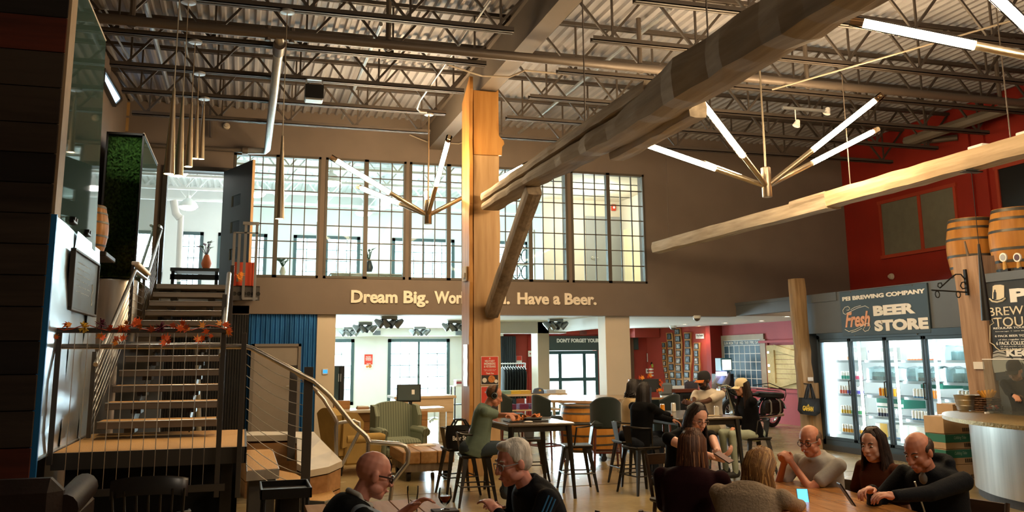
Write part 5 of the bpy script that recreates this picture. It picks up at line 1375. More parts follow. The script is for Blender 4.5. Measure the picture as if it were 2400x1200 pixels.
# ------------------------------------------------------------------ photo slabs on the slanted wall
def SW(px, py):
    d = AR*((px-1200)/F_PX)+AU*((CY_PX-py)/F_PX)+AF; o = Vector((0, 0, CAM_H)); t_ = (A-o).dot(SL_N)/d.dot(SL_N); return o+d*t_
A = Vector((11.75, YF, 0)) + SL_N*0.001
def suv(px, py): p = SW(px, py); return (p-A).dot(SL_U), p.z
m_pic = [mat('photo print %d' % k, c, 0.4, var=0.7, scale=18) for k, c in enumerate(('#6f7c86', '#98a0a2', '#55616b', '#a59a90'))]
m_slab = wood('live edge slab', '#cf9a5e', '#93602f', 'z', 2.2, 0.5, 0.15, 6)
def slab_board(label, top, bot, wt, wb_, nf, seed):
    rnd = random.Random(seed); (u0, z0), (u1, z1) = suv(*bot), suv(*top)
    t = thing('photo_slab', label, 'wall decoration', A+SL_U*u0+Vector((0, 0, z0)))
    L = []; Rr = []
    for i in range(15):
        f_ = i/14; u = u0+(u1-u0)*f_+0.02*math.sin(f_*7+seed); w_ = (wb_+(wt-wb_)*f_)*0.5*(1+0.12*math.sin(f_*11+seed*2)); z = z0+(z1-z0)*f_
        L.append((u-w_, z)); Rr.append((u+w_, z))
    g = MB(); g.prism(L[::-1]+Rr, A, SL_U, (0, 0, 1), SL_N*0.05); g.build('slab', m_slab, t)
    for k in range(nf):
        f_ = (k+0.5)/nf; u = u0+(u1-u0)*f_+0.02*math.sin(f_*7+seed); z = z0+(z1-z0)*f_; w_ = (wb_+(wt-wb_)*f_)*rnd.uniform(0.30, 0.38); h_ = (z1-z0)/nf*rnd.uniform(0.34, 0.44)
        g = MB(); g.prism([(u-w_, z-h_), (u+w_, z-h_), (u+w_, z+h_), (u-w_, z+h_)], A+SL_N*0.05, SL_U, (0, 0, 1), SL_N*0.02); o = g.build('picture_frame', m_black, t)
        g = MB(); w2, h2 = w_*0.74, h_*0.78; g.prism([(u-w2, z-h2), (u+w2, z-h2), (u+w2, z+h2), (u-w2, z+h2)], A+SL_N*0.0705, SL_U, (0, 0, 1), SL_N*0.001); g.build('photo', rnd.choice(m_pic), o)
slab_board('leftmost, narrow live edge slab of framed photos, lower than its neighbours', (1557, 802), (1567, 902), 0.17, 0.19, 7, 1)
slab_board('second live edge slab of framed photos from the whiteboard', (1570, 780), (1582, 906), 0.24, 0.26, 7, 2)
slab_board('tallest live edge slab of framed photos, in the middle', (1590, 769), (1596, 906), 0.27, 0.28, 8, 3)
slab_board('fourth live edge slab of framed photos, beside the small sign', (1615, 779), (1613, 906), 0.28, 0.26, 7, 4)
slab_board('rightmost, short live edge slab of framed photos by the corner', (1637, 803), (1633, 906), 0.22, 0.22, 6, 5)
a = SW(1632, 794); b = SW(1650, 782)
t = thing('small_sign', 'small white sign above the rightmost photo slab', 'sign', a)
(u0, z0), (u1, z1) = suv(1632, 794), suv(1650, 782); g = MB(); g.prism([(u0, z0), (u1, z0), (u1, z1), (u0, z1)], A, SL_U, (0, 0, 1), SL_N*0.02); g.build('board', m_sign, t)
text('lettering', 'The Build', A+SL_U*(u0+0.02)+Vector((0, 0, z0+(z1-z0)*0.45))+SL_N*0.02, SL_U, (0, 0, 1), (u1-u0)*0.85, (z1-z0)*0.38, 0.003, m_dark, t, bold=0.03)
text('lettering', 'our story in wood', A+SL_U*(u0+0.05)+Vector((0, 0, z0+(z1-z0)*0.18))+SL_N*0.02, SL_U, (0, 0, 1), (u1-u0)*0.6, (z1-z0)*0.13, 0.003, m_dark, t)

# ------------------------------------------------------------------ pink wall: calendar board, barn door
PXW = 12.78
a = W(1697, 799, X=PXW); b = W(1783, 799, X=PXW); z1 = W(1740, 797, X=PXW).z; z0 = W(1740, 925, X=PXW).z
t = thing('calendar_board', 'big blue slate calendar board ruled in white, weekday names on top', 'chalkboard', (PXW, (a.y+b.y)/2, z0))
g = MB(); g.box((PXW-0.01, b.y, z0), (PXW+0.02, a.y, z1)); g.build('board', mat('blue slate', '#33566b', 0.5, var=0.2, scale=2), t)
y0, y1 = a.y, b.y; hh = (z1-z0)
g = MB()
for k in range(8): y = y0+(y1-y0)*k/7; g.box((PXW-0.014, y-0.012, z0), (PXW-0.01, y+0.012, z1-0.10*hh))
for k in range(7): z = z1-0.10*hh-(0.9*hh)*k/6; g.box((PXW-0.0141, min(y0, y1), z-0.008), (PXW-0.0101, max(y0, y1), z+0.008))
g.box((PXW-0.014, min(y0, y1), z1-0.015), (PXW-0.01, max(y0, y1), z1)); g.build('ruling', m_sign, t)
for k, s in enumerate(('SUN', 'MON', 'TUE', 'WED', 'THUR', 'FRI', 'SAT')):
    yy = y0+(y1-y0)*(k+0.06)/7; text('weekday', s, (PXW-0.01, yy, z1-0.078*hh), (0, -1, 0), (0, 0, 1), abs(y1-y0)/7*0.82, 0.055*hh, 0.004, m_sign, t, bold=0.015)
g = MB(); f_ = 0.17
g.box((PXW-0.03, y1-f_, z1), (PXW+0.02, y0+f_*1.6, z1+0.14)); g.box((PXW-0.03, y0, z0-0.1), (PXW+0.02, y0+f_*1.6, z1)); g.box((PXW-0.03, y1-f_*1.4, z0-0.1), (PXW+0.02, y1, z1)); g.build('frame', mat('beige frame', '#a99a86', 0.6, var=0.06), t)
a = W(1800, 806, X=PXW); y1 = 14.9; zt = W(1850, 808, X=PXW).z; zb2 = W(1850, 911, X=PXW).z
t = thing('barn_door', 'cream board sliding barn door with a crossed brace on the pink wall', 'door', (PXW, 17, zb2))
n = 9
for k in range(n):
    z0_, z1_ = zb2+(zt-zb2)*k/n, zb2+(zt-zb2)*(k+1)/n; g = MB(); g.box((PXW-0.03, y1, z0_+0.004), (PXW, a.y, z1_-0.004)); g.build('board', m_barndoor, t)
cyy = W(1863, 850, X=PXW-0.05).y; e = 0.14
g = MB(); g.box((PXW-0.06, a.y-0.32, zb2), (PXW-0.03, a.y, zt)); g.build('stile', m_barndoor, t)
for (ya, za), (yb, zb3) in (((a.y-0.32, zt-0.05), (y1, zb2+0.1)), ((a.y-0.32, zb2+0.05), (y1, zt-0.1))):
    g = MB(); g.bar((PXW-0.045, ya, za), (PXW-0.045, yb, zb3), 0.13, 0.03, side=(0, 0, 1)); g.build('brace', m_barndoor, t)
g = MB()
for z in (zt-0.2, (zt+zb2)/2, (zt+zb2)/2-0.15): g.box((PXW-0.065, a.y-0.12, z), (PXW-0.06, a.y-0.04, z+0.05))
g.build('hardware', m_chrome, t)
g = MB(); g.box((PXW-0.02, a.y, zb2-0.1), (PXW+0.02, a.y+0.35, zt+0.08)); struct(g.build('trim_11', m_red))
g = MB(); g.box((PXW-0.04, 14.9, zb2-0.10), (PXW+0.02, 22.2, zb2-0.02)); struct(g.build('trim_12', m_pink))
g = MB(); g.box((PXW-0.06, 14.9, zt+0.06), (PXW+0.02, a.y+0.35, zt+0.12)); struct(g.build('trim_13', m_pink))
# ------------------------------------------------------------------ beer fridge wall
m_frdark = mat('blue black fridge frame', '#2e3c44', 0.4, metal=0.3)
m_frwhite = mat('fridge lining', '#e9eeee', 0.5)
m_led = emis('fridge strip light', '#f2fbff', 17.0)
FY = [13.97, 13.10, 12.21, 11.34, 10.40]
FZ0, FZ1 = 0.19, 1.93
t = thing('beer_fridge', 'wide four door glass fridge filled with cans under the beer store sign', 'fridge', (FX, 12.2, 0))
g = MB(); g.box((FX+0.86, 10.38, 0.1), (FX+0.89, 13.98, 2.0)); g.box((FX+0.06, 10.38, 0.1), (FX+0.88, 13.98, 0.16)); g.box((FX+0.06, 10.38, 1.96), (FX+0.88, 13.98, 2.02)); g.box((FX+0.06, 13.96, 0.1), (FX+0.88, 13.99, 2.0)); g.box((FX+0.06, 10.36, 0.1), (FX+0.88, 10.39, 2.0)); g.build('lining', m_frwhite, t)
g = MB(); g.box((FX-0.03, 10.35, FZ1), (FX+0.06, 14.03, 2.035)); g.box((FX-0.03, 10.35, 0.10), (FX+0.06, 14.03, FZ0)); g.box((FX-0.03, 13.95, 0.1), (FX+0.06, 14.03, 2.0)); g.box((FX-0.03, 10.35, 0.1), (FX+0.06, 10.42, 2.0)); g.build('frame', m_frdark, t)
SHELF_Z = [1.55, 1.22, 0.97, 0.63, 0.31]
for k in range(4):
    ya, yb = FY[k], FY[k+1]; e = 0.055
    g = MB(); x0, x1 = FX-0.05, FX-0.005
    g.box((x0, ya-e, FZ0), (x1, ya-0.008, FZ1), 0.006); g.box((x0, yb+0.008, FZ0), (x1, yb+e, FZ1), 0.006); g.box((x0, yb+0.008, FZ1-e), (x1, ya-0.008, FZ1), 0.006); g.box((x0, yb+0.008, FZ0), (x1, ya-0.008, FZ0+e), 0.006)
    d = g.build('door', m_frdark, t)
    g = MB(); g.box((FX-0.03, yb+e, FZ0+e), (FX-0.024, ya-e, FZ1-e)); g.build('pane', glass('fridge glass', '#f6fbfb', 0.06), d)
    g = MB(); yh = yb+0.035; g.tube([(FX-0.05, yh, 0.98), (FX-0.085, yh, 0.98), (FX-0.085, yh, 1.22), (FX-0.05, yh, 1.22)], 0.010, 6); g.build('handle', m_gun, d)
    g = MB(); g.box((FX+0.07, ya-0.085, FZ0+0.08), (FX+0.10, ya-0.055, FZ1-0.06)); g.build('strip_light', m_led, t)
    for z in SHELF_Z:
        g = MB()
        for x in (FX+0.16, FX+0.32, FX+0.5, FX+0.68, FX+0.82): g.box((x-0.006, yb+0.03, z-0.012), (x+0.006, ya-0.12, z))
        g.box((FX+0.145, yb+0.03, z-0.028), (FX+0.155, ya-0.12, z+0.012)); g.build('shelf', m_spot, t)
    light('fridge_lamp', 'AREA', (FX+0.13, (ya+yb)/2, 1.90), 7, (0.93, 0.98, 1.0), 0.1, 0.6, (FX+0.5, (ya+yb)/2, 0.4))
m_can = mat('can white', '#e9ebea', 0.35, metal=0.2)
m_lid = mat('can lid', '#c9cbcc', 0.3, metal=0.9)
CANP = {}
def can(label, p, colr, group, h=0.15, r=0.032, band=(0.12, 0.45), base=None):
    key = (colr, base, h)
    if key not in CANP:
        g = MB(); b0, b1 = band
        g.lathe([(0.001, 0), (r*0.8, 0), (r, h*0.06), (r, h*b0)], (0, 0, 0), 12, 0); g.lathe([(r, h*b0), (r, h*b1)], (0, 0, 0), 12, 1); g.lathe([(r, h*b1), (r, h*0.9)], (0, 0, 0), 12, 0)
        g.lathe([(r, h*0.9), (r*0.8, h*0.98), (r*0.8, h), (r*0.72, h*0.985), (0.001, h*0.985)], (0, 0, 0), 12, 2)
        o = g.build('beer_can', [mat('can base '+(base or 'w'), base, 0.35) if base else m_can, mat('can band '+colr, colr, 0.35), m_lid]); CANP[key] = o
        o.location = p
    else:
        o = CANP[key].copy(); C.objects.link(o); o.location = p
    return meta(o, label, 'can', group)
DN = ['first', 'second', 'third', 'fourth']; SN = ['top', 'second', 'third', 'fourth', 'lowest']
rows = {
 (0, 0): [('#e8854a', 1), ('#dcdcdc', 4)], (0, 1): [('#3f9a8e', 4), ('#c9466c', 4)], (0, 2): [('#d06a5a', 3), ('#5a4fb0', 6)], (0, 3): [('#cfae3a', 4), ('#3f9a5e', 5)], (0, 4): [('#d89a2a', 9)],
 (1, 0): [('#c9c9cf', 5)], (1, 1): [('#d9b0b0', 9)], (1, 2): [('#e07a1a', 1), ('#e8a41e', 6)], (1, 3): [('#2e3858', 5), ('#c4c8cc', 3)],
 (2, 0): [('#e4794a', 9)], (2, 1): [('#e2623e', 6)], (2, 2): [('#2f78b0', 6), ('#d9822a', 2)], (2, 3): [('#2f78b0', 7), ('#d9662a', 2)],
 (3, 0): [('#5ab6c2', 9)], (3, 1): [('#4a4560', 9)], (3, 2): [('#c05a4a', 8)],
}
CN = {'#e8854a': 'orange banded', '#dcdcdc': 'plain pale', '#3f9a8e': 'teal banded', '#c9466c': 'pink banded', '#d06a5a': 'coral banded', '#5a4fb0': 'purple banded', '#cfae3a': 'mustard banded', '#3f9a5e': 'green banded', '#d89a2a': 'amber banded', '#c9c9cf': 'grey white', '#d9b0b0': 'rose banded', '#e07a1a': 'deep orange', '#e8a41e': 'golden yellow', '#2e3858': 'navy banded', '#c4c8cc': 'silver white', '#e4794a': 'orange footed', '#e2623e': 'scarlet banded', '#2f78b0': 'blue footed', '#d9822a': 'orange brown', '#d9662a': 'rust banded', '#5ab6c2': 'light blue', '#4a4560': 'dark dotted', '#c05a4a': 'red footed'}
for (k, s), spec in rows.items():
    ya, yb = FY[k], FY[k+1]; z = SHELF_Z[s]; n = sum(c for _, c in spec); y = yb+0.075
    seq = [c for c, m_ in spec for _ in range(m_)][::-1]
    ORDW = ['first', 'second', 'third', 'fourth', 'fifth', 'sixth', 'seventh', 'eighth', 'ninth', 'tenth']
    for ci, c in enumerate(seq):
        grp = '%s cans on the %s shelf, %s fridge door' % (CN[c], SN[s], DN[k])
        full = c in ('#e8a41e', '#e07a1a', '#5ab6c2', '#d9822a'); foot = c in ('#e4794a', '#2f78b0', '#c05a4a', '#4a4560')
        can('%s can, %s from the left on the %s shelf behind the %s fridge door' % (CN[c], ORDW[n-1-ci], SN[s], DN[k]), (FX+0.20, y, z), c, grp, band=(0.07, 0.88) if full else ((0.06, 0.2) if foot else (0.12, 0.5)))
        y += 0.069
m_kraft = mat('kraft carton', '#c2a582', 0.8, var=0.05); m_gbox = mat('green carton', '#2f7a68', 0.7); m_wbox = mat('white carton', '#e6e6e0', 0.7); m_film = glass('shrink film', '#cfe6ea', 0.45, 0.12, 0.25, '#9fc4cc')
def carton(label, lo, hi, m, prints=(), grp=None):
    lo = Vector(lo); hi = Vector(hi); t = thing('carton', label, 'box', ((lo.x+hi.x)/2, (lo.y+hi.y)/2, lo.z), 0, grp)
    g = MB(); g.box(lo, hi, 0.004); g.build('box', m, t)
    for (v0, v1, u0, u1, mm_) in prints:
        g = MB(); h_ = hi.z-lo.z; L = hi.y-lo.y; g.box((lo.x-0.002, hi.y-L*u1, lo.z+h_*v0), (lo.x, hi.y-L*u0, lo.z+h_*v1)); g.build('print', mm_, t)
    return t
z = SHELF_Z
carton('white carton on the top shelf behind the second fridge door', (FX+0.2, FY[2]+0.42, z[0]+0.001), (FX+0.6, FY[1]-0.14, z[0]+0.22), m_wbox, [(0.6, 0.8, 0.05, 0.12, mat('navy print', '#2e3858', 0.6))])
carton('white carton on the top shelf behind the first fridge door', (FX+0.26, FY[1]+0.40, z[0]+0.001), (FX+0.6, FY[0]-0.14, z[0]+0.24), m_wbox)
carton('green carton behind the golden cans at the second fridge door', (FX+0.26, FY[2]+0.05, z[3]+0.155), (FX+0.7, FY[1]-0.2, z[3]+0.30), m_gbox, [(0.15, 0.5, 0.0, 1.0, m_wbox)])
carton('yellow and white carton at the bottom of the second fridge door', (FX+0.2, FY[2]+0.40, z[4]+0.001), (FX+0.6, FY[1]-0.2, z[4]+0.22), m_wbox, [(0.0, 1.0, 0.4, 1.0, mat('yellow print', '#e6b93a', 0.6))])
carton('white carton with blue foot at the bottom of the second fridge door', (FX+0.2, FY[2]+0.04, z[4]+0.001), (FX+0.6, FY[2]+0.38, z[4]+0.22), m_wbox, [(0.0, 0.08, 0, 1, mat('blue print', '#2f78b0', 0.6)), (0.45, 0.7, 0.3, 0.65, mat('pale print', '#b5c2c6', 0.6))])
for j in (0, 1): carton('white carton with a pale logo at the bottom of the third fridge door, %s' % ('hinge side', 'inner side')[j], (FX+0.2, FY[3]+0.06+0.36*j, z[4]+0.001), (FX+0.6, FY[3]+0.40+0.36*j, z[4]+0.22), m_wbox, [(0.0, 0.08, 0, 1, mat('blue print', '#2f78b0', 0.6)), (0.45, 0.7, 0.3, 0.65, mat('pale print', '#b5c2c6', 0.6))])
for j in (0, 1): carton('green carton lying on the second shelf of the %s' % ('third fridge door, behind the cans', 'fourth fridge door, behind the cans')[j], (FX+0.28, FY[3+j]+0.06, z[2]+0.155), (FX+0.75, FY[2+j]-0.35, z[2]+0.235), m_gbox)
for nm, k, s, x in (('film wrapped tray of pale blue cans on the top shelf of the fourth fridge door', 3, 0, 0), ('film wrapped tray under the top shelf of the fourth fridge door', 3, 1, 0.1), ('crumpled film wrapped tray on the second shelf of the third fridge door', 2, 1, 0.1), ('crumpled film wrapped tray on the second shelf of the second fridge door', 1, 1, 0.1)):
    rnd = random.Random(k*7+s); ya, yb = FY[k]-0.13, FY[k+1]+0.05; zz = z[s]+0.002
    pts = []
    for i in range(14):
        y = yb+(ya-yb)*i/13
        pts.append([Vector((FX+0.155+rnd.uniform(0, 0.012), y, zz)), Vector((FX+0.155+rnd.uniform(-0.004, 0.01), y, zz+0.1)), Vector((FX+0.16+rnd.uniform(0, 0.015), y, zz+0.19+rnd.uniform(0, 0.04))), Vector((FX+0.35, y, zz+0.2+rnd.uniform(0, 0.05))), Vector((FX+0.55, y, zz+0.2)), Vector((FX+0.55, y, zz))])
    g = MB(); g.grid(pts); o = g.build('film_wrapped_tray', m_film, loc=(FX+0.3, (ya+yb)/2, zz)); meta(o, nm, 'tray')

# ------------------------------------------------------------------ the shop sign above the fridge
SXP = FX-0.035
m_sgreen = mat('sign slate green', '#2b3a42', 0.5)
yl, yr, zb_, zt_ = 13.28, 11.18, 1.97, 2.73
t = thing('shop_sign', 'dark rectangular BEER STORE sign above the fridge doors', 'sign', (SXP, (yl+yr)/2, zb_))
g = MB(); g.box((SXP, yr, zb_), (FX, yl, zt_), 0.004); g.build('board', m_sgreen, t)
BMX_ = 9.62
def on_sign(s, px0, py0, px1, py1, m, bold, nm='lettering', shear=0.0, X=SXP, par=None, wvec=(0, 0, 1), spacing=1.0):
    """text from lower left pixel to upper right pixel on the X plane"""
    a = W(px0, py0, X=X); b = W(px1, py1, X=X)
    if py0-py1 <= 9 or s.startswith(('REG', '6 P')): nm = 'print'
    return text(nm, s, a, (0, -1, 0), wvec, a.y-b.y, b.z-a.z, 0.006, m, par, bold=bold, shear=shear, spacing=spacing, split=(X == BMX_ or py0-py1 > 17))
on_sign('PEI BREWING COMPANY', 1975, 706, 2168, 676, m_sign, 0.045, par=t)
on_sign('BEER', 2048, 741, 2144, 709, m_sign, 0.06, par=t); on_sign('STORE', 2051, 777, 2175, 743, m_sign, 0.06, par=t)
on_sign('Fresh', 1982, 768, 2038, 728, mat('salmon letter', '#e5a884', 0.6), 0.03, shear=0.35, par=t)
def swirl(px, X, r, par, m):
    pts = [W(a, b, X=X)+Vector((-0.004, 0, 0)) for a, b in px]; g = MB(); g.tube(pts, r, 5); g.build('scroll_line', m, par)
swirl([(2037, 722), (2028, 717), (2010, 722), (1992, 731), (1982, 737), (1977, 734), (1976, 727), (1981, 720), (1988, 718), (1992, 722), (1990, 727), (1985, 727)], SXP, 0.006, t, m_sign); swirl([(2018, 716), (2004, 720), (1994, 726)], SXP, 0.005, t, m_sign)
swirl([(1981, 772), (1990, 777), (2004, 773), (2020, 765), (2031, 758), (2038, 758), (2040, 766), (2036, 774), (2028, 777), (2023, 772), (2027, 767)], SXP, 0.006, t, m_sign); swirl([(1996, 779), (2008, 776), (2020, 770)], SXP, 0.005, t, m_sign)
g = MB()
for px, py in ((1994, 684), (2138, 669), (2004, 786), (2150, 783)): p = W(px, py, X=SXP); g.ball(p, 0.012, 8)
g.build('screw', m_chrome, t)
# two red-wall windows
RX = 12.9
m_redtrim = mat('red trim paint', '#a03a22', 0.6)
m_gwin = glass('grey office glass', '#6d6f68', 0.12, 0.05, 0.55, '#6e6c62')
def red_window(n, y0, y1, z0, z1, mulls, pm):
    g = MB(); e = 0.06
    for y in [y0, y1]: g.box((RX-0.04, y-e/2, z0), (RX-0.001, y+e/2, z1))
    for y in mulls: g.box((RX-0.035, y-0.04, z0), (RX-0.001, y+0.04, z1))
    g.box((RX-0.045, min(y0, y1)-e, z1-0.02), (RX-0.001, max(y0, y1)+e, z1+0.05)); g.box((RX-0.06, min(y0, y1)-e, z0-0.05), (RX-0.001, max(y0, y1)+e, z0+0.02))
    o = struct(g.build('window_%d' % n, m_redtrim, loc=(RX, (y0+y1)/2, z0)))
    ys = [y0]+mulls+[y1]
    for i in range(len(ys)-1): g = MB(); g.box((RX-0.014, ys[i], z0), (RX-0.008, ys[i+1], z1)); g.build('pane', pm, o)
red_window(21, 15.60, 13.5, 3.69, 4.82, [14.45], mat('grey office pane', '#6e6e62', 0.25, var=0.06))
a = W(2338, 400, X=RX); red_window(22, a.y, a.y-2.2, W(2338, 505, X=RX).z-0.1, W(2338, 396, X=RX).z, [], mat('black pane', '#1b1d1f', 0.2))
for k, (px, z0, z1) in enumerate(((2265, 3.6, 5.9), (2300, 3.6, 5.9))):
    y = W(px, 400, X=RX-0.05).y; g = MB(); g.box((RX-0.05, y-0.12, z0), (RX-0.001, y+0.12, z1)); struct(g.build('trim_%d' % (14+k), m_red))
g = MB(); a = W(2000, 420, X=RX); b = W(2250, 345, X=RX); g.box((RX-0.08, b.y, 5.15), (RX-0.001, 16.6, 5.25)); struct(g.build('trim_16', m_red))

# timber posts, bracket, tote bag
t = thing('timber_post', 'rounded old timber post standing at the left end of the fridge', 'post', (9.86, 14.3, 0))
g = MB(); hewn(g, stations((9.85, 14.24, 0), (9.76, 14.24, 3.05), 16, 0.12, 0.12, 0.012, 61), 12, 63, 0.03); g.build('post', m_postw, t)
g = MB(); hewn(g, stations((9.93, 14.12, 0), (9.89, 14.12, 1.15), 6, 0.10, 0.05, 0.006, 71), 12, 73, 0.03); g.build('post_patch', m_postw, t)
t = thing('timber_post', 'broad square timber post with an iron scroll bracket beside the chalk menu', 'post', (9.7, 9.95, 0))
g = MB(); rows = []
for i in range(15):
    z = 2.98*i/14; w_ = 0.006*math.sin(i*1.3); lean = 0.10*(z/2.98-1)*-1
    rows.append([Vector((9.55+w_+lean, 10.17, z)), Vector((9.55+w_+lean, 9.75, z)), Vector((9.57+w_+lean, 9.73, z)), Vector((9.84-w_+lean, 9.73, z)), Vector((9.86-w_+lean, 9.76, z)), Vector((9.86+lean, 10.17, z))])
g.grid(rows, 0, False, True); g.add(rows[-1], [(5, 4, 3, 2, 1, 0)]); g.build('post', wood('pinkish old timber', '#c2a388', '#8a6c55', 'z', 2.6, 0.8, 0.5, 7), t)
a = W(2252, 593, Y=9.95)
g = MB(); g.tube([(9.62, 9.95, 2.97), (9.58, 9.95, 3.2)], [0.02, 0.012], 8); g.build('wooden_peg', m_brace, t)
a = W(2264, 640, Y=9.95); b = W(2264, 692, Y=9.95)
t = thing('scroll_bracket', 'black wrought iron scroll bracket fixed to the broad timber post', 'bracket', (9.53, 9.95, b.z))
def yw(px, py): return W(px, py, Y=9.95)
g = MB(); g.box((9.52, 9.93, b.z), (9.555, 9.97, a.z+0.05)); g.build('wall_plate', m_black, t)
g = MB(); g.tube([yw(2183, 680), yw(2266, 685)], 0.011, 6); g.build('bar', m_black, t)
for px in ([(2262, 655), (2252, 643), (2240, 643), (2228, 652), (2212, 667), (2203, 675), (2198, 671), (2199, 664), (2206, 663), (2208, 669)], [(2264, 675), (2256, 677), (2251, 670), (2254, 662), (2260, 661), (2263, 667)]):
    g = MB(); g.tube([yw(*q) for q in px], 0.009, 6); g.build('scroll', m_black, t)
for px in (2197, 2246): g = MB(); c = yw(px, 690); g.tube([c+Vector((0.035*math.cos(u*PI/5), 0, 0.045*math.sin(u*PI/5))) for u in range(10)], 0.008, 5, closed=True); g.build('hook', m_black, t)
c = W(1900, 945, Y=13.95)
t = thing('tote_bag', 'black tote bag with yellow letters hanging on the rounded timber post', 'bag', c)
def bg(px, py, dy=0): return W(px, py, Y=13.95+dy)
front = [(1880, 932), (1921, 934), (1923, 968), (1912, 975), (1884, 971), (1877, 962)]
g = MB(); A0 = [bg(*q) for q in front]; B0 = [p+Vector((0, 0.10, 0)) for p in A0]; m_ = [((A0[i]+B0[i])/2) for i in range(6)]
cf = sum(A0, Vector())/6+Vector((0, -0.03, 0)); g.add(A0+B0+[cf], [(i, (i+1) % 6, 12) for i in range(6)]+[(6+(i+1) % 6, 6+i, 0+i, (i+1) % 6) for i in range(6)]+[(11, 10, 9, 8, 7, 6)]); g.build('bag_body', mat('black canvas', '#1b1b1c', 0.9), t)
g = MB(); g.tube([bg(1897, 901, 0.03), bg(1897, 899, 0.03)+Vector((0, 0.25, 0.0))], 0.012, 6); g.build('hook', m_gun, t)
for dx in (0, 1): g = MB(); g.tube([bg(1886+dx*6, 934), bg(1890+dx*5, 915), bg(1895, 900), bg(1899, 900), bg(1902+dx*2, 915), bg(1905+dx*5, 934)], 0.022, 6); g.build('strap', mat('black canvas', '#1b1b1c', 0.9), t)
a = bg(1881, 962, -0.035); b = bg(1905, 952, -0.035); text('lettering', 'GAHAN', a, (b-a).normalized()*1+Vector((0, 0, 0)) if False else (1, 0, -0.12), (0.12, 0, 1), b.x-a.x, 0.085, 0.004, mat('bag yellow', '#e8b92a', 0.6), t, bold=0.03)
g = MB(); g.tube([bg(1892, 951, -0.03), bg(1896, 951, -0.03), bg(1894, 948, -0.03)], 0.008, 5); g.build('lettering', mat('bag yellow', '#e8b92a', 0.6), t)
a = W(1893, 893, Y=14.1); b = W(1905, 884, Y=14.1); g = MB(); g.box((a.x, 14.09, a.z), (b.x, 14.1, b.z)); meta(g.build('paper_tag', m_paper, loc=(a.x, 14.1, a.z)), 'small white tag pinned to the rounded timber post', 'tag')
a = W(2276, 865, X=9.53); b = W(2296, 848, X=9.53); g = MB(); g.box((9.575, b.y, a.z), (9.605, a.y, b.z)); meta(g.build('paper_tag', m_paper, loc=(9.54, a.y, a.z)), 'white paper card pinned to the broad timber post by the bar', 'tag')

# bar back: chalk menu, barrels on the store roof, tap handles
BMX = 9.62
t = thing('chalk_menu', 'black chalk menu board of tours and kegs behind the bar', 'menu board', (BMX, 8, 1.3))
g = MB(); g.box((BMX, 6.0, 1.30), (BMX+0.04, 9.69, 2.60)); g.build('board', mat('black chalkboard', '#1c1e1f', 0.6, var=0.2, scale=3), t)
g = MB(); g.box((BMX-0.02, 6.0, 2.60), (BMX+0.37, 9.70, 2.72), 0.005); g.build('beam', m_slate, t)
def menu(s, px0, py0, px1, py1, bold=0.0, m=m_sign): on_sign(s, px0, py0, px1, py1, m, bold, X=BMX, par=t)
menu('PEI', 2369, 709, 2466, 668, 0.05); menu('BREWERY', 2319, 741, 2455, 712, 0.0, mat('chalk cream', '#e6dcc4', 0.8)); menu('TOURS', 2332, 767, 2435, 739, 0.0, mat('chalk cream', '#e6dcc4', 0.8))
menu('REGULAR TOUR: includes a', 2329, 772, 2455, 762, 0.01); menu('beverage + two 5oz samples', 2334, 779, 2440, 772); menu('6 PACK BEER TOUR: all the perks', 2333, 792, 2470, 781, 0.01); menu('of the regular tour PLUS a', 2340, 799, 2440, 792)
menu('6 PACK COLLIDING TIDES', 2336, 809, 2450, 798, 0.01); menu('all the perks of the regular tour', 2345, 814, 2450, 809); menu('PLUS a box of Colliding Tides', 2347, 820, 2450, 814)
menu('KEGS', 2360, 836, 2432, 818, 0.05); menu('RENTALS', 2362, 858, 2470, 838, 0.05, mat('chalk grey', '#a9aba8', 0.8))
cr = mat('chalk cream', '#e6dcc4', 0.8)
def mpoly(px, nm, m, off=0.004):
    p = [W(a, b, X=BMX)+Vector((-off, 0, 0)) for a, b in px]; g = MB(); g.add(p, [tuple(range(len(p)))]); g.build(nm, m, t)
mpoly([(2327, 671), (2332, 668), (2345, 667), (2354, 669), (2354, 697), (2344, 702), (2334, 703), (2326, 700)], 'hat_drawing', cr)
swirl([(2320, 700), (2326, 706), (2338, 708), (2350, 705), (2357, 699)], BMX, 0.012, t, cr)
mpoly([(2329, 702), (2329, 686), (2331, 683), (2331, 679), (2334, 679), (2334, 683), (2336, 686), (2336, 702)], 'bottle_drawing', mat('black chalkboard', '#1c1e1f', 0.6), 0.006)
swirl([(2336, 745), (2325, 748), (2330, 757), (2321, 763), (2321, 803), (2330, 808), (2335, 815), (2345, 822), (2400, 818), (2470, 815)], BMX, 0.006, t, cr)
mpoly([(2328, 826), (2336, 821), (2351, 822), (2358, 828), (2364, 850), (2363, 870), (2331, 874), (2326, 850)], 'keg_drawing', mat('chalk grey', '#a9aba8', 0.8))
swirl([(2328, 829), (2340, 826), (2358, 830)], BMX, 0.006, t, mat('black chalkboard', '#1c1e1f', 0.6)); swirl([(2327, 838), (2342, 834), (2361, 838)], BMX, 0.004, t, mat('black chalkboard', '#1c1e1f', 0.6))
g = MB(); g.box((BMX+0.05, 6.0, 0), (BMX+0.3, 9.7, 2.6)); struct(g.build('wall_bar_back', m_slate))
p1 = W(2277, 600, X=10.32); p2 = W(2376, 590, X=10.32)
barrel('oak barrel on the roof of the store, the one partly hidden by the timber post', (10.36, p1.y, 2.755), 0.88, 0.36, 0.30)
barrel('oak barrel on the roof of the store, cut by the picture edge, above the menu', (10.36, p2.y-0.06, 2.755), 0.90, 0.37, 0.30)
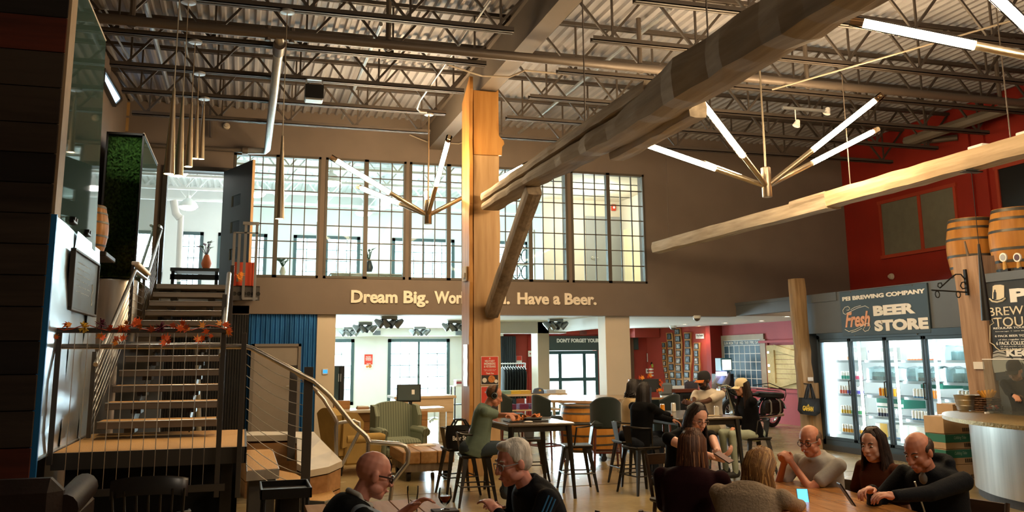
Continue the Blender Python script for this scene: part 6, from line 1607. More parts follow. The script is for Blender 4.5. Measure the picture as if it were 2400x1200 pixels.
for k, (px, lab) in enumerate(((2357, 'nearer the timber post'), (2390, 'farther from the timber post'))):
    p = W(px, 640, X=BMX+0.05); q = W(px-1, 603, X=BMX+0.05); t = thing('tap_handle', 'wooden tap handle with a round badge above the chalk menu, ' + lab, 'tap handle', (p.x, p.y, 2.72))
    g = MB(); g.box((p.x-0.02, p.y-0.06, 2.72), (p.x+0.03, p.y+0.06, 2.76)); g.build('foot', m_black, t)
    g = MB(); g.tube([(p.x, p.y, 2.75), (q.x, p.y, q.z-0.04)], [0.028, 0.02], 8); g.build('shaft', wood('tap wood', '#d9b06a', '#b98a44', 'z', 4), t)
    g = MB(); g.lathe([(0.001, 0.02), (0.06, 0.02), (0.06, 0), (0.001, 0)], (q.x, p.y, q.z), 16, T=Matrix.Rotation(-PI/2, 4, 'Y')); g.build('badge', m_sign, t)
    g = MB(); g.lathe([(0.001, 0.023), (0.042, 0.023), (0.042, 0.02)], (q.x, p.y, q.z), 16, T=Matrix.Rotation(-PI/2, 4, 'Y')); g.build('badge_print', (mat('badge grey', '#a7adb5', 0.5), mat('badge dark', '#4a2a35', 0.5))[k], t)

# ------------------------------------------------------------------ the bar and what stands on it
BT = 0.92
t = thing('bar_counter', 'round ended bar with a sheet steel front and hammered bronze top', 'bar', (8.7, 8, 0))
ctrl = [(9.1, 9.70), (9.0, 9.75), (8.72, 9.66), (8.3, 9.25), (7.98, 8.75), (7.78, 8.2), (7.68, 7.5), (7.66, 6.6), (7.66, 5.4), (8.75, 5.4)]
def smooth(P, n=4):
    out = []
    for i in range(1, len(P)-2):
        p0, p1, p2, p3 = [Vector((*P[j], 0)) for j in (i-1, i, i+1, i+2)]
        for k in range(n):
            u = k/n; q = 0.5*((2*p1)+(p2-p0)*u+(2*p0-5*p1+4*p2-p3)*u*u+(3*p1-p0-3*p2+p3)*u**3); out.append((q.x, q.y))
    return [P[0]]+out+P[-2:]
poly = smooth(ctrl)
g = MB(); g.prism(poly[::-1], (0, 0, BT-0.045), (1, 0, 0), (0, 1, 0), (0, 0, 0.045)); g.build('top', mat('hammered bronze', '#8d7443', 0.35, metal=0.7, var=0.3, scale=40, bump=0.3), t)
ins = [((a-8.95)*0.83+8.98, (b-7.6)*0.86+7.55) for a, b in poly]
g = MB(); rows = [[Vector((a+0.004*math.sin(i*1.1+z*2), b, z)) for i, (a, b) in enumerate(ins)] for z in (0.10, 0.4, 0.7, BT-0.045)]
g.grid(rows[::-1]); g.build('steel_front', m_stain, t)
g = MB(); g.prism([((a-8.95)*0.985+8.98, (b-7.6)*0.99+7.6) for a, b in ins][::-1], (0, 0, 0), (1, 0, 0), (0, 1, 0), (0, 0, 0.10)); g.build('kick', m_skirt, t)
def onbar(px, py): return W(px, py, Z=BT)
p = onbar(2276, 962); t = thing('metal_bucket', 'shiny straight sided metal tub at the round end of the bar', 'bucket', p+Vector((0.06, 0.1, 0)))
c = p+Vector((0.06, 0.1, 0)); g = MB(); g.lathe([(0.001, 0.002), (0.14, 0.0), (0.175, 0.19), (0.18, 0.195), (0.17, 0.19), (0.135, 0.01), (0.001, 0.01)], c, 22); g.build('tub', m_stain, t)
for z in (0.06, 0.13): g = MB(); g.lathe([(0.14+0.035*z/0.19+0.003, z-0.004), (0.14+0.035*z/0.19+0.006, z), (0.14+0.035*z/0.19+0.003, z+0.004)], c, 22); g.build('rib', m_stain, t)
def woven(name, label, c, rx, ry, h, m, cat='basket', nrow=6, ncol=22, r=0.012):
    t = thing(name, label, cat, c)
    g = MB()
    for i in range(nrow):
        z = h*(i+0.5)/nrow; g.tube([c+Vector(((rx+0.008*(1 if (j+i) % 2 else -1))*math.cos(2*PI*j/ncol), (ry+0.008*(1 if (j+i) % 2 else -1))*math.sin(2*PI*j/ncol), z)) for j in range(ncol)], r, 5, closed=True)
    g.build('weave', m, t)
    g = MB(); g.lathe([(0.001, 0.004), (rx*0.95, 0.004), (rx*0.95, 0.0)], c, 16)
    for j in range(ncol//2): a = 4*PI*j/ncol; g.tube([c+Vector((rx*math.cos(a), ry*math.sin(a), 0)), c+Vector((rx*math.cos(a), ry*math.sin(a), h))], r*0.6, 4)
    g.build('frame', m, t); return t
p = onbar(2316, 964); c = p+Vector((0.14, 0.16, 0)); m_wick = mat('brown wicker', '#5a3c24', 0.7, var=0.3, scale=30)
woven('wicker_basket', 'brown woven basket holding rolled yellow napkins on the bar', c, 0.17, 0.15, 0.17, m_wick)
for k in range(6):
    q = c+Vector((-0.05+0.02*k, -0.03+0.015*k, 0.1)); d = Vector((-0.15+0.05*k, 0.05, 0.12)); g = MB(); g.tube([q-d*0.6, q+d*1.1+Vector((0.12, 0, 0.02))], 0.017, 8)
    meta(g.build('rolled_napkin', mat('yellow napkin', '#e0a03a', 0.8), loc=q), 'yellow rolled tube in the brown woven basket, %s' % ('nearest the metal tub', 'second from the metal tub', 'third from the metal tub', 'third from the till side', 'second from the till side', 'nearest the till')[k], 'napkin', 'yellow tubes in the woven basket')
p = onbar(2337, 968); c = p+Vector((0.03, 0.08, 0)); woven('wire_basket', 'small black twisted basket at the front of the bar', c, 0.11, 0.09, 0.085, m_black, nrow=4, ncol=18, r=0.007)
for k in range(3): q = c+Vector((-0.05+0.05*k, 0.01, 0.055)); g = MB(); g.ball(q, (0.035, 0.03, 0.03), 8); meta(g.build('sweet_packet', (m_pred, m_paper, m_pred)[k], loc=q), 'wrapped sweet in the small black basket, %s' % ('tub side', 'pale one', 'card side')[k], 'sweet')
c = onbar(2362, 960)+Vector((0.1, 0.12, 0)); t = thing('round_card', 'green round card standing by the black basket', 'card', c); g = MB(); T = Matrix.Rotation(R(75), 4, 'X') @ Matrix.Rotation(R(20), 4, 'Z'); g.lathe([(0.001, 0.004), (0.085, 0.004), (0.085, 0), (0.001, 0)], c+Vector((0, 0, 0.085)), 18, T=T); g.build('disc', mat('mint card', '#6cc488', 0.6), t)
g = MB(); g.bar(c+Vector((0, 0.03, 0)), c+Vector((0, 0.01, 0.1)), 0.02, 0.005); g.build('stand', m_black, t)
c = onbar(2345, 945)+Vector((0.0, 0.25, 0)); g = MB(); g.ball(c+Vector((0, 0, 0.12)), (0.10, 0.03, 0.05), 10, T=Matrix.Rotation(R(-25), 4, 'Y')); g.tube([c, c+Vector((0, 0, 0.1))], 0.004, 5); meta(g.build('blue_card', mat('blue card', '#34508e', 0.6), loc=c), 'dark blue tag standing behind the woven basket', 'card')
c = onbar(2385, 968)+Vector((0.12, 0.05, 0)); t = thing('tablet_till', 'black tablet till tilted on a stand at the picture edge', 'till', c)
g = MB(); T = Matrix.Translation(c+Vector((0.05, 0, 0.2))) @ Matrix.Rotation(R(-35), 4, 'Y'); g.box((-0.015, -0.13, -0.18), (0.015, 0.13, 0.18), 0.006, 0, T); g.build('tablet', m_black, t)
g = MB(); g.box(c+Vector((-0.1, -0.08, 0)), c+Vector((0.15, 0.08, 0.02)), 0.005); g.bar(c+Vector((-0.08, 0, 0.01)), c+Vector((0.06, 0, 0.17)), 0.1, 0.02); g.build('stand', m_black, t)
# wire rack of crisps, black cover, clear screen
c = onbar(2332, 935)+Vector((0.2, 0.35, 0)); t = thing('wire_rack', 'black wire rack for crisp packets on the bar', 'rack', c)
g = MB()
for z in (0.10, 0.16): g.tube([c+Vector((x, y, z)) for x, y in ((-0.36, -0.12), (0.36, -0.12), (0.36, 0.12), (-0.36, 0.12))], 0.006, 5, closed=True)
for k in range(9): x = -0.36+0.09*k; g.tube([c+Vector((x, -0.12, 0.16)), c+Vector((x, -0.12, 0.10)), c+Vector((x, 0.12, 0.10)), c+Vector((x, 0.12, 0.16))], 0.004, 4)
for x in (-0.34, 0.34):
    for y in (-0.1, 0.1): g.tube([c+Vector((x, y, 0)), c+Vector((x, y, 0.1))], 0.006, 5)
g.build('wire', m_black, t)
def packet(label, p, m1, m2, rz, tilt):
    T = Matrix.Translation(p) @ Matrix.Rotation(rz, 4, 'Z') @ Matrix.Rotation(tilt, 4, 'X')
    t = thing('crisp_packet', label, 'snack packet', p); rows = []
    for i in range(9):
        u = i/8; z = 0.27*u; d = 0.035*math.sin(PI*u)**0.7+0.001; w_ = 0.09-0.008*math.sin(PI*u)
        rows.append([T @ Vector((w_*math.cos(a), -d*math.sin(a) if True else 0, z)) for a in [2*PI*j/12 for j in range(12)]])
    g = MB(); g.grid(rows, 0, True, True); g.build('bag', m1, t)
    g = MB(); g.grid([[T @ Vector((x, -0.037*math.sin(PI*(0.25+0.4*v))**0.7-0.001, 0.27*(0.25+0.4*v))) for x in (-0.05, -0.02, 0.02, 0.05)] for v in (0, .25, .5, .75, 1)]); g.build('print', m2, t)
m_org = mat('orange packet', '#dd4a1e', 0.3, var=0.15, scale=14); m_tan = mat('tan packet', '#9a8064', 0.35, var=0.2, scale=14); m_pinkp = mat('packet window', '#d98f70', 0.5)
for k, (dx, m1, m2, lab) in enumerate(((-0.29, m_org, m_pinkp, 'orange crisp packet at the tub end of the wire rack'), (-0.13, m_org, m_pinkp, 'orange crisp packet second along the wire rack'), (0.0, m_tan, m_org, 'tan crisp packet in the middle of the wire rack'), (0.12, m_tan, m_paper, 'tan and black crisp packet right of the rack middle'), (0.27, m_org, m_org, 'plain orange crisp packet at the till end of the wire rack'))):
    packet(lab, c+Vector((dx, 0.0, 0.108)), m1, m2, R(-8+9*k), R(-14))
q = onbar(2283, 925)+Vector((0.05, 0.3, 0)); t = thing('covered_tap', 'black cloth covered bar tap on a white base beside the crisps', 'tap', q); g = MB(); g.lathe([(0.08, 0.13), (0.075, 0.2), (0.065, 0.3), (0.045, 0.37), (0.02, 0.39), (0.001, 0.392)], q, 14); g.lathe([(0.001, 0.13), (0.08, 0.13)], q, 14); g.build('cover', mat('black cloth cover', '#121212', 0.9), t); g = MB(); g.lathe([(0.07, 0.0), (0.075, 0.13)], q, 14); g.build('base', m_paper, t)
t = thing('clear_screen', 'clear plastic screen standing on the bar before the menu', 'screen', (8.9, 9.0, BT)); ps = [W(2302, 843, X=8.9), W(2420, 838, X=8.9)]
g = MB(); g.box((8.9, ps[1].y-0.5, BT), (8.906, ps[0].y, ps[0].z)); g.build('sheet', glass('acrylic', '#eef2ef', 0.2, 0.05, 0.08, '#c8ccc8'), t)
g = MB(); g.box((8.895, ps[1].y-0.5, ps[0].z), (8.911, ps[0].y, ps[0].z+0.01)); g.box((8.85, ps[0].y-0.03, BT), (8.96, ps[0].y, BT+0.02)); g.build('edge', m_sign, t)
# cartons stacked against the bar
bx = [('kraft carton on top of the stack beside the bar', 0.62, 0.86, m_kraft), ('green banded carton second in the stack beside the bar', 0.42, 0.60, m_gbox), ('green banded carton third in the stack beside the bar', 0.22, 0.40, m_gbox), ('plain carton at the foot of the stack beside the bar', 0.0, 0.205, m_kraft)]
p0 = W(2193, 1046, X=8.75); p1 = W(2282, 1040, Y=p0.y)
zz = [0.605, 0.405, 0.205, 0.0]; hh_ = [0.22, 0.195, 0.195, 0.20]
y0 = 9.75
for k, (lab, _, _, m) in enumerate(bx):
    lo = Vector((8.98+0.01*(k % 2), 10.0, zz[k]+0.001)); hi = Vector((9.44, 10.36, zz[k]+hh_[k])); tt = thing('carton', lab, 'box', ((lo.x+hi.x)/2, 10.18, lo.z))
    g = MB(); g.box(lo, hi, 0.004); g.build('box', m_kraft if m is m_kraft else m_kraft, tt)
    if m is m_gbox: g = MB(); g.box((lo.x-0.001, lo.y-0.002, lo.z+0.085), (hi.x+0.001, hi.y, hi.z-0.004)); g.build('green_band', m_gbox, tt); text('print', 'Colliding Tides', (lo.x+0.14, lo.y-0.0022, lo.z+0.115), (1, 0, 0), (0, 0, 1), 0.2, 0.05, 0.001, mat('pale green print', '#9fc2b4', 0.7), tt, shear=0.3)
    g = MB()
    for j in range(11): g.box((lo.x+0.3+0.011*j, lo.y-0.0022, lo.z+0.02), (lo.x+0.3+0.011*j+(0.004 if j % 3 else 0.008), lo.y-0.001, lo.z+0.07))
    g.build('barcode', m_black, tt)
lo = Vector((9.25, 10.1, 0.83)); hi = Vector((9.52, 10.4, 0.98)); tt = thing('carton', 'pale small carton sitting on the kraft carton under the bar edge', 'box', (9.4, 10.25, 0.83)); g = MB(); g.box(lo, hi, 0.004); g.build('box', m_kraft, tt)

# ------------------------------------------------------------------ motorcycle and arcade cabinet by the pink wall
MY = 18.8
def mp(px, py, dy=0.0): return W(px, py, Y=MY+dy)
t = thing('motorcycle', 'black and chrome motorcycle with a spare tyre on its rear rack', 'motorcycle', (mp(1760, 990).x, MY, 0))
rc = mp(1806, 955); rw = 0.345; rc.z = rw
TX = Matrix.Rotation(PI/2, 4, 'X') @ Matrix.Identity(4)
def wheel(nm, c, r, yaw=0.0):
    T = Matrix.Rotation(yaw, 4, 'Z') @ Matrix.Rotation(PI/2, 4, 'X')
    g = MB(); g.lathe([(r-0.09, -0.05), (r-0.03, -0.065), (r, -0.035), (r, 0.035), (r-0.03, 0.065), (r-0.09, 0.05), (r-0.09, -0.05)], c, 28, T=T); w_ = g.build(nm, m_rubber, t)
    g = MB(); g.lathe([(r-0.09, -0.04), (r-0.115, -0.03), (r-0.115, 0.03), (r-0.09, 0.04)], c, 28, T=T); g.build('rim', m_chrome, w_)
    g = MB()
    for k in range(16): a = 2*PI*k/16; g.tube([c+T @ Vector((0.04*math.cos(a+0.5), 0.04*math.sin(a+0.5), 0.02*(1 if k % 2 else -1))), c+T @ Vector(((r-0.1)*math.cos(a), (r-0.1)*math.sin(a), 0))], 0.005, 4)
    g.lathe([(0.001, -0.06), (0.05, -0.06), (0.05, 0.06), (0.001, 0.06)], c, 12, T=T); g.build('spoke', m_chrome, w_)
wheel('wheel', rc, rw, R(20)); fc = Vector((mp(1722, 965).x, MY+0.1, 0.34)); wheel('wheel', fc, 0.34, R(5))
g = MB(); b = fc; g.tube([fc+Vector((0, -0.06, 0)), mp(1700, 905)+Vector((0, 0, 0)), ], 0.03, 8); g.tube([fc+Vector((0, 0.06, 0)), mp(1702, 905, 0.15)], 0.03, 8); g.build('fork', m_chrome, t)
g = MB(); g.tube([mp(1678, 898, -0.15), mp(1690, 905, -0.2), mp(1702, 903, 0.05), mp(1722, 912, 0.3), mp(1735, 908, 0.4)], 0.022, 8); g.build('handlebar', m_chrome, t)
g = MB(); g.ball(mp(1735, 918), (0.32, 0.16, 0.12), 14, T=Matrix.Rotation(R(8), 4, 'Y')); g.build('fuel_tank', mat('black gloss', '#17181a', 0.12, spec=0.8), t)
g = MB(); g.lathe([(0.001, 0.08), (0.09, 0.07), (0.10, 0.0), (0.06, -0.1), (0.001, -0.12)], mp(1690, 915, -0.05), 14, T=Matrix.Rotation(R(-80), 4, 'Y')); g.build('headlight', m_chrome, t)
ec = mp(1752, 958)
g = MB(); g.box(ec+Vector((-0.22, -0.13, -0.16)), ec+Vector((0.22, 0.13, 0.05)), 0.03)
for s in (-0.1, 0.12):
    for k in range(5): g.lathe([(0.001, 0.03+0.04*k), (0.10, 0.03+0.04*k), (0.10, 0.05+0.04*k), (0.001, 0.05+0.04*k)], ec+Vector((s, 0, 0)), 12, T=Matrix.Rotation(R(-18 if s < 0 else 18), 4, 'Y'))
g.build('engine', m_chrome, t)
g = MB(); g.tube([ec+Vector((-0.1, -0.15, 0.1)), ec+Vector((-0.2, -0.18, -0.12)), ec+Vector((0.1, -0.2, -0.2)), rc+Vector((0.2, -0.2, -0.05))], 0.04, 10); g.tube([ec+Vector((-0.12, -0.12, 0.05)), ec+Vector((-0.26, -0.16, -0.1))], 0.035, 8); g.build('exhaust', m_chrome, t)
g = MB(); g.tube([mp(1702, 908), ec+Vector((-0.25, 0, -0.15)), ec+Vector((0.25, 0, -0.15)), rc], 0.025, 8); g.tube([mp(1705, 912), mp(1785, 930), rc], 0.025, 8); g.build('chassis', m_black, t)
sc_ = mp(1770, 925); g = MB(); g.box(sc_+Vector((-0.22, -0.14, -0.03)), sc_+Vector((0.22, 0.14, 0.04)), 0.03); g.build('seat', m_leather, t)
g = MB(); g.lathe([(rw+0.03, -0.09), (rw+0.05, 0.0), (rw+0.03, 0.09)], rc, 16, T=Matrix.Rotation(PI/2, 4, 'X'), a0=R(10), a1=R(190)); g.build('mudguard', mat('black gloss', '#17181a', 0.12, spec=0.8), t)
rk_ = mp(1804, 926, -0.05); tp = rk_
g = MB(); T = Matrix.Rotation(R(4), 4, 'Y'); g.lathe([(0.22, -0.05), (0.28, -0.07), (0.335, -0.04), (0.335, 0.04), (0.28, 0.07), (0.22, 0.05), (0.22, -0.05)], tp, 28, T=T); o = g.build('spare_tyre', m_rubber, t)
g = MB(); g.lathe([(0.22, -0.04), (0.19, -0.03), (0.19, 0.03), (0.22, 0.04)], tp, 24, T=T)
for k in range(10): a = 2*PI*k/10; g.tube([tp+Vector((0.03*math.cos(a), 0.03*math.sin(a), 0)), tp+Vector((0.2*math.cos(a), 0.2*math.sin(a), 0))], 0.005, 4)
g.build('spare_rim', m_gun, o)
g = MB(); q = [(1765, 903), (1803, 898), (1841, 914), (1842, 926), (1837, 940)]
g.tube([mp(x, y, -0.35) for x, y in q], 0.010, 6); g.tube([mp(x, y, 0.25) for x, y in [(1790, 905), (1830, 912), (1842, 916)]], 0.010, 6)
for k in range(5): a = mp(1775+14*k, 911+1.5*k, -0.35); g.tube([a, a+Vector((0.1, 0.6, 0.0))], 0.008, 5)
for k in range(4): a = mp(1772, 912, -0.35+0.18*k); g.tube([a, a+Vector((0.62, 0, -0.06))], 0.008, 5)
g.build('luggage_rack', m_black, t)
pc = mp(1812, 953, -0.32)
g = MB(); g.box(pc+Vector((-0.24, -0.1, -0.16)), pc+Vector((0.24, 0.1, 0.14)), 0.05); o = g.build('pannier', m_leather, t)
for dx in (-0.12, 0.12): g = MB(); g.tube([pc+Vector((dx, -0.05, 0.15)), pc+Vector((dx, -0.115, 0.10)), pc+Vector((dx, -0.115, -0.1)), pc+Vector((dx-0.02, -0.09, -0.16))], 0.02, 6); g.build('strap', mat('grey strap', '#8d8276', 0.6), o)
g = MB(); g.tube([ec+Vector((0.05, -0.12, -0.12)), Vector((ec.x+0.1, ec.y-0.3, 0.005))], 0.015, 6); g.build('side_stand', m_chrome, t)
a = W(1688, 918, Y=21.3); cx = W(1700, 880, Y=21.3).x
t = thing('arcade_cabinet', 'black arcade game cabinet with a lit screen beside the calendar board', 'arcade machine', (cx+0.1, 21.5, 0))
def ap(px, py, dy=0): return W(px, py, Y=21.3+dy)
g = MB(); side = [ap(1707, 918), ap(1720, 918), ap(1720, 875), ap(1713, 868), ap(1712, 840), ap(1706, 838)]
x0 = ap(1700, 915).x; x1 = ap(1722, 915).x
g.box((x0, 21.3, 0), (x1, 22.0, ap(1715, 876).z), 0.01); g.build('cabinet', m_black, t)
g = MB(); m0 = ap(1686, 870); m1 = ap(1711, 839); g.box((m0.x, 21.2, m0.z), (m1.x, 21.5, m1.z), 0.01); o = g.build('monitor', mat('teal plastic', '#39606c', 0.4), t)
g = MB(); m2 = ap(1689, 867); m3 = ap(1708, 843); g.box((m2.x, 21.19, m2.z), (m3.x, 21.2, m3.z)); g.build('screen', emis('game screen', '#f0ead0', 2.0), o)
g = MB(); a = ap(1680, 878, -0.1); b = ap(1699, 871, -0.1); g.box((a.x, 21.1, a.z-0.03), (b.x, 21.25, b.z)); g.build('light_bar', emis('violet light', '#d9ccff', 4.0), t)
g = MB(); pts = [ap(1678, 900, -0.15), ap(1697, 900, -0.15), ap(1700, 880, 0.0), ap(1682, 880, 0.0)]; g.add(pts+[p+Vector((0, 0.05, -0.04)) for p in pts], [(0, 1, 2, 3), (7, 6, 5, 4), (0, 4, 5, 1), (1, 5, 6, 2), (2, 6, 7, 3), (3, 7, 4, 0)]); g.build('control_panel', mat('blue grey panel', '#6b8494', 0.3), t)
for dx in (0, 1): g = MB(); q = [ap(1668+24*dx, 915, -0.2), ap(1668+24*dx, 900, -0.2), ap(1680+24*dx, 877, -0.1), ap(1688+20*dx, 872, 0), ap(1688+20*dx, 890, 0), ap(1680+22*dx, 915, 0)]; n = 6; g.add(q+[p+Vector((0.05, 0, 0)) for p in q], [tuple(range(n)), tuple(range(2*n-1, n-1, -1))]+[(i, n+i, n+(i+1) % n, (i+1) % n) for i in range(n)]); g.build('side_fin', mat('grey fin', '#8d8c8a', 0.5), t)
# ------------------------------------------------------------------ people: one skinned body each, clothes and hair as its children
def remesh(mb, voxel, smooth=2, mesh_name='blob'):
    me = bpy.data.meshes.new('src'); me.from_pydata([tuple(p) for p in mb.v], [], mb.f)
    o = bpy.data.objects.new('src', me); C.objects.link(o)
    m = o.modifiers.new('r', 'REMESH'); m.mode = 'VOXEL'; m.voxel_size = voxel; m.use_smooth_shade = True
    if smooth:
        s = o.modifiers.new('s', 'SMOOTH'); s.factor = 0.5; s.iterations = smooth
    dg = bpy.context.evaluated_depsgraph_get(); dg.update()
    out = bpy.data.meshes.new_from_object(o.evaluated_get(dg)); bpy.data.objects.remove(o); bpy.data.meshes.remove(me)
    out.name = mesh_name
    return out
def child(name, me, m, parent):
    me.materials.clear(); me.materials.append(m)
    me.polygons.foreach_set('use_smooth', [True]*len(me.polygons))
    o = bpy.data.objects.new(name, me); C.objects.link(o); o.parent = parent
    return o
def cap(mb, a, b, ra, rb=None, n=12):
    """tapered limb from a to b with round ends"""
    a = Vector(a); b = Vector(b); rb = ra if rb is None else rb
    d = b-a; L = d.length
    if L < 1e-5: mb.ball(a, ra, n); return
    d.normalize(); pts = []; rs = []
    for k in (-80, -50, -20): t = R(k); pts.append(a+d*ra*math.sin(t)); rs.append(ra*math.cos(t))
    for k in (20, 50, 80): t = R(k); pts.append(b+d*rb*math.sin(t)); rs.append(rb*math.cos(t))
    mb.tube(pts, rs, n)
def ik(s, h, l1, l2, pole):
    s = Vector(s); h = Vector(h); d = h-s; L = min(d.length, (l1+l2)*0.995); d.normalize(); h = s+d*L
    a = (l1*l1-l2*l2+L*L)/(2*L); r = math.sqrt(max(0, l1*l1-a*a)); p = Vector(pole); p = p-d*p.dot(d); p.normalize()
    return s+d*a+p*r, h
def rotm(yaw=0, pitch=0, roll=0):
    """head frame: face along +Y; pitch down positive, yaw left positive"""
    return Matrix.Rotation(yaw, 4, 'Z') @ Matrix.Rotation(-pitch, 4, 'X') @ Matrix.Rotation(roll, 4, 'Y')
def hand(mb, wrist, d, palm_n, s=1.0, curl=0.5, side=1, spread=0.0):
    """palm, four curled fingers of different lengths and a thumb leaving the side of the palm"""
    d = Vector(d).normalized(); n = Vector(palm_n); n = (n-d*n.dot(d)).normalized(); u = d.cross(n)*side; w = Vector(wrist)
    T = Matrix((u, d, n)).transposed().to_4x4()
    mb.ball(w+d*0.045*s, (0.040*s, 0.052*s, 0.016*s), 12, T=T); cap(mb, w-d*0.01, w+d*0.03*s, 0.027*s, 0.027*s)
    for i, (x, L) in enumerate(((-0.030, 0.070), (-0.010, 0.080), (0.010, 0.074), (0.029, 0.058))):
        p = w+d*0.082*s+u*x*s; a = R(10)+curl*0.55; seg = L*s/3*1.05; r = 0.0088*s
        dd = d+u*(x*spread*8)
        for k in range(3):
            q = p+(dd*math.cos(a)+n*math.sin(a)).normalized()*seg; cap(mb, p, q, r, r*0.92, 8); p = q; a += curl*0.85; r *= 0.92
    p = w+d*0.025*s-u*0.034*s; q = p+(d*0.6-u*0.7+n*0.35).normalized()*0.038*s; cap(mb, p, q, 0.013*s, 0.011*s, 8); cap(mb, q, q+(d*0.9-u*0.15+n*(0.2+curl*0.5)).normalized()*0.034*s, 0.011*s, 0.009*s, 8)
SEATS = []
def person(label, head, heading, lean=10, seat=None, s=1.0, hyaw=0, hpitch=10, hroll=0, arms=None, skin='#c98f73', top=None, sleeve='short', bottom='#2a2c33', hair=None, voxel=0.0075,
           belly=0.0, slim=1.0, feet=0.42, cap_hat=None, glasses=None, neckline='crew', beard=None, extras=None, brows='#3a2a20', fem=False, legs=True, legdir=0, twist=0, mouth='#9c5a4c', ear=True):
    """head: world centre of the head; heading: compass of the chest in degrees from +X, counter clockwise"""
    H = Vector(head); rz = R(heading-90); ln = R(lean)
    up = Vector((0, math.sin(ln), math.cos(ln))); fw = Vector((0, math.cos(ln), -math.sin(ln))); rt = Vector((1, 0, 0))
    B = lambda x, y, z: (rt*x + fw*y + up*z)*s
    pel = Vector((0, 0, 0)); hn = B(0, 0.01, 0.53)
    hm = rotm(R(hyaw), R(hpitch), R(hroll))
    hc = hn + (hm.to_3x3() @ Vector((0, 0.035, 0.125)))*s
    off = Matrix.Rotation(rz, 4, 'Z') @ hc
    root = H-off                                   # pelvis in the world
    floor_z = 0.0
    t = thing('person', label, 'person', (root.x, root.y, 0), rz)
    XF[t.name] = (Matrix.Translation((root.x, root.y, 0)) @ Matrix.Rotation(rz, 4, 'Z')).inverted()
    Z0 = root.z; SEATS.append((label[:30], round(root.x, 2), round(root.y, 2), round(Z0-0.1*s, 3), rz))
    V = lambda p: p+Vector((0, 0, Z0))             # pelvis frame -> object frame
    loc = lambda wpt: XF[t.name] @ Vector(wpt) - Vector((0, 0, Z0))
    hm4 = Matrix.Translation(V(hc)) @ hm @ Matrix.Scale(s, 4)
    HP = lambda x, y, z: hm4 @ Vector((x, y, z))
    mskin = mat('skin '+skin, skin, 0.5, var=0.06, scale=18, spec=0.4)
    body = MB()
    # head
    def hb(c, r): body.ball(HP(*c), Vector(r)*s, 16, T=hm.to_3x3().to_4x4())
    hb((0, -0.012, 0.030), (0.075, 0.094, 0.085)); hb((0, 0.016, -0.025), (0.063, 0.072, 0.076)); hb((0, 0.045, -0.083), (0.040, 0.040, 0.030)); hb((0, 0.066, -0.097), (0.020, 0.018, 0.016))
    for x in (-1, 1):
        hb((0.033*x, 0.056, -0.026), (0.026, 0.024, 0.028) if fem else (0.026, 0.025, 0.026))
        if ear: hb((0.077*x, -0.006, -0.008), (0.012, 0.021, 0.032))
        hb((0.044*x if fem else 0.050*x, 0.022, -0.062), (0.020, 0.042, 0.026)); hb((0.012*x, 0.098, -0.030), (0.011, 0.011, 0.009))
    cap(body, HP(-0.036, 0.074, 0.026), HP(0.036, 0.074, 0.026), (0.006 if fem else 0.010)*s); cap(body, HP(0, 0.086, 0.014), HP(0, 0.107, -0.026), 0.010*s, 0.013*s)
    hb((0, 0.086, -0.058), (0.023, 0.012, 0.007)); hb((0, 0.083, -0.068), (0.019, 0.012, 0.008))
    cap(body, V(hn-up*0.05*s), HP(0, -0.02, -0.055), 0.056*s*(0.9+0.1*slim), 0.050*s)
    # trunk core
    bl = belly
    def tr(mb, x, y, z, r, e=0.0): mb.ball(V(B(x, y, z)), (Vector(r)+Vector((e, e, e)))*s, 16, T=Matrix((rt, fw, up)).transposed().to_4x4())
    for (c, r) in (((0, 0, 0.02), (0.155*slim, 0.11, 0.10)), ((0, 0.0, 0.18), (0.135*slim, 0.095+bl*0.5, 0.13)), ((0, -0.005, 0.35), (0.15*slim, 0.105, 0.14))): tr(body, *c, r)
    sh = [V(B(-0.185*slim, 0.0, 0.455)), V(B(0.185*slim, 0.0, 0.455))]
    cap(body, sh[0]-up*0.01, V(B(0, -0.01, 0.46)), 0.036*s, 0.048*s); cap(body, sh[1]-up*0.01, V(B(0, -0.01, 0.46)), 0.036*s, 0.048*s)
    shirt = MB()
    if top:
        rows = []
        for z, rx, ry, yo, bb in ((-0.07, 0.165, 0.125, 0, .2), (0.0, 0.178, 0.138, 0.005, .6), (0.08, 0.172, 0.132, 0.008, 1), (0.17, 0.158, 0.118, 0.005, 1), (0.26, 0.16, 0.117, 0.004, .6), (0.34, 0.172, 0.122, 0.002, .2), (0.41, 0.183, 0.118, -0.003, 0), (0.455, 0.178, 0.102, -0.008, 0), (0.485, 0.150, 0.092, -0.01, 0), (0.515, 0.095, 0.080, -0.008, 0), (0.53, 0.055, 0.055, -0.005, 0)):
            ring = []
            for j in range(24):
                a_ = 2*PI*j/24; ca, sa = math.cos(a_), math.sin(a_); e = (abs(ca)**2.5+abs(sa)**2.5)**(-1/2.5)
                ring.append(V(B(rx*slim*e*ca, yo+bl*bb*0.6+(ry+bl*bb*(1 if sa > 0 else 0.3)*0.6)*e*sa, z)))
            rows.append(ring)
        shirt.grid(rows, 0, True, True); shirt.add(rows[0], [tuple(range(24))[::-1]]); shirt.add(rows[-1], [tuple(range(24))])
        for k in (0, 1): cap(shirt, V(B((-0.165, 0.165)[k]*slim, -0.003, 0.445)), V(B((-0.055, 0.055)[k], -0.012, 0.476)), 0.062*s, 0.060*s)
        if neckline == 'collar':
            shirt.tube([V(B(0.070*math.cos(a), 0.005+0.072*math.sin(a), 0.515+0.02*(1 if math.sin(a) < 0 else -0.4))) for a in [2*PI*j/14 for j in range(14)]], 0.014*s, 6, closed=True)
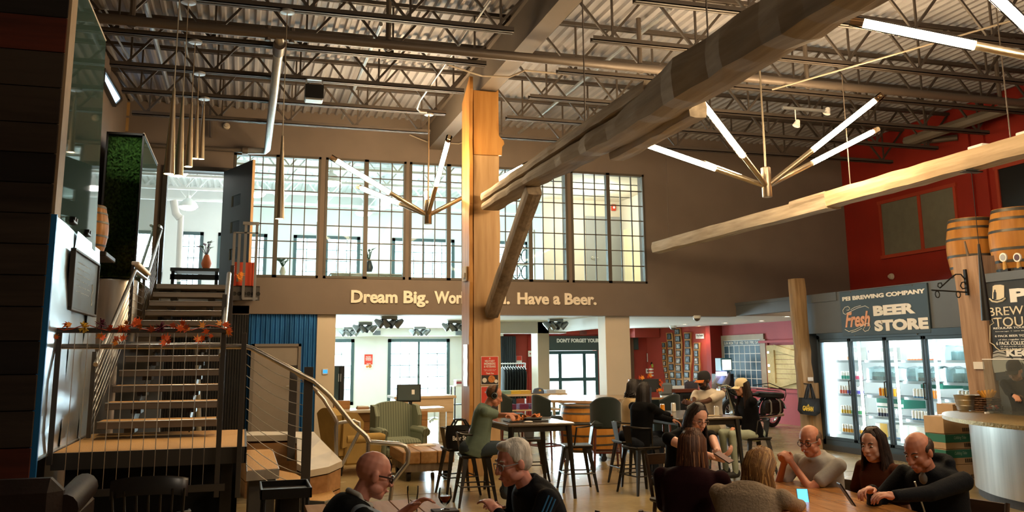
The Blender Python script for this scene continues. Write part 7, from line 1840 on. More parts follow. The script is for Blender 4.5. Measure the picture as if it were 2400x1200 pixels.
        if neckline == 'hood':
            shirt.tube([V(B(0.11*math.cos(a), -0.04+0.09*math.sin(a), 0.50+0.03*(1 if math.sin(a) < 0 else -0.8))) for a in [2*PI*j/14 for j in range(14)]], 0.035*s, 8, closed=True)
    # arms
    arms = arms or [None, None]
    ends = []
    for k, sd in ((0, -1), (1, 1)):
        spec = arms[k] or {}
        tgt = spec.get('at'); tgt = loc(tgt) if tgt is not None else (Vector((sd*0.16, 0.34, 0.16))*s)
        pole = Vector(spec.get('pole', (sd*0.9, -0.5, -0.6)))
        S = sh[k]-Vector((0, 0, Z0)); el, wr = ik(S, tgt, 0.285*s, 0.25*s, pole)
        cap(body, V(S), V(el), 0.047*s*(0.85+0.15*slim), 0.037*s); cap(body, V(el), V(wr), 0.036*s, 0.026*s)
        fd = (wr-el).normalized(); hd = spec.get('dir'); hd = Vector(hd) if hd is not None else fd
        if spec.get('dirw') is not None: hd = (XF[t.name].to_3x3() @ Vector(spec['dirw']))
        pn = Vector(spec.get('palm', (-sd*0.5, 0.2, -1)))
        if spec.get('palmw') is not None: pn = (XF[t.name].to_3x3() @ Vector(spec['palmw']))
        hand(body, V(wr), hd, pn, s*1.0, spec.get('curl', 0.45), side=sd*-1, spread=spec.get('spread', 0.1))
        ends.append((V(el), V(wr)))
        if top:
            if sleeve == 'long': cap(shirt, V(S), V(el), 0.064*s, 0.052*s); cap(shirt, V(el), V(wr-fd*0.005), 0.052*s, 0.038*s)
            elif sleeve == 'short': cap(shirt, V(S), V(S.lerp(el, 0.62)), 0.063*s, 0.061*s)
            else: cap(shirt, V(S), V(S.lerp(el, 0.12)), 0.055*s, 0.055*s)
    bo = child('body', remesh(body, voxel, 2), mskin, t)
    if top:
        tm = top if not isinstance(top, str) else mat('cloth '+top, top, 0.95, var=0.10, scale=9, bump=0.12, bscale=160, spec=0.12)
        child('shirt', remesh(shirt, max(voxel, 0.010), 3), tm, t)
    # legs
    if legs:
        pants = MB(); shoe = []
        pants.ball(V(Vector((0, -0.02, 0.0))*s), Vector((0.175*slim, 0.15, 0.11))*s, 16)
        for sd in (-1, 1):
            hip = Vector((sd*0.09, 0.0, -0.01))*s; kn = hip+Vector((sd*0.05+legdir*0.1, 0.41, 0.02))*s
            drop = min(Z0+kn.z-0.07, feet+0.06) if feet else 0.4
            ft = kn+Vector((0, -0.03, -drop)) if feet else kn
            cap(pants, V(hip), V(kn), 0.088*s*slim, 0.062*s); cap(pants, V(kn), V(ft), 0.060*s, 0.045*s); shoe.append(ft)
        child('trousers', remesh(pants, 0.013, 3), mat('trouser '+bottom, bottom, 0.95, var=0.08, scale=10, bump=0.1, bscale=120, spec=0.12), t)
        for ft in shoe:
            g = MB(); g.ball(V(ft+Vector((0, 0.06, -0.025))*s), Vector((0.045, 0.125, 0.045))*s, 14); g.ball(V(ft+Vector((0, -0.01, 0.0))*s), Vector((0.042, 0.06, 0.065))*s, 12); child('shoe', remesh(g, 0.011, 1), mat('shoe dark', '#201f1f', 0.6), t)
    # face
    g = MB()
    for x in (-1, 1): g.ball(HP(0.031*x, 0.0745, 0.006), Vector((0.0135, 0.009, 0.0065))*s, 10, T=hm.to_3x3().to_4x4())
    g.build('eyes', mat('eye white', '#cfc4ba', 0.3), t, world=False)
    g = MB()
    for x in (-1, 1): g.ball(HP(0.031*x, 0.0815, 0.005), Vector((0.006, 0.004, 0.006))*s, 8, T=hm.to_3x3().to_4x4())
    g.build('iris', mat('eye dark', '#1f1612', 0.2), t, world=False)
    g = MB()
    for x in (-1, 1): g.tube([HP(0.014*x, 0.0865, 0.026), HP(0.032*x, 0.0855, 0.033), HP(0.050*x, 0.072, 0.027)], [0.003*s, 0.0045*s, 0.002*s], 6)
    g.build('eyebrows', mat('brow '+brows, brows, 0.9), t, world=False)
    g = MB(); g.tube([HP(-0.022, 0.088, -0.063), HP(-0.008, 0.0975, -0.0605), HP(0.008, 0.0975, -0.0605), HP(0.022, 0.088, -0.063)], [0.002*s, 0.0055*s, 0.0055*s, 0.002*s], 6); g.build('lips', mat('lip '+mouth, mouth, 0.5), t, world=False)
    if beard:
        g = MB(); g.ball(HP(0, 0.040, -0.085), Vector((0.052, 0.052, 0.040))*s, 14, T=hm.to_3x3().to_4x4())
        for x in (-1, 1): cap(g, HP(0.058*x, 0.005, -0.02), HP(0.05*x, 0.035, -0.075), 0.018*s, 0.022*s)
        cap(g, HP(-0.026, 0.090, -0.047), HP(0.026, 0.090, -0.047), 0.008*s)
        child('beard', remesh(g, 0.007, 1), mat('hair '+beard, beard, 0.9), t)
    if hair: HAIR(t, hair, HP, hm, s, V, B)
    if glasses:
        g = MB(); gr = 1.9 if glasses == '#2a1c1a' else 1.0
        for x in (-1, 1):
            g.tube([HP(0.033*x+0.024*math.cos(a), 0.100-0.010*abs(math.cos(a)), 0.002+0.018*math.sin(a)) for a in [2*PI*j/14 for j in range(14)]], 0.0026*s*gr, 5, closed=True)
            g.tube([HP(0.057*x, 0.088, 0.008), HP(0.078*x, 0.04, 0.006), HP(0.080*x, -0.01, 0.002)], 0.0025*s*gr, 5)
        g.tube([HP(-0.010, 0.1, 0.006), HP(0.010, 0.1, 0.006)], 0.0025*s*gr, 5); g.build('glasses', mat('glasses '+glasses, glasses, 0.3), t, world=False)
    if cap_hat: HAT(t, cap_hat, HP, hm, s)
    if extras: extras(t, dict(HP=HP, hm=hm, s=s, V=V, B=B, ends=ends, sh=sh, XF=XF[t.name]))
    return t
def HAT(t, spec, HP, hm, s):
    crown, brim = spec
    T = hm.to_3x3().to_4x4(); rows = []
    for i in range(9):
        a = PI/2*i/8; rows.append([HP(0.087*math.cos(a)**0.6*math.cos(b) if i < 8 else 0.002*math.cos(b), -0.008+0.104*(math.cos(a)**0.6 if i < 8 else 0.02)*math.sin(b), 0.035+0.098*math.sin(a)) for b in [2*PI*j/20 for j in range(20)]])
    g = MB(); g.grid(rows, 0, True, True); g.grid([[HP(0.087*math.cos(b), -0.008+0.104*math.sin(b), z) for b in [2*PI*j/20 for j in range(20)]] for z in (0.018, 0.035)], 0, True, True)
    h = g.build('cap', mat('cap '+crown, crown, 0.9, var=0.05), t, world=False)
    rows = []
    for i in range(5):
        u = i/4; rows.append([HP((0.082+0.004*u)*math.sin(b)*(1-0.06*u), 0.055+0.040*math.cos(b)+0.075*u*math.cos(b*0.9), 0.024-0.010*u-0.022*abs(math.sin(b))*u) for b in [(-1+2*j/12)*1.25 for j in range(13)]])
    g = MB(); g.grid(rows, 0, True); g.grid([[p-Vector((0, 0, 0.004)) for p in r] for r in rows[::-1]], 0, True); g.build('brim', mat('cap '+brim, brim, 0.9), h, world=False)
def HAIR(t, spec, HP, hm, s, V, B):
    style, c1 = spec[0], spec[1]; c2 = spec[2] if len(spec) > 2 else c1; L = spec[3] if len(spec) > 3 else 0.3; wav = spec[4] if len(spec) > 4 else 0.015
    m1 = mat('hair '+c1, c1, 0.55, var=0.25, scale=40, st=(1, 1, 0.2), spec=0.3, bump=0.3, bscale=90); m2 = mat('hair '+c2, c2, 0.45, var=0.25, scale=40, st=(1, 1, 0.2), spec=0.5)
    T = hm.to_3x3().to_4x4(); g = MB()
    def b(c, r): g.ball(HP(*c), Vector(r)*s, 16, T=T)
    if style == 'short':
        b((0, -0.024, 0.048), (0.081, 0.092, 0.078)); b((0, -0.048, 0.0), (0.072, 0.062, 0.07)); b((0, 0.03, 0.098), (0.055, 0.045, 0.025))
        for x in (-1, 1): b((0.066*x, -0.005, 0.03), (0.017, 0.035, 0.035))
        child('hair', remesh(g, 0.008, 1), m1, t); return
    if style == 'balding':
        b((0, -0.046, 0.022), (0.082, 0.066, 0.062)); b((0, -0.05, -0.02), (0.07, 0.058, 0.05))
        for x in (-1, 1): b((0.068*x, -0.012, 0.018), (0.015, 0.036, 0.03))
        child('hair', remesh(g, 0.008, 1), m1, t); return
    if style == 'buzz':
        b((0, -0.026, 0.034), (0.0785, 0.088, 0.088)); child('hair', remesh(g, 0.008, 1), m1, t); return
    # long
    b((0, -0.026, 0.046), (0.085, 0.092, 0.082)); b((0, -0.05, -0.01), (0.082, 0.062, 0.08))
    for x in (-1, 1): cap(g, HP(0.066*x, 0.0, 0.04), HP(0.080*x, -0.015, -0.06), 0.022*s, 0.02*s)
    o = child('hair', remesh(g, 0.009, 1), m1, t)
    rnd = random.Random(len(t.name)+int(L*1000)); bk = spec[5] if len(spec) > 5 else 0.0
    ga, gb_ = MB(), MB(); N = 240
    for k in range(N):
        az = R(-90)+R(rnd.uniform(-128, 128)); ca, sa = math.cos(az), math.sin(az)
        p0 = HP(0.04*ca, -0.02+0.045*sa, 0.122-0.01*rnd.random()); p1 = HP(0.086*ca, -0.026+0.092*sa, 0.055); p2 = HP(0.092*ca, -0.03+0.092*sa, -0.03)
        ln_ = L*rnd.uniform(0.82, 1.05); q = [p0, p1, p2]; fl = rnd.uniform(0.0, 1.0); ph = rnd.uniform(0, 6.28)
        down = Vector((0, 0, -1)); bvec = (B(0, -1, 0)/s)
        for i in range(1, 7):
            u = i/6
            sp_ = 0.010*u*(1+fl)
            q.append(p2+down*(ln_*u*s)+Vector((ca*sp_, 0, 0))+bvec*(0.022*u*(1 if sa < 0.2 else 0.2)*fl+bk*u)+Vector((wav*math.sin(ph+u*7), wav*math.cos(ph*1.3+u*6), 0))*u)
        (ga if k % 4 else gb_).tube(q, [0.007*s, 0.0085*s, 0.0085*s]+[0.0085*s*(1-0.6*(i/6)**2) for i in range(1, 7)], 5)
    ga.build('hair_strands', m1, o, world=False)['kind'] = 'stuff'; gb_.build('hair_strands', m2, o, world=False)['kind'] = 'stuff'
# ------------------------------------------------------------------ stools and tall tables
SH = 0.56
def bar_stool(label, x, y, rz, group='metal bar stools'):
    t = thing('bar_stool', label, 'stool', (x, y, 0), rz, group); L = Vector
    g = MB(); rows = []
    for i in range(9):
        rows.append([L((-0.165+0.33*i/8, -0.165+0.33*j/8, SH-0.018*math.cos((i/8-0.5)*PI)*math.cos((j/8-0.5)*PI))) for j in range(9)])
    g.grid(rows[::-1]); g.box((-0.17, -0.17, SH-0.035), (0.17, 0.17, SH-0.02), 0.01)
    for a, b in (((-0.17, -0.17), (0.17, -0.17)), ((0.17, -0.17), (0.17, 0.17)), ((0.17, 0.17), (-0.17, 0.17)), ((-0.17, 0.17), (-0.17, -0.17))): g.tube([(*a, SH-0.008), (*b, SH-0.008)], 0.011, 6)
    g.build('seat', m_gun, t, world=False)
    for sx in (-1, 1):
        for sy in (-1, 1):
            g = MB(); p = [L((sx*0.145, sy*0.145, SH-0.03)), L((sx*0.225, sy*0.225, 0.0))]
            g.add([p[0]+L((-sx*0.05, 0, 0)), p[0]+L((0.012*sx, 0.012*sy, 0)), p[0]+L((0, -sy*0.05, 0)), p[1]+L((-sx*0.022, 0, 0)), p[1]+L((0.006*sx, 0.006*sy, 0)), p[1]+L((0, -sy*0.022, 0)), p[0]+L((-sx*0.03, -sy*0.03, 0)), p[1]+L((-sx*0.012, -sy*0.012, 0))], [(0, 3, 4, 1), (1, 4, 5, 2), (2, 5, 7, 6), (6, 7, 3, 0), (3, 7, 5, 4), (0, 1, 2, 6)]); g.build('leg', m_gun, t, world=False)
    k = 0.195
    g = MB(); g.tube([(-k, -k, 0.22), (k, -k, 0.22), (k, k, 0.22), (-k, k, 0.22)], 0.009, 6, closed=True); g.build('foot_ring', m_gun, t, world=False)
    g = MB(); bow = [L((0.20*math.sin(a), 0.03-0.235*math.cos(a) if abs(a) < 1.57 else 0.03, SH+0.245-0.02*abs(math.sin(a)))) for a in [(-1+2*i/14)*1.6 for i in range(15)]]
    g.tube([L((-0.16, 0.06, SH-0.02))]+bow+[L((0.16, 0.06, SH-0.02))], 0.011, 8); g.build('back_bow', m_gun, t, world=False)
    g = MB(); g.grid([[L((x_*(0.8+0.4*u), -0.165-0.045*u, SH-0.02+0.265*u)) for x_ in (-0.075, -0.03, 0.03, 0.075)] for u in (0, .25, .5, .75, 1)], 0, True); g.grid([[L((x_*(0.8+0.4*u), -0.168-0.045*u, SH-0.02+0.265*u)) for x_ in (0.075, 0.03, -0.03, -0.075)] for u in (0, .25, .5, .75, 1)], 0, True); g.build('back_splat', m_gun, t, world=False)
    return t
def R_(d): return R(d)
bar_stool('metal bar stool under the man in headphones', 2.62, 10.30, R(-95))
sb = bar_stool('metal bar stool with a black bag on it, left of the man in headphones', 2.62, 11.15, R(-85))
bar_stool('empty metal bar stool at the right side of the tall table', 4.12, 10.95, R(80))
bar_stool('empty metal bar stool behind the tall table, before the barrel', 3.85, 12.0, R(170))
bar_stool('metal bar stool under the woman in the oatmeal jumper', 4.97, 11.22, R(-90))
bar_stool('metal bar stool under the long haired woman in black', 4.79, 10.46, R(-80))
bar_stool('metal bar stool under the woman in the cream cap', 6.75, 11.05, R(85))
bar_stool('metal bar stool under the man in the black cap', 6.65, 11.98, R(120))
m_tabtop = mat('dark table laminate', '#5b5147', 0.22, var=0.06, scale=4, spec=0.6)
def tall_table(label, x0, x1, y0, y1, z=0.88):
    t = thing('tall_table', label, 'table', ((x0+x1)/2, (y0+y1)/2, 0))
    g = MB(); g.box((x0, y0, z-0.03), (x1, y1, z), 0.01); g.build('top', m_tabtop, t)
    e = 0.06
    g = MB(); g.box((x0+e, y0+e, z-0.10), (x1-e, y0+e+0.02, z-0.03)); g.box((x0+e, y1-e-0.02, z-0.10), (x1-e, y1-e, z-0.03)); g.box((x0+e, y0+e, z-0.10), (x0+e+0.02, y1-e, z-0.03)); g.box((x1-e-0.02, y0+e, z-0.10), (x1-e, y1-e, z-0.03)); g.build('apron', m_gun, t)
    for x, sx in ((x0+e, -1), (x1-e, 1)):
        for y, sy in ((y0+e, -1), (y1-e, 1)):
            g = MB(); g.tube([(x, y, z-0.03), (x+sx*0.05, y+sy*0.05, 0)], [0.038, 0.02], 8); g.build('leg', m_gun, t)
tall_table('tall dark metal table with food in front of the timber pillar', 3.02, 3.86, 10.30, 11.42)
tall_table('tall dark metal table with four people and drink cans', 5.30, 6.22, 10.42, 12.0)
# bag over the second stool
c = Vector((2.62, 11.08, SH))
t = thing('shoulder_bag', 'black shopping bag with white lettering on the stool left of the man in headphones', 'bag', c)
g = MB(); rows = []
for i in range(7):
    u = i/6; rows.append([c+Vector(((0.17+0.02*math.sin(3*u))*math.cos(a), -0.05+(0.10-0.03*u)*math.sin(a), 0.0+0.27*u)) for a in [2*PI*j/14 for j in range(14)]])
g.grid(rows, 0, True, True); g.add(rows[0], [tuple(range(14))[::-1]]); g.build('bag_body', mat('black canvas', '#1b1b1c', 0.9), t)
for s in (-0.08, 0.06): g = MB(); g.tube([c+Vector((-0.1, s-0.03, 0.26)), c+Vector((-0.05, s-0.02, 0.34)), c+Vector((0.05, s-0.02, 0.34)), c+Vector((0.1, s-0.03, 0.26))], 0.012, 6); g.build('strap', mat('black canvas', '#1b1b1c', 0.9), t)
text('lettering', 'Beer Store', c+Vector((-0.12, -0.155, 0.10)), (1, 0, 0), (0, 0.1, 1), 0.25, 0.055, 0.004, m_sign, t, bold=0.02)
g = MB(); g.ball(c+Vector((0.08, -0.12, 0.03)), (0.12, 0.06, 0.07), 12); g.ball(c+Vector((0.14, -0.13, -0.03)), (0.05, 0.05, 0.1), 10); meta(child('coat', remesh(g, 0.012, 2), mat('grey coat', '#77706a', 0.9), None), 'bunched grey coat beside the black shopping bag', 'coat'); bpy.data.objects['coat'].location = (0, 0, 0)
# food on the first table
TZ = 0.88
c = Vector((3.2, 10.75, TZ)); t = thing('serving_board', 'dark board with orange chips and dip on the tall table', 'serving board', c)
g = MB(); g.box(c+Vector((-0.08, -0.18, 0.002)), c+Vector((0.42, 0.12, 0.016)), 0.004); g.build('board', m_blkw, t)
g = MB(); g.box(c+Vector((0.12, -0.17, 0.016)), c+Vector((0.34, 0.0, 0.05)), 0.012); g.build('tray', m_black, t)
rnd = random.Random(4); g = MB()
for k in range(46):
    q = c+Vector((rnd.uniform(-0.05, 0.34), rnd.uniform(-0.14, 0.08), 0.025+rnd.random()*0.05)); T = Euler((rnd.uniform(-1, 1), rnd.uniform(-1, 1), rnd.uniform(0, 6))).to_matrix().to_4x4(); T.translation = q
    g.box((-0.03, -0.018, -0.003), (0.03, 0.018, 0.003), 0, 0, T)
g.build('chips', mat('orange chips', '#c9752c', 0.6, var=0.25, scale=30), t)['kind'] = 'stuff'
g = MB(); p = Vector((3.32, 10.45, TZ+0.004)); g.ball(p+Vector((0, 0, 0.008)), (0.06, 0.035, 0.012), 10); meta(g.build('napkin', m_paper, loc=p), 'crumpled white napkin at the front edge of the tall table', 'napkin')
g = MB(); p = Vector((3.62, 11.25, TZ)); g.tube([p+Vector((0, 0, 0.006)), p+Vector((0.25, -0.05, 0.006))], 0.006, 6); meta(g.build('fork', m_chrome, loc=p), 'steel fork on the tall table beyond the chips', 'fork')
# cans on the second table
def drink(label, p, col): can(label, p, col, None, h=0.125, r=0.033, band=(0.05, 0.9))
drink('yellow drink can standing before the woman in black', W(1553, 968, Z=TZ), '#d98e14')
drink('white drink can by the folded hands of the man in the black cap', W(1579, 965, Z=TZ), '#dcd8cc')
drink('white drink can nearest the woman in the cream cap', W(1680, 974, Z=TZ), '#d6d2c2')
p = W(1668, 974, Z=TZ); g = MB(); g.box(p+Vector((-0.12, -0.06, 0.0)), p+Vector((0.1, 0.05, 0.006))); meta(g.build('menu_card', mat('tan card', '#c9b490', 0.7), loc=p), 'tan menu card lying on the tall table with the cans', 'card')

# ------------------------------------------------------------------ barrel table and velvet stools
m_velvet = mat('dark green velvet', '#14211f', 0.9, sheen=0.15, var=0.1)
m_mahog = mat('mahogany leg', '#5a2a1c', 0.45)
bz = W(1390, 1092, Z=0)
barrel('large half barrel on casters with a pale metal rim under the wide table', (5.55, 14.1, 0.14), 0.74, 0.52, 0.46, staves=26, name='half_barrel', hoops=True)
bpy.data.objects['half_barrel'].location.z = 0.14
t = thing('barrel_table', 'wide pale wooden table top resting on the large barrel', 'table', (5.8, 14.2, 0.9))
P = [W(1268, 937, Z=0.95), W(1430, 941, Z=0.95), W(1482, 929, Z=0.95), W(1470, 925, Z=0.95), W(1290, 926, Z=0.95)]
g = MB(); g.prism([(p.x, p.y) for p in P][::-1], (0, 0, 0.91), (1, 0, 0), (0, 1, 0), (0, 0, 0.04)); g.build('top', mat('pale table wood', '#b59a7c', 0.25, var=0.08, scale=3), t)
g = MB(); g.lathe([(0.50, 0.885), (0.52, 0.885), (0.52, 0.91), (0.50, 0.91)], (5.55, 14.1, 0), 24); g.build('rim', m_galv, t)
for a in (40, 160, 280): g = MB(); q = Vector((5.55+0.4*math.cos(R(a)), 14.1+0.4*math.sin(R(a)), 0.05)); g.lathe([(0.001, -0.02), (0.05, -0.02), (0.05, 0.02), (0.001, 0.02)], q, 12, T=Matrix.Rotation(PI/2, 4, 'X')); g.box(q+Vector((-0.03, -0.03, 0.03)), q+Vector((0.03, 0.03, 0.09))); meta(g.build('caster', m_black, loc=q), 'black caster under the large barrel, %s' % {40: 'far side', 160: 'pillar side', 280: 'near side'}[a], 'caster')
def velvet(label, x, y, rz):
    t = thing('velvet_stool', label, 'stool', (x, y, 0), rz, 'dark velvet bar chairs')
    g = MB(); g.box((-0.22, -0.22, 0.60), (0.22, 0.22, 0.72), 0.04); g.build('seat', m_velvet, t, world=False)
    g = MB(); g.grid([[Vector((0.24*math.sin(a), 0.02-0.25*math.cos(a), 0.62+0.42*u-0.10*u*abs(math.sin(a))**3)) for a in [(-1+2*i/12)*1.35 for i in range(13)]] for u in (0, .2, .4, .6, .8, 1)], 0, True)
    g.grid([[Vector((0.19*math.sin(a), 0.02-0.19*math.cos(a), 0.62+0.42*u-0.10*u*abs(math.sin(a))**3)) for a in [(1-2*i/12)*1.35 for i in range(13)]] for u in (0, .2, .4, .6, .8, 1)], 0, True)
    g.tube([Vector((0.215*math.sin(a), 0.02-0.22*math.cos(a), 1.04-0.10*abs(math.sin(a))**3)) for a in [(-1+2*i/12)*1.35 for i in range(13)]], 0.028, 8); g.build('backrest', m_velvet, t, world=False)
    for sx in (-1, 1):
        for sy in (-1, 1): g = MB(); g.tube([(sx*0.18, sy*0.18, 0.62), (sx*0.205, sy*0.215, 0)], [0.022, 0.016], 4); g.build('leg', m_mahog, t, world=False)
    g = MB()
    for a, b in (((-.195, -.195), (.195, -.195)), ((.195, -.195), (.195, .195)), ((.195, .195), (-.195, .195)), ((-.195, .195), (-.195, -.195))): g.bar((*a, 0.26), (*b, 0.26), 0.025)
    g.build('stretcher', m_mahog, t, world=False)
velvet('dark velvet bar chair in front of the large barrel, seen from behind', 5.27, 12.75, R(-15))
velvet('dark velvet bar chair behind the empty metal stool, left of the barrel', 4.75, 14.0, R(-80))
velvet('dark velvet bar chair farther left, near the timber pillar', 4.45, 14.9, R(-100))
velvet('dark velvet bar chair hidden behind the wide barrel table', 6.5, 13.2, R(30))

# ------------------------------------------------------------------ lounge: counter, wing chairs, block table
t = thing('reception_counter', 'reception counter with plank front and pale top left of the pillar', 'counter', (2.3, 15.6, 0))
CTZ = 0.80; cy0 = 15.3
x0, x1 = W(783, 968, Y=cy0).x, W(1003, 955, Y=cy0).x
for k in range(5):
    z0, z1 = 0.02+0.15*k, 0.02+0.15*(k+1)
    cut = x0+(x1-x0)*random.uniform(0.3, 0.7)
    for a, b in ((x0, cut), (cut, x1)): g = MB(); g.box((a+0.003, cy0-0.005*(k % 2), z0+0.003), (b-0.003, cy0+0.04, z1-0.003), 0.004); g.build('plank', m_plankx, t)
g = MB(); g.box((x0, cy0+0.04, 0), (x1, cy0+0.55, CTZ-0.03)); g.build('body', m_plankx, t)
g = MB(); g.prism([(x0-0.02, cy0-0.05), (x1-0.25, cy0-0.05), (x1+0.35, cy0+0.3), (x1+0.35, cy0+0.75), (x0-0.02, cy0+0.75)], (0, 0, CTZ-0.03), (1, 0, 0), (0, 1, 0), (0, 0, 0.04)); g.build('top', mat('pale counter top', '#d9cdb8', 0.3, var=0.04), t)
CT = CTZ+0.01
def oc(px, py): return W(px, py, Z=CT)
p = W(962, 944, Y=cy0+0.35); p.z = CT; t = thing('monitor', 'black till monitor seen on the reception counter', 'monitor', p)
g = MB(); g.box(p+Vector((-0.09, -0.09, 0)), p+Vector((0.09, 0.09, 0.02)), 0.006); g.box(p+Vector((-0.03, -0.01, 0.01)), p+Vector((0.03, 0.03, 0.12))); g.build('stand', m_black, t)
g = MB(); T = Matrix.Translation(p+Vector((-0.02, 0, 0.25))) @ Matrix.Rotation(R(-12), 4, 'Z'); g.box((-0.22, -0.015, -0.15), (0.2, 0.02, 0.15), 0.008, 0, T); g.build('casing', m_black, t)
g = MB(); g.box((-0.2, -0.018, -0.12), (0.18, -0.015, 0.135), 0, 0, T); o = g.build('screen', mat('dark screen', '#4e5a5c', 0.15), t)
g = MB(); g.box((0.04, -0.0195, -0.02), (0.09, -0.018, 0.06), 0, 0, T); g.build('screen_logo', m_sign, t)
p = W(926, 944, Y=cy0+0.2); p.z = CT; g = MB(); g.box(p+Vector((-0.06, -0.05, 0)), p+Vector((0.06, 0.05, 0.12)), 0.006); g.box(p+Vector((-0.03, -0.053, 0.04)), p+Vector((0.03, -0.05, 0.075))); meta(g.build('card_printer', m_black, loc=p), 'small black receipt printer left of the till monitor', 'printer')
p = W(790, 950, Y=cy0+0.45); p.z = CT; t = thing('wooden_tray', 'pale wooden tray at the left end of the reception counter', 'tray', p); g = MB(); g.box(p+Vector((-0.05, 0, 0)), p+Vector((0.22, 0.2, 0.14)), 0.004); g.build('box', m_plankx, t)
p = W(850, 948, Y=cy0+0.4); p.z = CT; t = thing('paper_stack', 'brown bound notebook stack on the reception counter', 'notebook', p); g = MB(); g.box(p+Vector((-0.1, -0.08, 0)), p+Vector((0.1, 0.1, 0.03)), 0.003); g.build('cover', mat('brown cover', '#8e6a48', 0.7), t); g = MB(); g.box(p+Vector((-0.09, -0.07, 0.03)), p+Vector((0.09, 0.09, 0.05))); g.build('pages', m_paper, t)
p = W(900, 944, Y=cy0+0.6); p.z = CT; t = thing('papers', 'white sheets with a red edge behind the receipt printer', 'papers', p)
for k in range(3): g = MB(); T = Matrix.Translation(p+Vector((-0.15, 0, 0.004+0.006*k))) @ Matrix.Rotation(0.3*k, 4, 'Z'); g.box((-0.15, -0.1, 0), (0.15, 0.1, 0.005), 0, 0, T); g.build('sheet', (m_paper, mat('lilac sheet', '#a9b2d8', 0.7), m_paper)[k], t)
# tall black cooler behind the column, pale worktable, office chair base, display table
a = W(778, 858, Y=18.0); b = W(808, 858, Y=18.0); t = thing('black_cooler', 'tall black cooler standing behind the cream column', 'cooler', ((a.x+b.x)/2, 18.2, 0))
g = MB(); g.box((a.x, 18.0, 0.05), (b.x, 18.6, a.z), 0.01); g.build('cabinet', m_black, t)
g = MB(); xm = a.x+(b.x-a.x)*0.55; g.box((a.x+0.01, 17.97, 0.1), (xm, 18.0, a.z-0.02), 0.005); g.build('door', mat('cooler glass', '#3a4749', 0.1), t); g = MB(); g.box((xm+0.02, 17.97, 0.1), (b.x-0.005, 18.0, a.z-0.02), 0.005); g.build('door', m_black, t)
for dx in (-0.01, 0.03): g = MB(); g.box((xm+dx, 17.955, a.z-0.3), (xm+dx+0.012, 17.97, a.z-0.15)); g.build('handle', m_galv, t)
t = thing('work_table', 'pale heavy timber table behind the striped chair', 'table', (3.6, 17.6, 0)); yt = 17.3
a = W(985, 928, Y=yt); b = W(1064, 928, Y=yt); zt_ = W(1064, 927, Y=yt).z; zb_ = W(1064, 965, Y=yt).z
m_palew = wood('pale raw timber', '#d8c3a5', '#b79c78', 'x', 2.2, 0.6, 0.15)
g = MB(); g.box((a.x-0.5, yt, zt_-0.05), (b.x+0.05, yt+0.9, zt_), 0.006); g.build('top', m_palew, t)
g = MB(); g.box((a.x-0.45, yt+0.03, zb_), (b.x, yt+0.08, zt_-0.05)); g.build('apron', m_palew, t)
for x in (a.x-0.35, b.x-0.13):
    for y in (yt+0.05, yt+0.75): g = MB(); g.box((x, y, 0), (x+0.13, y+0.12, zt_-0.05), 0.005); g.build('leg', m_palew, t)
p = W(1020, 985, Z=0.05); t = thing('office_chair_base', 'chrome office chair base on casters under the pale table', 'chair', (p.x, p.y+0.1, 0))
c = Vector((p.x, p.y+0.1, 0))
for k in range(5): a_ = 2*PI*k/5+0.3; q = c+Vector((0.27*math.cos(a_), 0.27*math.sin(a_), 0.07)); g = MB(); g.tube([c+Vector((0, 0, 0.11)), q], [0.025, 0.015], 6); g.lathe([(0.001, -0.015), (0.035, -0.015), (0.035, 0.015), (0.001, 0.015)], q-Vector((0, 0, 0.035)), 10, T=Matrix.Rotation(PI/2, 4, 'X')); g.build('star_leg', m_galv, t)
g = MB(); g.tube([c+Vector((0, 0, 0.1)), c+Vector((0, 0, 0.36))], 0.02, 8); g.build('column_tube', m_galv, t); g = MB(); g.box(c+Vector((-0.2, -0.2, 0.36)), c+Vector((0.2, 0.2, 0.42)), 0.02); g.build('seat', m_black, t)
p = W(1085, 998, Z=0.05); t = thing('utility_cart', 'black shelf cart with papers between the table and the pillar', 'cart', (p.x, p.y, 0)); c = Vector((p.x, p.y, 0))
for x in (-0.25, 0.2):
    for y in (-0.2, 0.2): g = MB(); g.box(c+Vector((x-0.015, y-0.015, 0)), c+Vector((x+0.015, y+0.015, 1.0))); g.build('upright', m_black, t)
for z in (0.2, 0.55, 0.98): g = MB(); g.box(c+Vector((-0.28, -0.22, z)), c+Vector((0.23, 0.22, z+0.02))); g.build('shelf', m_black if z < 0.9 else m_sign, t)
for k in range(3): g = MB(); g.box(c+Vector((-0.2, -0.15, 1.0+0.05*k)), c+Vector((0.15, 0.15, 1.045+0.05*k)), 0.004); meta(g.build('folded_stack', (m_paper, m_pink, m_paper)[k], loc=c+Vector((0, 0, 1.0+0.05*k))), 'folded cloth on top of the black shelf cart, %s layer' % ('lowest', 'pink middle', 'upper')[k], 'cloth')
dt_y = 17.9
a = W(1177, 925, Y=dt_y); b = W(1330, 925, Y=dt_y); t = thing('display_table', 'display table of folded shirts and caps beside the pillar', 'table', ((a.x+b.x)/2, dt_y+0.3, 0)); za = a.z
g = MB(); g.box((a.x-0.1, dt_y, za-0.04), (b.x, dt_y+0.7, za)); g.build('top', m_palew, t); zs = W(1200, 961, Y=dt_y).z
g = MB(); g.box((a.x-0.1, dt_y+0.05, zs-0.03), (b.x-0.1, dt_y+0.65, zs)); g.build('shelf', m_palew, t)
for x in (a.x-0.06, b.x-0.1):
    for y in (dt_y+0.05, dt_y+0.6): g = MB(); g.box((x-0.03, y-0.03, 0), (x+0.03, y+0.03, za-0.04)); g.build('leg', m_palew, t)
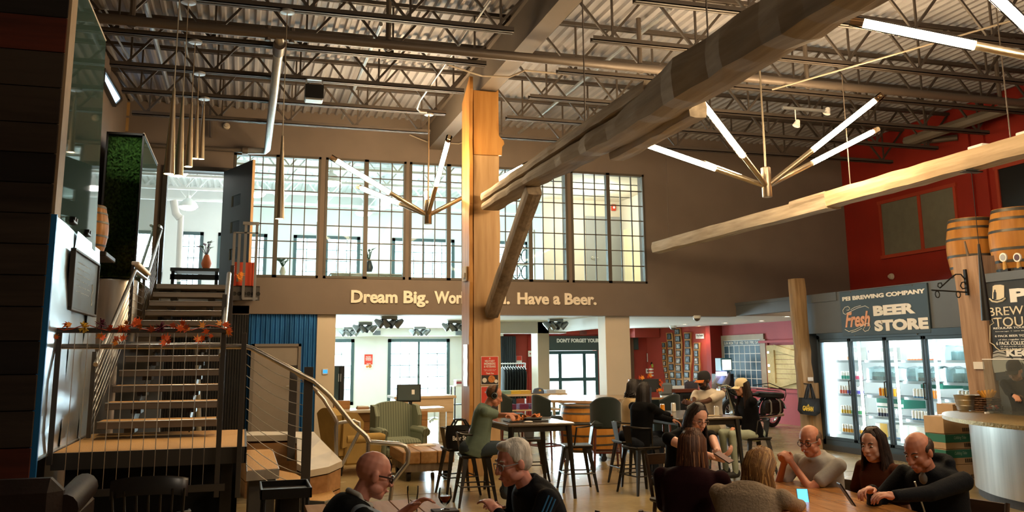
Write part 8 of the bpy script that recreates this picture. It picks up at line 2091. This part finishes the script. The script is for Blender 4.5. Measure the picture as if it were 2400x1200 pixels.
for k, (px, col, lab) in enumerate(((1182, '#8fb0a8', 'pale teal'), (1205, '#e0c050', 'yellow'), (1228, '#d9b45a', 'amber'), (1290, '#c8cfe0', 'pale blue'), (1310, '#e6e4e0', 'white'))):
    p = W(px, 922, Y=dt_y+0.2); p.z = za; g = MB()
    for j in range(3): g.box(p+Vector((-0.12, -0.12, 0.025*j)), p+Vector((0.12, 0.15, 0.025*j+0.023)), 0.008)
    meta(g.build('folded_shirt', mat('shirt '+col, col, 0.9), loc=p), lab+' folded shirts on top of the display table', 'shirt')
p = W(1262, 921, Y=dt_y+0.2); p.z = za; t = thing('flat_cap', 'grey blue cap with a yellow badge on the display table', 'cap', p); g = MB(); g.lathe([(0.12, 0), (0.12, 0.05), (0.09, 0.1), (0.001, 0.12)], p, 16); g.build('crown', mat('grey blue cap', '#5a6070', 0.9), t); g = MB(); g.ball(p+Vector((-0.1, -0.08, 0.01)), (0.1, 0.08, 0.015), 10); g.build('peak', mat('grey blue cap', '#5a6070', 0.9), t); g = MB(); g.ball(p+Vector((0, -0.11, 0.06)), (0.03, 0.01, 0.03), 8); g.build('badge', mat('cap badge', '#d9b45a', 0.8), t)
for k, (px, col, lab) in enumerate(((1180, '#8d8f94', 'grey'), (1196, '#6b2f55', 'plum'), (1225, '#78345c', 'wine'), (1250, '#6b3a66', 'dark plum'))):
    p = W(px, 958, Y=dt_y+0.2); p.z = zs; g = MB()
    for j in range(4): g.box(p+Vector((-0.1, -0.12, 0.028*j)), p+Vector((0.1, 0.15, 0.028*j+0.026)), 0.008)
    meta(g.build('folded_shirt', mat('shirt '+col, col, 0.9), loc=p), lab+' folded shirts on the lower shelf of the display table', 'shirt')

def wing_chair(label, x, y, rz, m, m2, s=1.0):
    t = thing('wing_chair', label, 'armchair', (x, y, 0), rz)
    Vv = lambda a, b, c: Vector((a, b, c))*s
    g = MB(); g.box(Vv(-0.33, -0.32, 0.16), Vv(0.33, 0.36, 0.32), 0.04); g.build('base', m, t, world=False)
    g = MB(); g.box(Vv(-0.28, -0.25, 0.31), Vv(0.28, 0.40, 0.44), 0.05); g.build('seat_cushion', m2, t, world=False)
    prof = []
    rows = []
    for dy, sgn in ((0.0, 1), (0.10, -1)):
        rows.append([[Vector((0.37*u_*(0.86+0.14*v), -0.26-0.10*v-(0.0 if sgn > 0 else 0.11), 0.30+(0.72-0.10*abs(u_)**2.5)*v))*s for u_ in [-1+2*i/14 for i in range(15)]] for v in [j/10 for j in range(11)]])
    g = MB(); g.grid(rows[0], 0, True); g.grid([r[::-1] for r in rows[1]], 0, True)
    for e in (0, 14): g.grid([[rows[0][j][e], rows[1][j][e]] for j in range(11)][::(1 if e else -1)])
    g.grid([[rows[0][10][i], rows[1][10][i]] for i in range(15)][::-1]); g.build('backrest', m, t, world=False)
    for sx in (-1, 1):
        g = MB(); wing = [(-0.36, 0.42), (-0.20, 0.46), (-0.02, 0.60), (0.0, 0.80), (-0.12, 0.95), (-0.34, 0.97)]
        g.prism([(a, b) for a, b in wing], Vv(sx*0.37-0.035*s, 0, 0), Vector((0, s, 0)), Vector((0, 0, s)), Vector((0.07*s, 0, 0))); g.build('wing', m, t, world=False)
        g = MB(); g.box(Vv(sx*0.34-0.05, -0.3, 0.16), Vv(sx*0.34+0.05, 0.33, 0.54), 0.03); g.tube([Vv(sx*0.36, -0.28, 0.55), Vv(sx*0.36, 0.30, 0.55), Vv(sx*0.36, 0.36, 0.53)], [0.075*s, 0.075*s, 0.07*s], 14); g.build('armrest', m, t, world=False)
        for yy in (-0.3, 0.3): g = MB(); g.tube([Vv(sx*0.28, yy, 0.17), Vv(sx*0.3, yy*1.08, 0)], [0.03*s, 0.018*s], 8); g.build('leg', m_blkw, t, world=False)
    return t
m_yel = mat('mustard upholstery', '#a88b4e', 0.9, var=0.08); m_yels = stripes('mustard stripe', '#a28248', '#c2a868', 9, 'X')
m_sage = stripes('sage stripe', '#6c7666', '#8f9883', 7.5, 'X'); m_sage2 = mat('sage upholstery', '#6f7869', 0.9, var=0.08)
wing_chair('mustard wing armchair turned towards the block table, left of the striped one', 1.62, 13.75, R(-72), m_yel, m_yels, 0.93)
wing_chair('sage striped wing armchair facing the block table', 2.43, 14.45, R(-172), m_sage, m_sage, 0.95)
t = thing('block_table', 'low table of heavy timber blocks on iron casters before the wing chairs', 'coffee table', (2.5, 13.0, 0))
bx0, bx1, by0, by1 = 2.14, 2.86, 12.38, 13.55
for k in range(3):
    a = bx0+(bx1-bx0)*k/3; b = bx0+(bx1-bx0)*(k+1)/3
    g = MB(); g.box((a+0.003, by0+0.01*(k % 2), 0.235), (b-0.003, by1, 0.40), 0.012); g.build('timber_block', wood('block timber', '#c09a6c', '#8a6238', 'y', 2.2, 0.5, 0.25), t)
g = MB(); g.box((bx0+0.03, by0+0.03, 0.13), (bx1-0.03, by1-0.05, 0.235)); g.build('undercarriage', m_brace, t)
for x in (bx0+0.1, bx1-0.1):
    for y in (by0+0.12, by1-0.15): g = MB(); g.lathe([(0.001, -0.025), (0.06, -0.025), (0.065, 0), (0.06, 0.025), (0.001, 0.025)], (x, y, 0.065), 14, T=Matrix.Rotation(PI/2, 4, 'Y')); g.box((x-0.035, y-0.03, 0.11), (x+0.035, y+0.03, 0.135)); g.build('caster', m_black, t)
g = MB(); g.box((2.45, 13.1, 0.402), (2.75, 13.3, 0.408)); g.box((2.5, 13.13, 0.408), (2.72, 13.31, 0.414)); meta(g.build('papers', m_paper, loc=(2.6, 13.2, 0.4)), 'loose papers lying on the block table', 'papers')
t = thing('rucksack', 'dark brown bag on the floor left of the block table', 'bag', (1.95, 12.95, 0)); g = MB(); g.ball((1.95, 12.95, 0.15), (0.14, 0.17, 0.15), 14); g.box((1.84, 12.82, 0.0), (2.06, 13.08, 0.1), 0.03); child('bag_body', remesh(g, 0.015, 2), m_leather, t).data.transform(XF[t.name]); g = MB(); g.tube([(1.88, 12.85, 0.24), (1.93, 12.8, 0.32), (2.0, 12.85, 0.25)], 0.015, 6); g.build('strap', m_leather, t)

# ------------------------------------------------------------------ far lounge behind the tall table
t = thing('banquette', 'dark banquette sofa with a pale wall ledge below the photo slabs', 'sofa', (8.6, 18.6, 0))
a = W(1552, 936, Y=18.2); b = W(1640, 936, Y=18.2)
g = MB(); g.box((a.x-0.2, 18.2, 0.0), (b.x+0.2, 18.9, 0.42), 0.04); g.build('seat', m_velvet, t); g = MB(); g.box((a.x-0.2, 18.9, 0.0), (b.x+0.2, 19.1, a.z), 0.05); g.build('backrest', m_velvet, t)
g = MB(); q = W(1550, 905, Y=21.5); q2 = W(1650, 905, Y=21.5); g.box((q.x, 21.5, 0), (q2.x-0.2, 21.6, q.z)); meta(g.build('ledge_wall', m_white, loc=(q.x, 21.5, 0)), 'white low wall below the photo slabs', 'low wall')
for px, py, col, lab in ((1560, 912, '#9aa0a0', 'grey patterned cushion beside the leafy screen'), (1620, 908, '#5c5a68', 'dark grey cushion behind the man in the black cap')):
    p = W(px, py, Y=18.8); g = MB(); g.box(p+Vector((-0.17, -0.05, -0.14)), p+Vector((0.17, 0.05, 0.14)), 0.05, 0); meta(g.build('cushion', mat('cushion '+col, col, 0.9), loc=p), lab, 'cushion')
p = W(1605, 917, Y=18.6); t = thing('side_board', 'reddish wooden shelf edge behind the banquette', 'shelf', p); g = MB(); g.box(p+Vector((-0.25, 0, -0.03)), p+Vector((0.35, 0.25, 0.05)), 0.006); g.build('board', mat('red wood', '#8c4a35', 0.5), t); g = MB(); g.box(p+Vector((-0.2, 0.05, -p.z)), p+Vector((0.3, 0.2, -0.03))); g.build('support', m_black, t)
p = W(1615, 940, Y=18.45); t = thing('tote_bag', 'black bag with gold letters on the banquette behind the black capped man', 'bag', p); g = MB(); g.box((p.x-0.22, p.y-0.05, 0.421), (p.x+0.22, p.y+0.08, p.z+0.17), 0.04); g.build('bag_body', mat('black canvas', '#1b1b1c', 0.9), t); text('lettering', 'GAHAN', p+Vector((-0.12, -0.053, -0.06)), (1, 0, 0.05), (-0.05, 0, 1), 0.36, 0.11, 0.004, mat('bag yellow', '#e8b92a', 0.6), t, bold=0.03)
# black screen with leaf garland on a host stand
y_ = 14.8
a = W(1476, 920, Y=y_); b = W(1549, 888, Y=y_); t = thing('host_screen', 'black screen with an orange leaf garland on a stand behind the two women', 'screen', ((a.x+b.x)/2, y_, 0))
g = MB(); g.box((a.x, y_, a.z), (b.x, y_+0.06, b.z), 0.006); g.build('panel', mat('dark screen panel', '#34383a', 0.3), t); g = MB(); g.box(((a.x+b.x)/2-0.06, y_+0.03, 0.0), ((a.x+b.x)/2+0.1, y_+0.12, a.z)); g.box((a.x, y_-0.05, 0), (b.x, y_+0.3, 0.03)); g.build('stand', m_black, t)
g = MB(); q = W(1535, 932, Y=y_-0.1); g.box((q.x-0.25, y_-0.15, q.z-0.03), (q.x+0.15, y_-0.0, q.z)); g.build('shelf', m_plankx, t)
rnd = random.Random(9); t2 = thing('leaf_garland', 'orange leaf garland around the black host screen', 'garland', (b.x, y_-0.04, b.z))
for px, py in ((1480, 893), (1478, 900), (1500, 885), (1508, 886), (1520, 884), (1527, 882), (1524, 880), (1548, 890), (1551, 898), (1549, 904), (1555, 908), (1548, 914), (1541, 915), (1553, 916)): leaf(t2, W(px, py, Y=y_-0.04), rnd.uniform(0.06, 0.09), rnd.choice(m_lf[:2]), rnd)
# ------------------------------------------------------------------ the people
def pr(depth, px, py): return WD(px, py, depth)
def head_at(px, py, depth): return WD(px, py, depth)
# front left table: two men
A1 = head_at(876, 1112, 4.5)
TB1 = 0.72
T1 = thing('plank_table', 'plank topped table with two beers between the two older men', 'table', (0.9, 4.9, 0))
tx0, tx1, ty1 = 0.42, 1.25, W(1040, 1166, Z=TB1).y
ty0 = ty1-1.25
for k in range(6):
    a = tx0+(tx1-tx0)*k/6; b = tx0+(tx1-tx0)*(k+1)/6; g = MB(); g.box((a+0.002, ty0, TB1-0.035), (b-0.002, ty1, TB1), 0.003); g.build('plank', m_tablew, T1)
for x in (tx0+0.06, tx1-0.06):
    for y in (ty0+0.08, ty1-0.08): g = MB(); g.box((x-0.035, y-0.035, 0), (x+0.035, y+0.035, TB1-0.035)); g.build('leg', m_black, T1)
m_beer = mat('pale beer', '#d9a33a', 0.1); m_red_beer = mat('red beer', '#9a3a14', 0.1); m_gl = glass('beer glass', '#f7faf8', 0.2, 0.02)
c = W(967, 1201, Z=TB1); t = thing('beer_glass', 'tall glass with pale beer at the bald man\'s hand', 'glass', c)
g = MB(); g.lathe([(0.03, 0), (0.031, 0.01), (0.027, 0.05), (0.036, 0.12), (0.036, 0.155), (0.034, 0.156), (0.034, 0.12), (0.025, 0.05), (0.028, 0.012), (0.001, 0.012)], c, 20); g.build('glass_body', m_gl, t)
g = MB(); g.lathe([(0.001, 0.013), (0.026, 0.013), (0.024, 0.045), (0.0245, 0.05), (0.001, 0.05)], c, 16); g.build('beer', m_beer, t)
c = W(1043, 1199, Z=TB1); t = thing('tulip_glass', 'stemmed tulip glass of red beer on a small board', 'glass', c)
g = MB(); g.lathe([(0.001, 0.012), (0.03, 0.013), (0.004, 0.02), (0.004, 0.035), (0.03, 0.055), (0.043, 0.085), (0.038, 0.13), (0.036, 0.14), (0.035, 0.14), (0.037, 0.13), (0.041, 0.085), (0.029, 0.058), (0.001, 0.042)], c, 20); g.build('glass_body', m_gl, t)
g = MB(); g.lathe([(0.001, 0.044), (0.028, 0.059), (0.040, 0.085), (0.0395, 0.094), (0.001, 0.094)], c, 16); g.build('beer', m_red_beer, t)
g = MB(); g.box(c+Vector((-0.08, -0.06, 0)), c+Vector((0.08, 0.06, 0.012)), 0.004); meta(g.build('serving_board', m_barn, loc=c), 'small dark board under the tulip glass', 'board')
m_navyvest = mat('black fleece', '#111315', 0.95, var=0.15, scale=30, bump=0.15, bscale=200, spec=0.1)
def bald_ex(t, q):
    g = MB()
    for k in (0, 1):
        S, (e, w_) = q['V'](q['B']((-0.185, 0.185)[k], 0, 0.455)), q['ends'][k]
        cap(g, S, e, 0.062, 0.053); cap(g, e, e.lerp(w_, 0.45), 0.053, 0.047)
    child('sleeves', remesh(g, 0.010, 2), mat('grey blue shirt', '#6b7784', 0.9, var=0.08), t)
    g = MB(); V, B = q['V'], q['B']; g.tube([V(B(0.068*math.cos(a), 0.012+0.07*math.sin(a), 0.525+0.015*(1 if math.sin(a) < 0 else -0.8))) for a in [2*PI*j/16 for j in range(16)]], 0.016, 6, closed=True); child('collar', remesh(g, 0.008, 1), mat('pale collar', '#a9a79f', 0.9), t)
person('bald man in black fleece and dark glasses looking down at the table, lower left', A1, 8, lean=24, s=0.98, hyaw=-4, hpitch=18, arms=[{'at': WD(960, 1192, 4.75), 'pole': (-0.6, -0.3, -1)}, {'at': WD(950, 1215, 4.9), 'pole': (0.9, -0.2, -1)}], skin='#c08270', top=m_navyvest, sleeve='none', neckline='crew', bottom='#23262c', glasses='#2a1c1a', hair=None, slim=1.12, belly=0.03, voxel=0.006, extras=bald_ex)
m_navy = mat('navy jacket', '#0d1016', 0.85, var=0.12, scale=12, bump=0.12, bscale=120, spec=0.15)
def grey_ex(t, q):
    g = MB()
    for k in (0, 1):
        S = q['V'](q['B']((-0.185, 0.185)[k]*1.15, 0, 0.455)); e, w_ = q['ends'][k]; d = (e-S).normalized()
        out = Vector((1 if k else -1, 0.0, 0.35)); out = (out-d*out.dot(d)).normalized(); sd = d.cross(out)
        g = MB()
        for j in (-1, 0, 1): g.tube([S.lerp(e, u)+out*(0.0655-0.011*u)+sd*0.019*j for u in (0.0, 0.2, .4, .6, .8, 0.95)], 0.0042, 5)
        g.build('sleeve_stripes', mat('blue stripe', '#1f5f8c', 0.7), t, world=False)
person('grey haired man in glasses and a navy jacket with three blue sleeve stripes', head_at(1203, 1083, 4.75), 184, lean=28, s=1.0, hyaw=6, hpitch=14, arms=[{'at': WD(1168, 1205, 4.55), 'pole': (-0.9, -0.2, -1)}, {'at': WD(1165, 1195, 4.9), 'pole': (0.7, -0.2, -1)}], skin='#c98877', top=m_navy, sleeve='long', neckline='collar', bottom='#2b2d33', glasses='#8a8f96', hair=('short', '#c9c4bc'), brows='#b5aea4', slim=1.15, belly=0.03, voxel=0.006, extras=grey_ex)

# front right table
TB2 = 0.72
def tb(px, py): return W(px, py, Z=TB2)
T2 = thing('plank_table', 'varnished plank table with people around it, lower right', 'table', tb(1960, 1190))
c0 = tb(1950, 1180); u = (head_at(1905, 1035, 7.0)-head_at(2165, 1055, 5.45)); u.z = 0; u.normalize(); v = Vector((u.y, -u.x, 0)) if Vector((u.y, -u.x, 0)).x < 0 else Vector((-u.y, u.x, 0))
o2 = tb(2010, 1165)
LN, WD2 = 2.0, 0.80
e0 = o2-u*1.15+(-v)*0.08
for k in range(5):
    a = WD2*k/5; b = WD2*(k+1)/5; g = MB(); g.prism([(0, a+0.002), (LN, a+0.002), (LN, b-0.002), (0, b-0.002)], Vector((e0.x, e0.y, TB2-0.035)), u, v, Vector((0, 0, 0.035))); g.build('plank', wood('varnished plank', '#c68d50', '#8e5a2a', 'y', 2.6, 0.25, 0.08, 8, 0.5), T2)
for a in (0.1, LN-0.1):
    for b in (0.08, WD2-0.08): q = Vector((e0.x, e0.y, 0))+u*a+v*b; g = MB(); g.box((q.x-0.035, q.y-0.035, 0), (q.x+0.035, q.y+0.035, TB2-0.035)); g.build('leg', m_black, T2)
hd_v = math.degrees(math.atan2(v.y, v.x)); hd_u = math.degrees(math.atan2(u.y, u.x))
def gz(px, py, d): return WD(px, py, d)
# far side: man with folded hands
fold = gz(1832, 1068, 6.55)
person('balding man in glasses and a pale grey polo with hands folded before his chin', head_at(1898, 1032, 6.5), hd_v+22, lean=14, s=0.93, hyaw=14, hpitch=16, arms=[{'at': fold+Vector((0.05, -0.05, -0.05)), 'pole': (-0.5, 0.4, -1), 'dirw': (-0.45, 0.25, 0.75), 'palmw': (-0.3, 0.9, 0.1), 'curl': 1.15}, {'at': fold+Vector((0.05, 0.05, -0.05)), 'pole': (0.5, 0.4, -1), 'dirw': (-0.45, -0.25, 0.75), 'palmw': (-0.3, -0.9, 0.1), 'curl': 1.15}], skin='#c58468', top='#a3a29d', sleeve='short', neckline='collar', bottom='#39404a', glasses='#1d1a19', hair=('balding', '#5a4636'), brows='#4a3a2e', slim=1.1, belly=0.02, voxel=0.0065)
person('young woman with dark shoulder length hair in a rust brown tee looking left', head_at(2045, 1042, 6.0), hd_v+18, lean=4, s=0.90, fem=True, hyaw=16, hpitch=10, arms=[{'at': gz(2050, 1185, 5.95), 'pole': (-0.8, -0.3, -1)}, {'at': gz(2010, 1195, 6.0), 'pole': (0.8, -0.3, -1)}], skin='#cf9a80', top='#4d2a18', sleeve='short', bottom='#2e333d', hair=('long', '#2e1f18', '#3a281e', 0.16, 0.006), brows='#2e1f18', slim=0.92, voxel=0.0065)
m_hood = mat('navy hooded jacket', '#0f1217', 0.85, var=0.15, scale=9, bump=0.15, bscale=90, spec=0.15)
phn = gz(1983, 1158, 5.15)
def hood_ex(t, q):
    V, B = q['V'], q['B']
    g = MB(); g.tube([V(B(0.0, 0.150+0.01, 0.50-0.4*u)) for u in (0, .25, .5, .75, 1)], 0.006, 5); g.build('zip', m_galv, t, world=False)
    g = MB(); g.ball(V(B(0, 0.055, 0.475)), (0.045, 0.045, 0.05), 10); child('undershirt', remesh(g, 0.008, 1), mat('grey collar', '#77746c', 0.9), t)
    g = MB()
    for j in (0, 1): g.tube([V(B(0.11*math.cos(a), -0.045+(0.105+0.014*j)*math.sin(a)*0.8, 0.53+0.02*j)) for a in [R(20)+R(70)*i/6 for i in range(7)]], 0.003, 5)
    g.build('collar_piping', m_sign, t, world=False)
person('man in a dark hooded jacket tapping a phone at the right end of the table', head_at(2152, 1058, 5.45), hd_v+22, lean=20, s=0.98, hyaw=4, hpitch=24, arms=[{'at': gz(2040, 1175, 5.05), 'pole': (-0.8, -0.2, -1), 'dirw': (-0.8, 0.15, 0.1), 'palmw': (0.2, 0.2, -1), 'curl': 0.55}, {'at': gz(2045, 1148, 5.45), 'pole': (0.8, -0.2, -1), 'dirw': (-0.9, -0.2, 0.05), 'palmw': (0.1, -0.3, -1), 'curl': 0.6}], skin='#bd7c62', top=m_hood, sleeve='long', neckline='hood', bottom='#2b2d33', hair=('balding', '#3a2c22'), brows='#3a2c22', slim=1.15, belly=0.03, voxel=0.006, extras=hood_ex)
def phone(label, c, T, scr):
    t = thing('smartphone', label, 'phone', c); T = Matrix.Translation(c) @ T
    g = MB(); g.box((-0.037, -0.075, -0.004), (0.037, 0.075, 0.004), 0.003, 0, T); g.build('case', m_black, t); g = MB(); g.box((-0.033, -0.069, 0.004), (0.033, 0.069, 0.0046), 0, 0, T); g.build('screen', scr, t)
phone('phone held tilted by the man in the dark hooded jacket', phn, Euler((R(58), 0, R(70))).to_matrix().to_4x4(), mat('phone glass', '#33302e', 0.1))
# near side: two women from behind
person('woman with long auburn hair in a burgundy top seen from behind', head_at(1625, 1048, 5.75), 42, lean=14, s=0.96, fem=True, hyaw=4, hpitch=8, arms=[{'at': gz(1650, 1215, 5.6), 'pole': (-0.8, -0.2, -1)}, {'at': gz(1695, 1140, 6.1), 'pole': (0.9, -0.2, -1), 'curl': 0.5}], skin='#c98f73', top='#260f13', sleeve='short', bottom='#26282d', hair=('long', '#4a2916', '#85562f', 0.44, 0.03, 0.02), slim=1.12, voxel=0.0075, ear=False)
person('woman with blonde streaked hair in a beige knit jumper bent over a phone', head_at(1785, 1098, 5.35), 38, lean=32, s=0.96, fem=True, hyaw=-22, hpitch=28, arms=[{'at': gz(1800, 1215, 5.2), 'pole': (-0.8, -0.2, -1)}, {'at': gz(1882, 1185, 5.6), 'pole': (0.8, -0.2, -1), 'curl': 0.5}], skin='#d09a7a', top=mat('beige knit', '#8d7a64', 0.95, var=0.12, scale=60, bump=0.4, bscale=70), sleeve='long', bottom='#2b2d33', hair=('long', '#7a5530', '#b5894e', 0.2, 0.014, -0.03), slim=1.1, voxel=0.007, ear=False)
phone('lit phone lying before the woman in the beige jumper', gz(1882, 1166, 5.75), Euler((R(38), R(0), R(-30))).to_matrix().to_4x4(), emis('phone lit screen', '#4aa0d8', 1.6))
person('woman in glasses and a black off shoulder dress reading her phone', head_at(1635, 980, 7.6), -84, lean=20, s=1.0, fem=True, hyaw=0, hpitch=24, hroll=-4, arms=[{'at': gz(1690, 1092, 7.05), 'pole': (-0.8, -0.2, -0.7), 'dirw': (0.5, -0.5, 0.3), 'palmw': (0.3, 0.2, 1), 'curl': 0.45}, {'at': gz(1722, 1088, 7.15), 'pole': (0.9, -0.4, -0.5), 'dirw': (-0.5, -0.5, 0.25), 'palmw': (-0.3, 0.2, 1), 'curl': 0.45}], skin='#dba68f', top='#0b0b0d', sleeve='none', bottom='#121214', glasses='#6a5248', hair=('long', '#241812', '#33231a', 0.13, 0.008), slim=1.2, voxel=0.0075)
phone('phone in a burgundy case held by the woman in black glasses', gz(1697, 1072, 7.0), Euler((R(28), R(-12), R(25))).to_matrix().to_4x4(), mat('phone burgundy', '#5b2f35', 0.4))

# tall tables
def phones_ex(t, q):
    HP, s, hm = q['HP'], q['s'], q['hm']; g = MB(); T = hm.to_3x3().to_4x4()
    for x in (-1, 1): g.ball(HP(0.088*x, -0.005, 0.0), Vector((0.022, 0.04, 0.045))*s, 12, T=T)
    o = g.build('headphones', m_black, t, world=False)
    g = MB(); g.tube([HP(0.092*math.cos(a), -0.008, 0.02+0.112*math.sin(a)) for a in [PI*i/12 for i in range(13)]], 0.009*s, 6); g.build('headband', m_black, o, world=False)
    g = MB(); T2 = T @ Matrix.Rotation(PI/2, 4, 'Y')
    for x in (-1, 1): g.lathe([(0.028, 0.0), (0.034, 0.004), (0.028, 0.008)], HP(0.109*x, -0.005, 0), 14, T=T2)
    g.build('ring', m_spot, o, world=False)
hm_ = head_at(1158, 927, 10.35)
person('man in headphones and a sage tee eating at the tall table, seen from the side', hm_, -14, lean=18, s=0.98, hyaw=4, hpitch=22, arms=[{'at': W(1194, 975, Y=9.9), 'pole': (-0.6, -0.1, -1)}, {'at': W(1200, 972, Y=10.35), 'pole': (0.6, -0.1, -1), 'curl': 0.7}], skin='#c8866a', top='#6d7f72', sleeve='short', bottom='#3f4a52', hair=('buzz', '#6b4a32'), slim=1.15, belly=0.03, voxel=0.009, extras=phones_ex, feet=0.44)
person('long black haired woman in black seated nearest at the can table, back turned', head_at(1512, 918, 11.2), 18, lean=8, s=0.97, fem=True, hyaw=14, hpitch=6, arms=[{'at': W(1575, 985, Y=10.3), 'pole': (-0.6, -0.2, -1)}, {'at': W(1575, 975, Y=10.7), 'pole': (0.6, -0.2, -1)}], skin='#8a5a40', top='#0b0c0e', sleeve='long', bottom='#23272e', hair=('long', '#17110f', '#201815', 0.42, 0.008, 0.02), slim=0.95, voxel=0.009, ear=False, feet=0.44)
person('dark haired woman in an oatmeal jumper beside the long haired woman', head_at(1487, 910, 11.95), 8, lean=6, s=0.96, fem=True, hyaw=24, hpitch=6, arms=[{'at': W(1560, 975, Y=11.4), 'pole': (-0.6, -0.2, -1)}, {'at': W(1560, 970, Y=11.7), 'pole': (0.6, -0.2, -1)}], skin='#8a5a40', top='#b9a27c', sleeve='long', bottom='#2a2f38', hair=('long', '#17110f', '#201815', 0.10, 0.02), slim=0.95, voxel=0.009, ear=False, feet=0.44)
fh = W(1612, 950, Y=11.55)
person('bearded man in a black cap with orange brim and white tee, hands together', head_at(1650, 892, 13.0), 208, lean=8, s=1.05, hyaw=-12, hpitch=10, arms=[{'at': fh+Vector((0.05, 0.05, 0)), 'pole': (-0.9, 0.1, -1), 'dirw': (-1, -0.1, 0.25), 'palmw': (0, -1, 0.1), 'curl': 0.3}, {'at': fh+Vector((0.05, -0.02, -0.02)), 'pole': (0.9, 0.1, -1), 'dirw': (-1, 0.1, 0.25), 'palmw': (0, 1, 0.1), 'curl': 0.3}], skin='#4d2f21', top='#c9bfb0', sleeve='short', bottom='#8b8266', glasses='#201815', cap_hat=('#1c1b1e', '#b5652c'), hair=('buzz', '#120d0b'), beard='#15100d', brows='#120d0b', mouth='#4a2a22', slim=1.1, voxel=0.009, feet=0.44)
person('woman in a cream cap with long dark hair and black jacket at the table end', head_at(1738, 908, 12.2), 178, lean=10, s=0.97, fem=True, hyaw=4, hpitch=6, arms=[{'at': W(1725, 1000, Y=11.3), 'pole': (-0.6, -0.3, -1), 'curl': 0.5}, {'at': W(1718, 1003, Y=11.0), 'pole': (0.6, -0.3, -1), 'curl': 0.5}], skin='#c08a6c', top='#0d0d10', sleeve='long', bottom='#9aa392', cap_hat=('#d6c6a0', '#d6c6a0'), hair=('long', '#22150f', '#2e1d14', 0.26, 0.01), slim=0.95, voxel=0.009, feet=0.44)
# bar keeper bending behind the screen
def standing_legs(t, q):
    g = MB(); V = q['V']; s = q['s']
    for sd in (-1, 1):
        h = V(Vector((sd*0.09, 0, 0.02))*s); cap(g, h, Vector((h.x+sd*0.02, h.y+0.03, h.z*0.52)), 0.09, 0.062); cap(g, Vector((h.x+sd*0.02, h.y+0.03, h.z*0.52)), Vector((h.x+sd*0.02, h.y, 0.1)), 0.06, 0.045)
        k = MB(); k.ball((h.x+sd*0.02, h.y+0.06, 0.05), (0.045, 0.13, 0.05), 14); child('shoe', remesh(k, 0.012, 1), mat('shoe dark', '#201f1f', 0.6), t)
    child('trousers', remesh(g, 0.013, 3), mat('trouser black', '#17171a', 0.9), t)
person('bar keeper in black with a black cap behind the clear screen', WD(2378, 868, 11.0), 200, lean=18, s=1.0, hyaw=0, hpitch=20, skin='#c08a6c', top='#0b0b0d', sleeve='long', bottom='#17171a', cap_hat=('#141416', '#141416'), hair=('short', '#1d1512'), voxel=0.010, arms=[{'at': WD(2420, 950, 10.2)}, {'at': WD(2400, 955, 10.2)}], feet=None, legs=False, extras=standing_legs)

# plain seats under the people at the low tables
m_seatw = wood('dark seat wood', '#4a3626', '#2b1e14', 'x', 3, 0.5, 0.1)
def low_chair(label, x, y, rz, h):
    t = thing('wooden_chair', label, 'chair', (x, y, 0), rz)
    g = MB(); g.box((-0.21, -0.21, h-0.04), (0.21, 0.21, h), 0.012); g.build('seat', m_seatw, t, world=False)
    for sx in (-1, 1):
        for sy in (-1, 1): g = MB(); g.tube([(sx*0.17, sy*0.17, h-0.03), (sx*0.2, sy*0.2, 0)], [0.02, 0.014], 8); g.build('leg', m_seatw, t, world=False)
        g = MB(); g.tube([(sx*0.18, -0.19, h-0.02), (sx*0.19, -0.27, h+0.36)], 0.016, 8); g.build('back_post', m_seatw, t, world=False)
    g = MB(); g.bar((-0.19, -0.265, h+0.31), (0.19, -0.265, h+0.31), 0.02, 0.09); g.build('back_rail', m_seatw, t, world=False)
for name_, lab in (('bald man', 'wooden chair under the bald man'), ('grey haired', 'wooden chair under the grey haired man in the striped jacket'), ('balding man', 'wooden chair under the man with folded hands'), ('young woman', 'wooden chair under the young woman in the rust brown tee'), ('man in a dark', 'wooden chair under the man in the dark hooded jacket'), ('woman with long', 'wooden chair under the woman with auburn hair'), ('woman with blonde', 'wooden chair under the woman in the beige jumper'), ('woman in glasses', 'wooden chair under the woman in the off shoulder dress')):
    for q in SEATS:
        if q[0].startswith(name_): low_chair(lab, q[1], q[2], q[4], q[3])
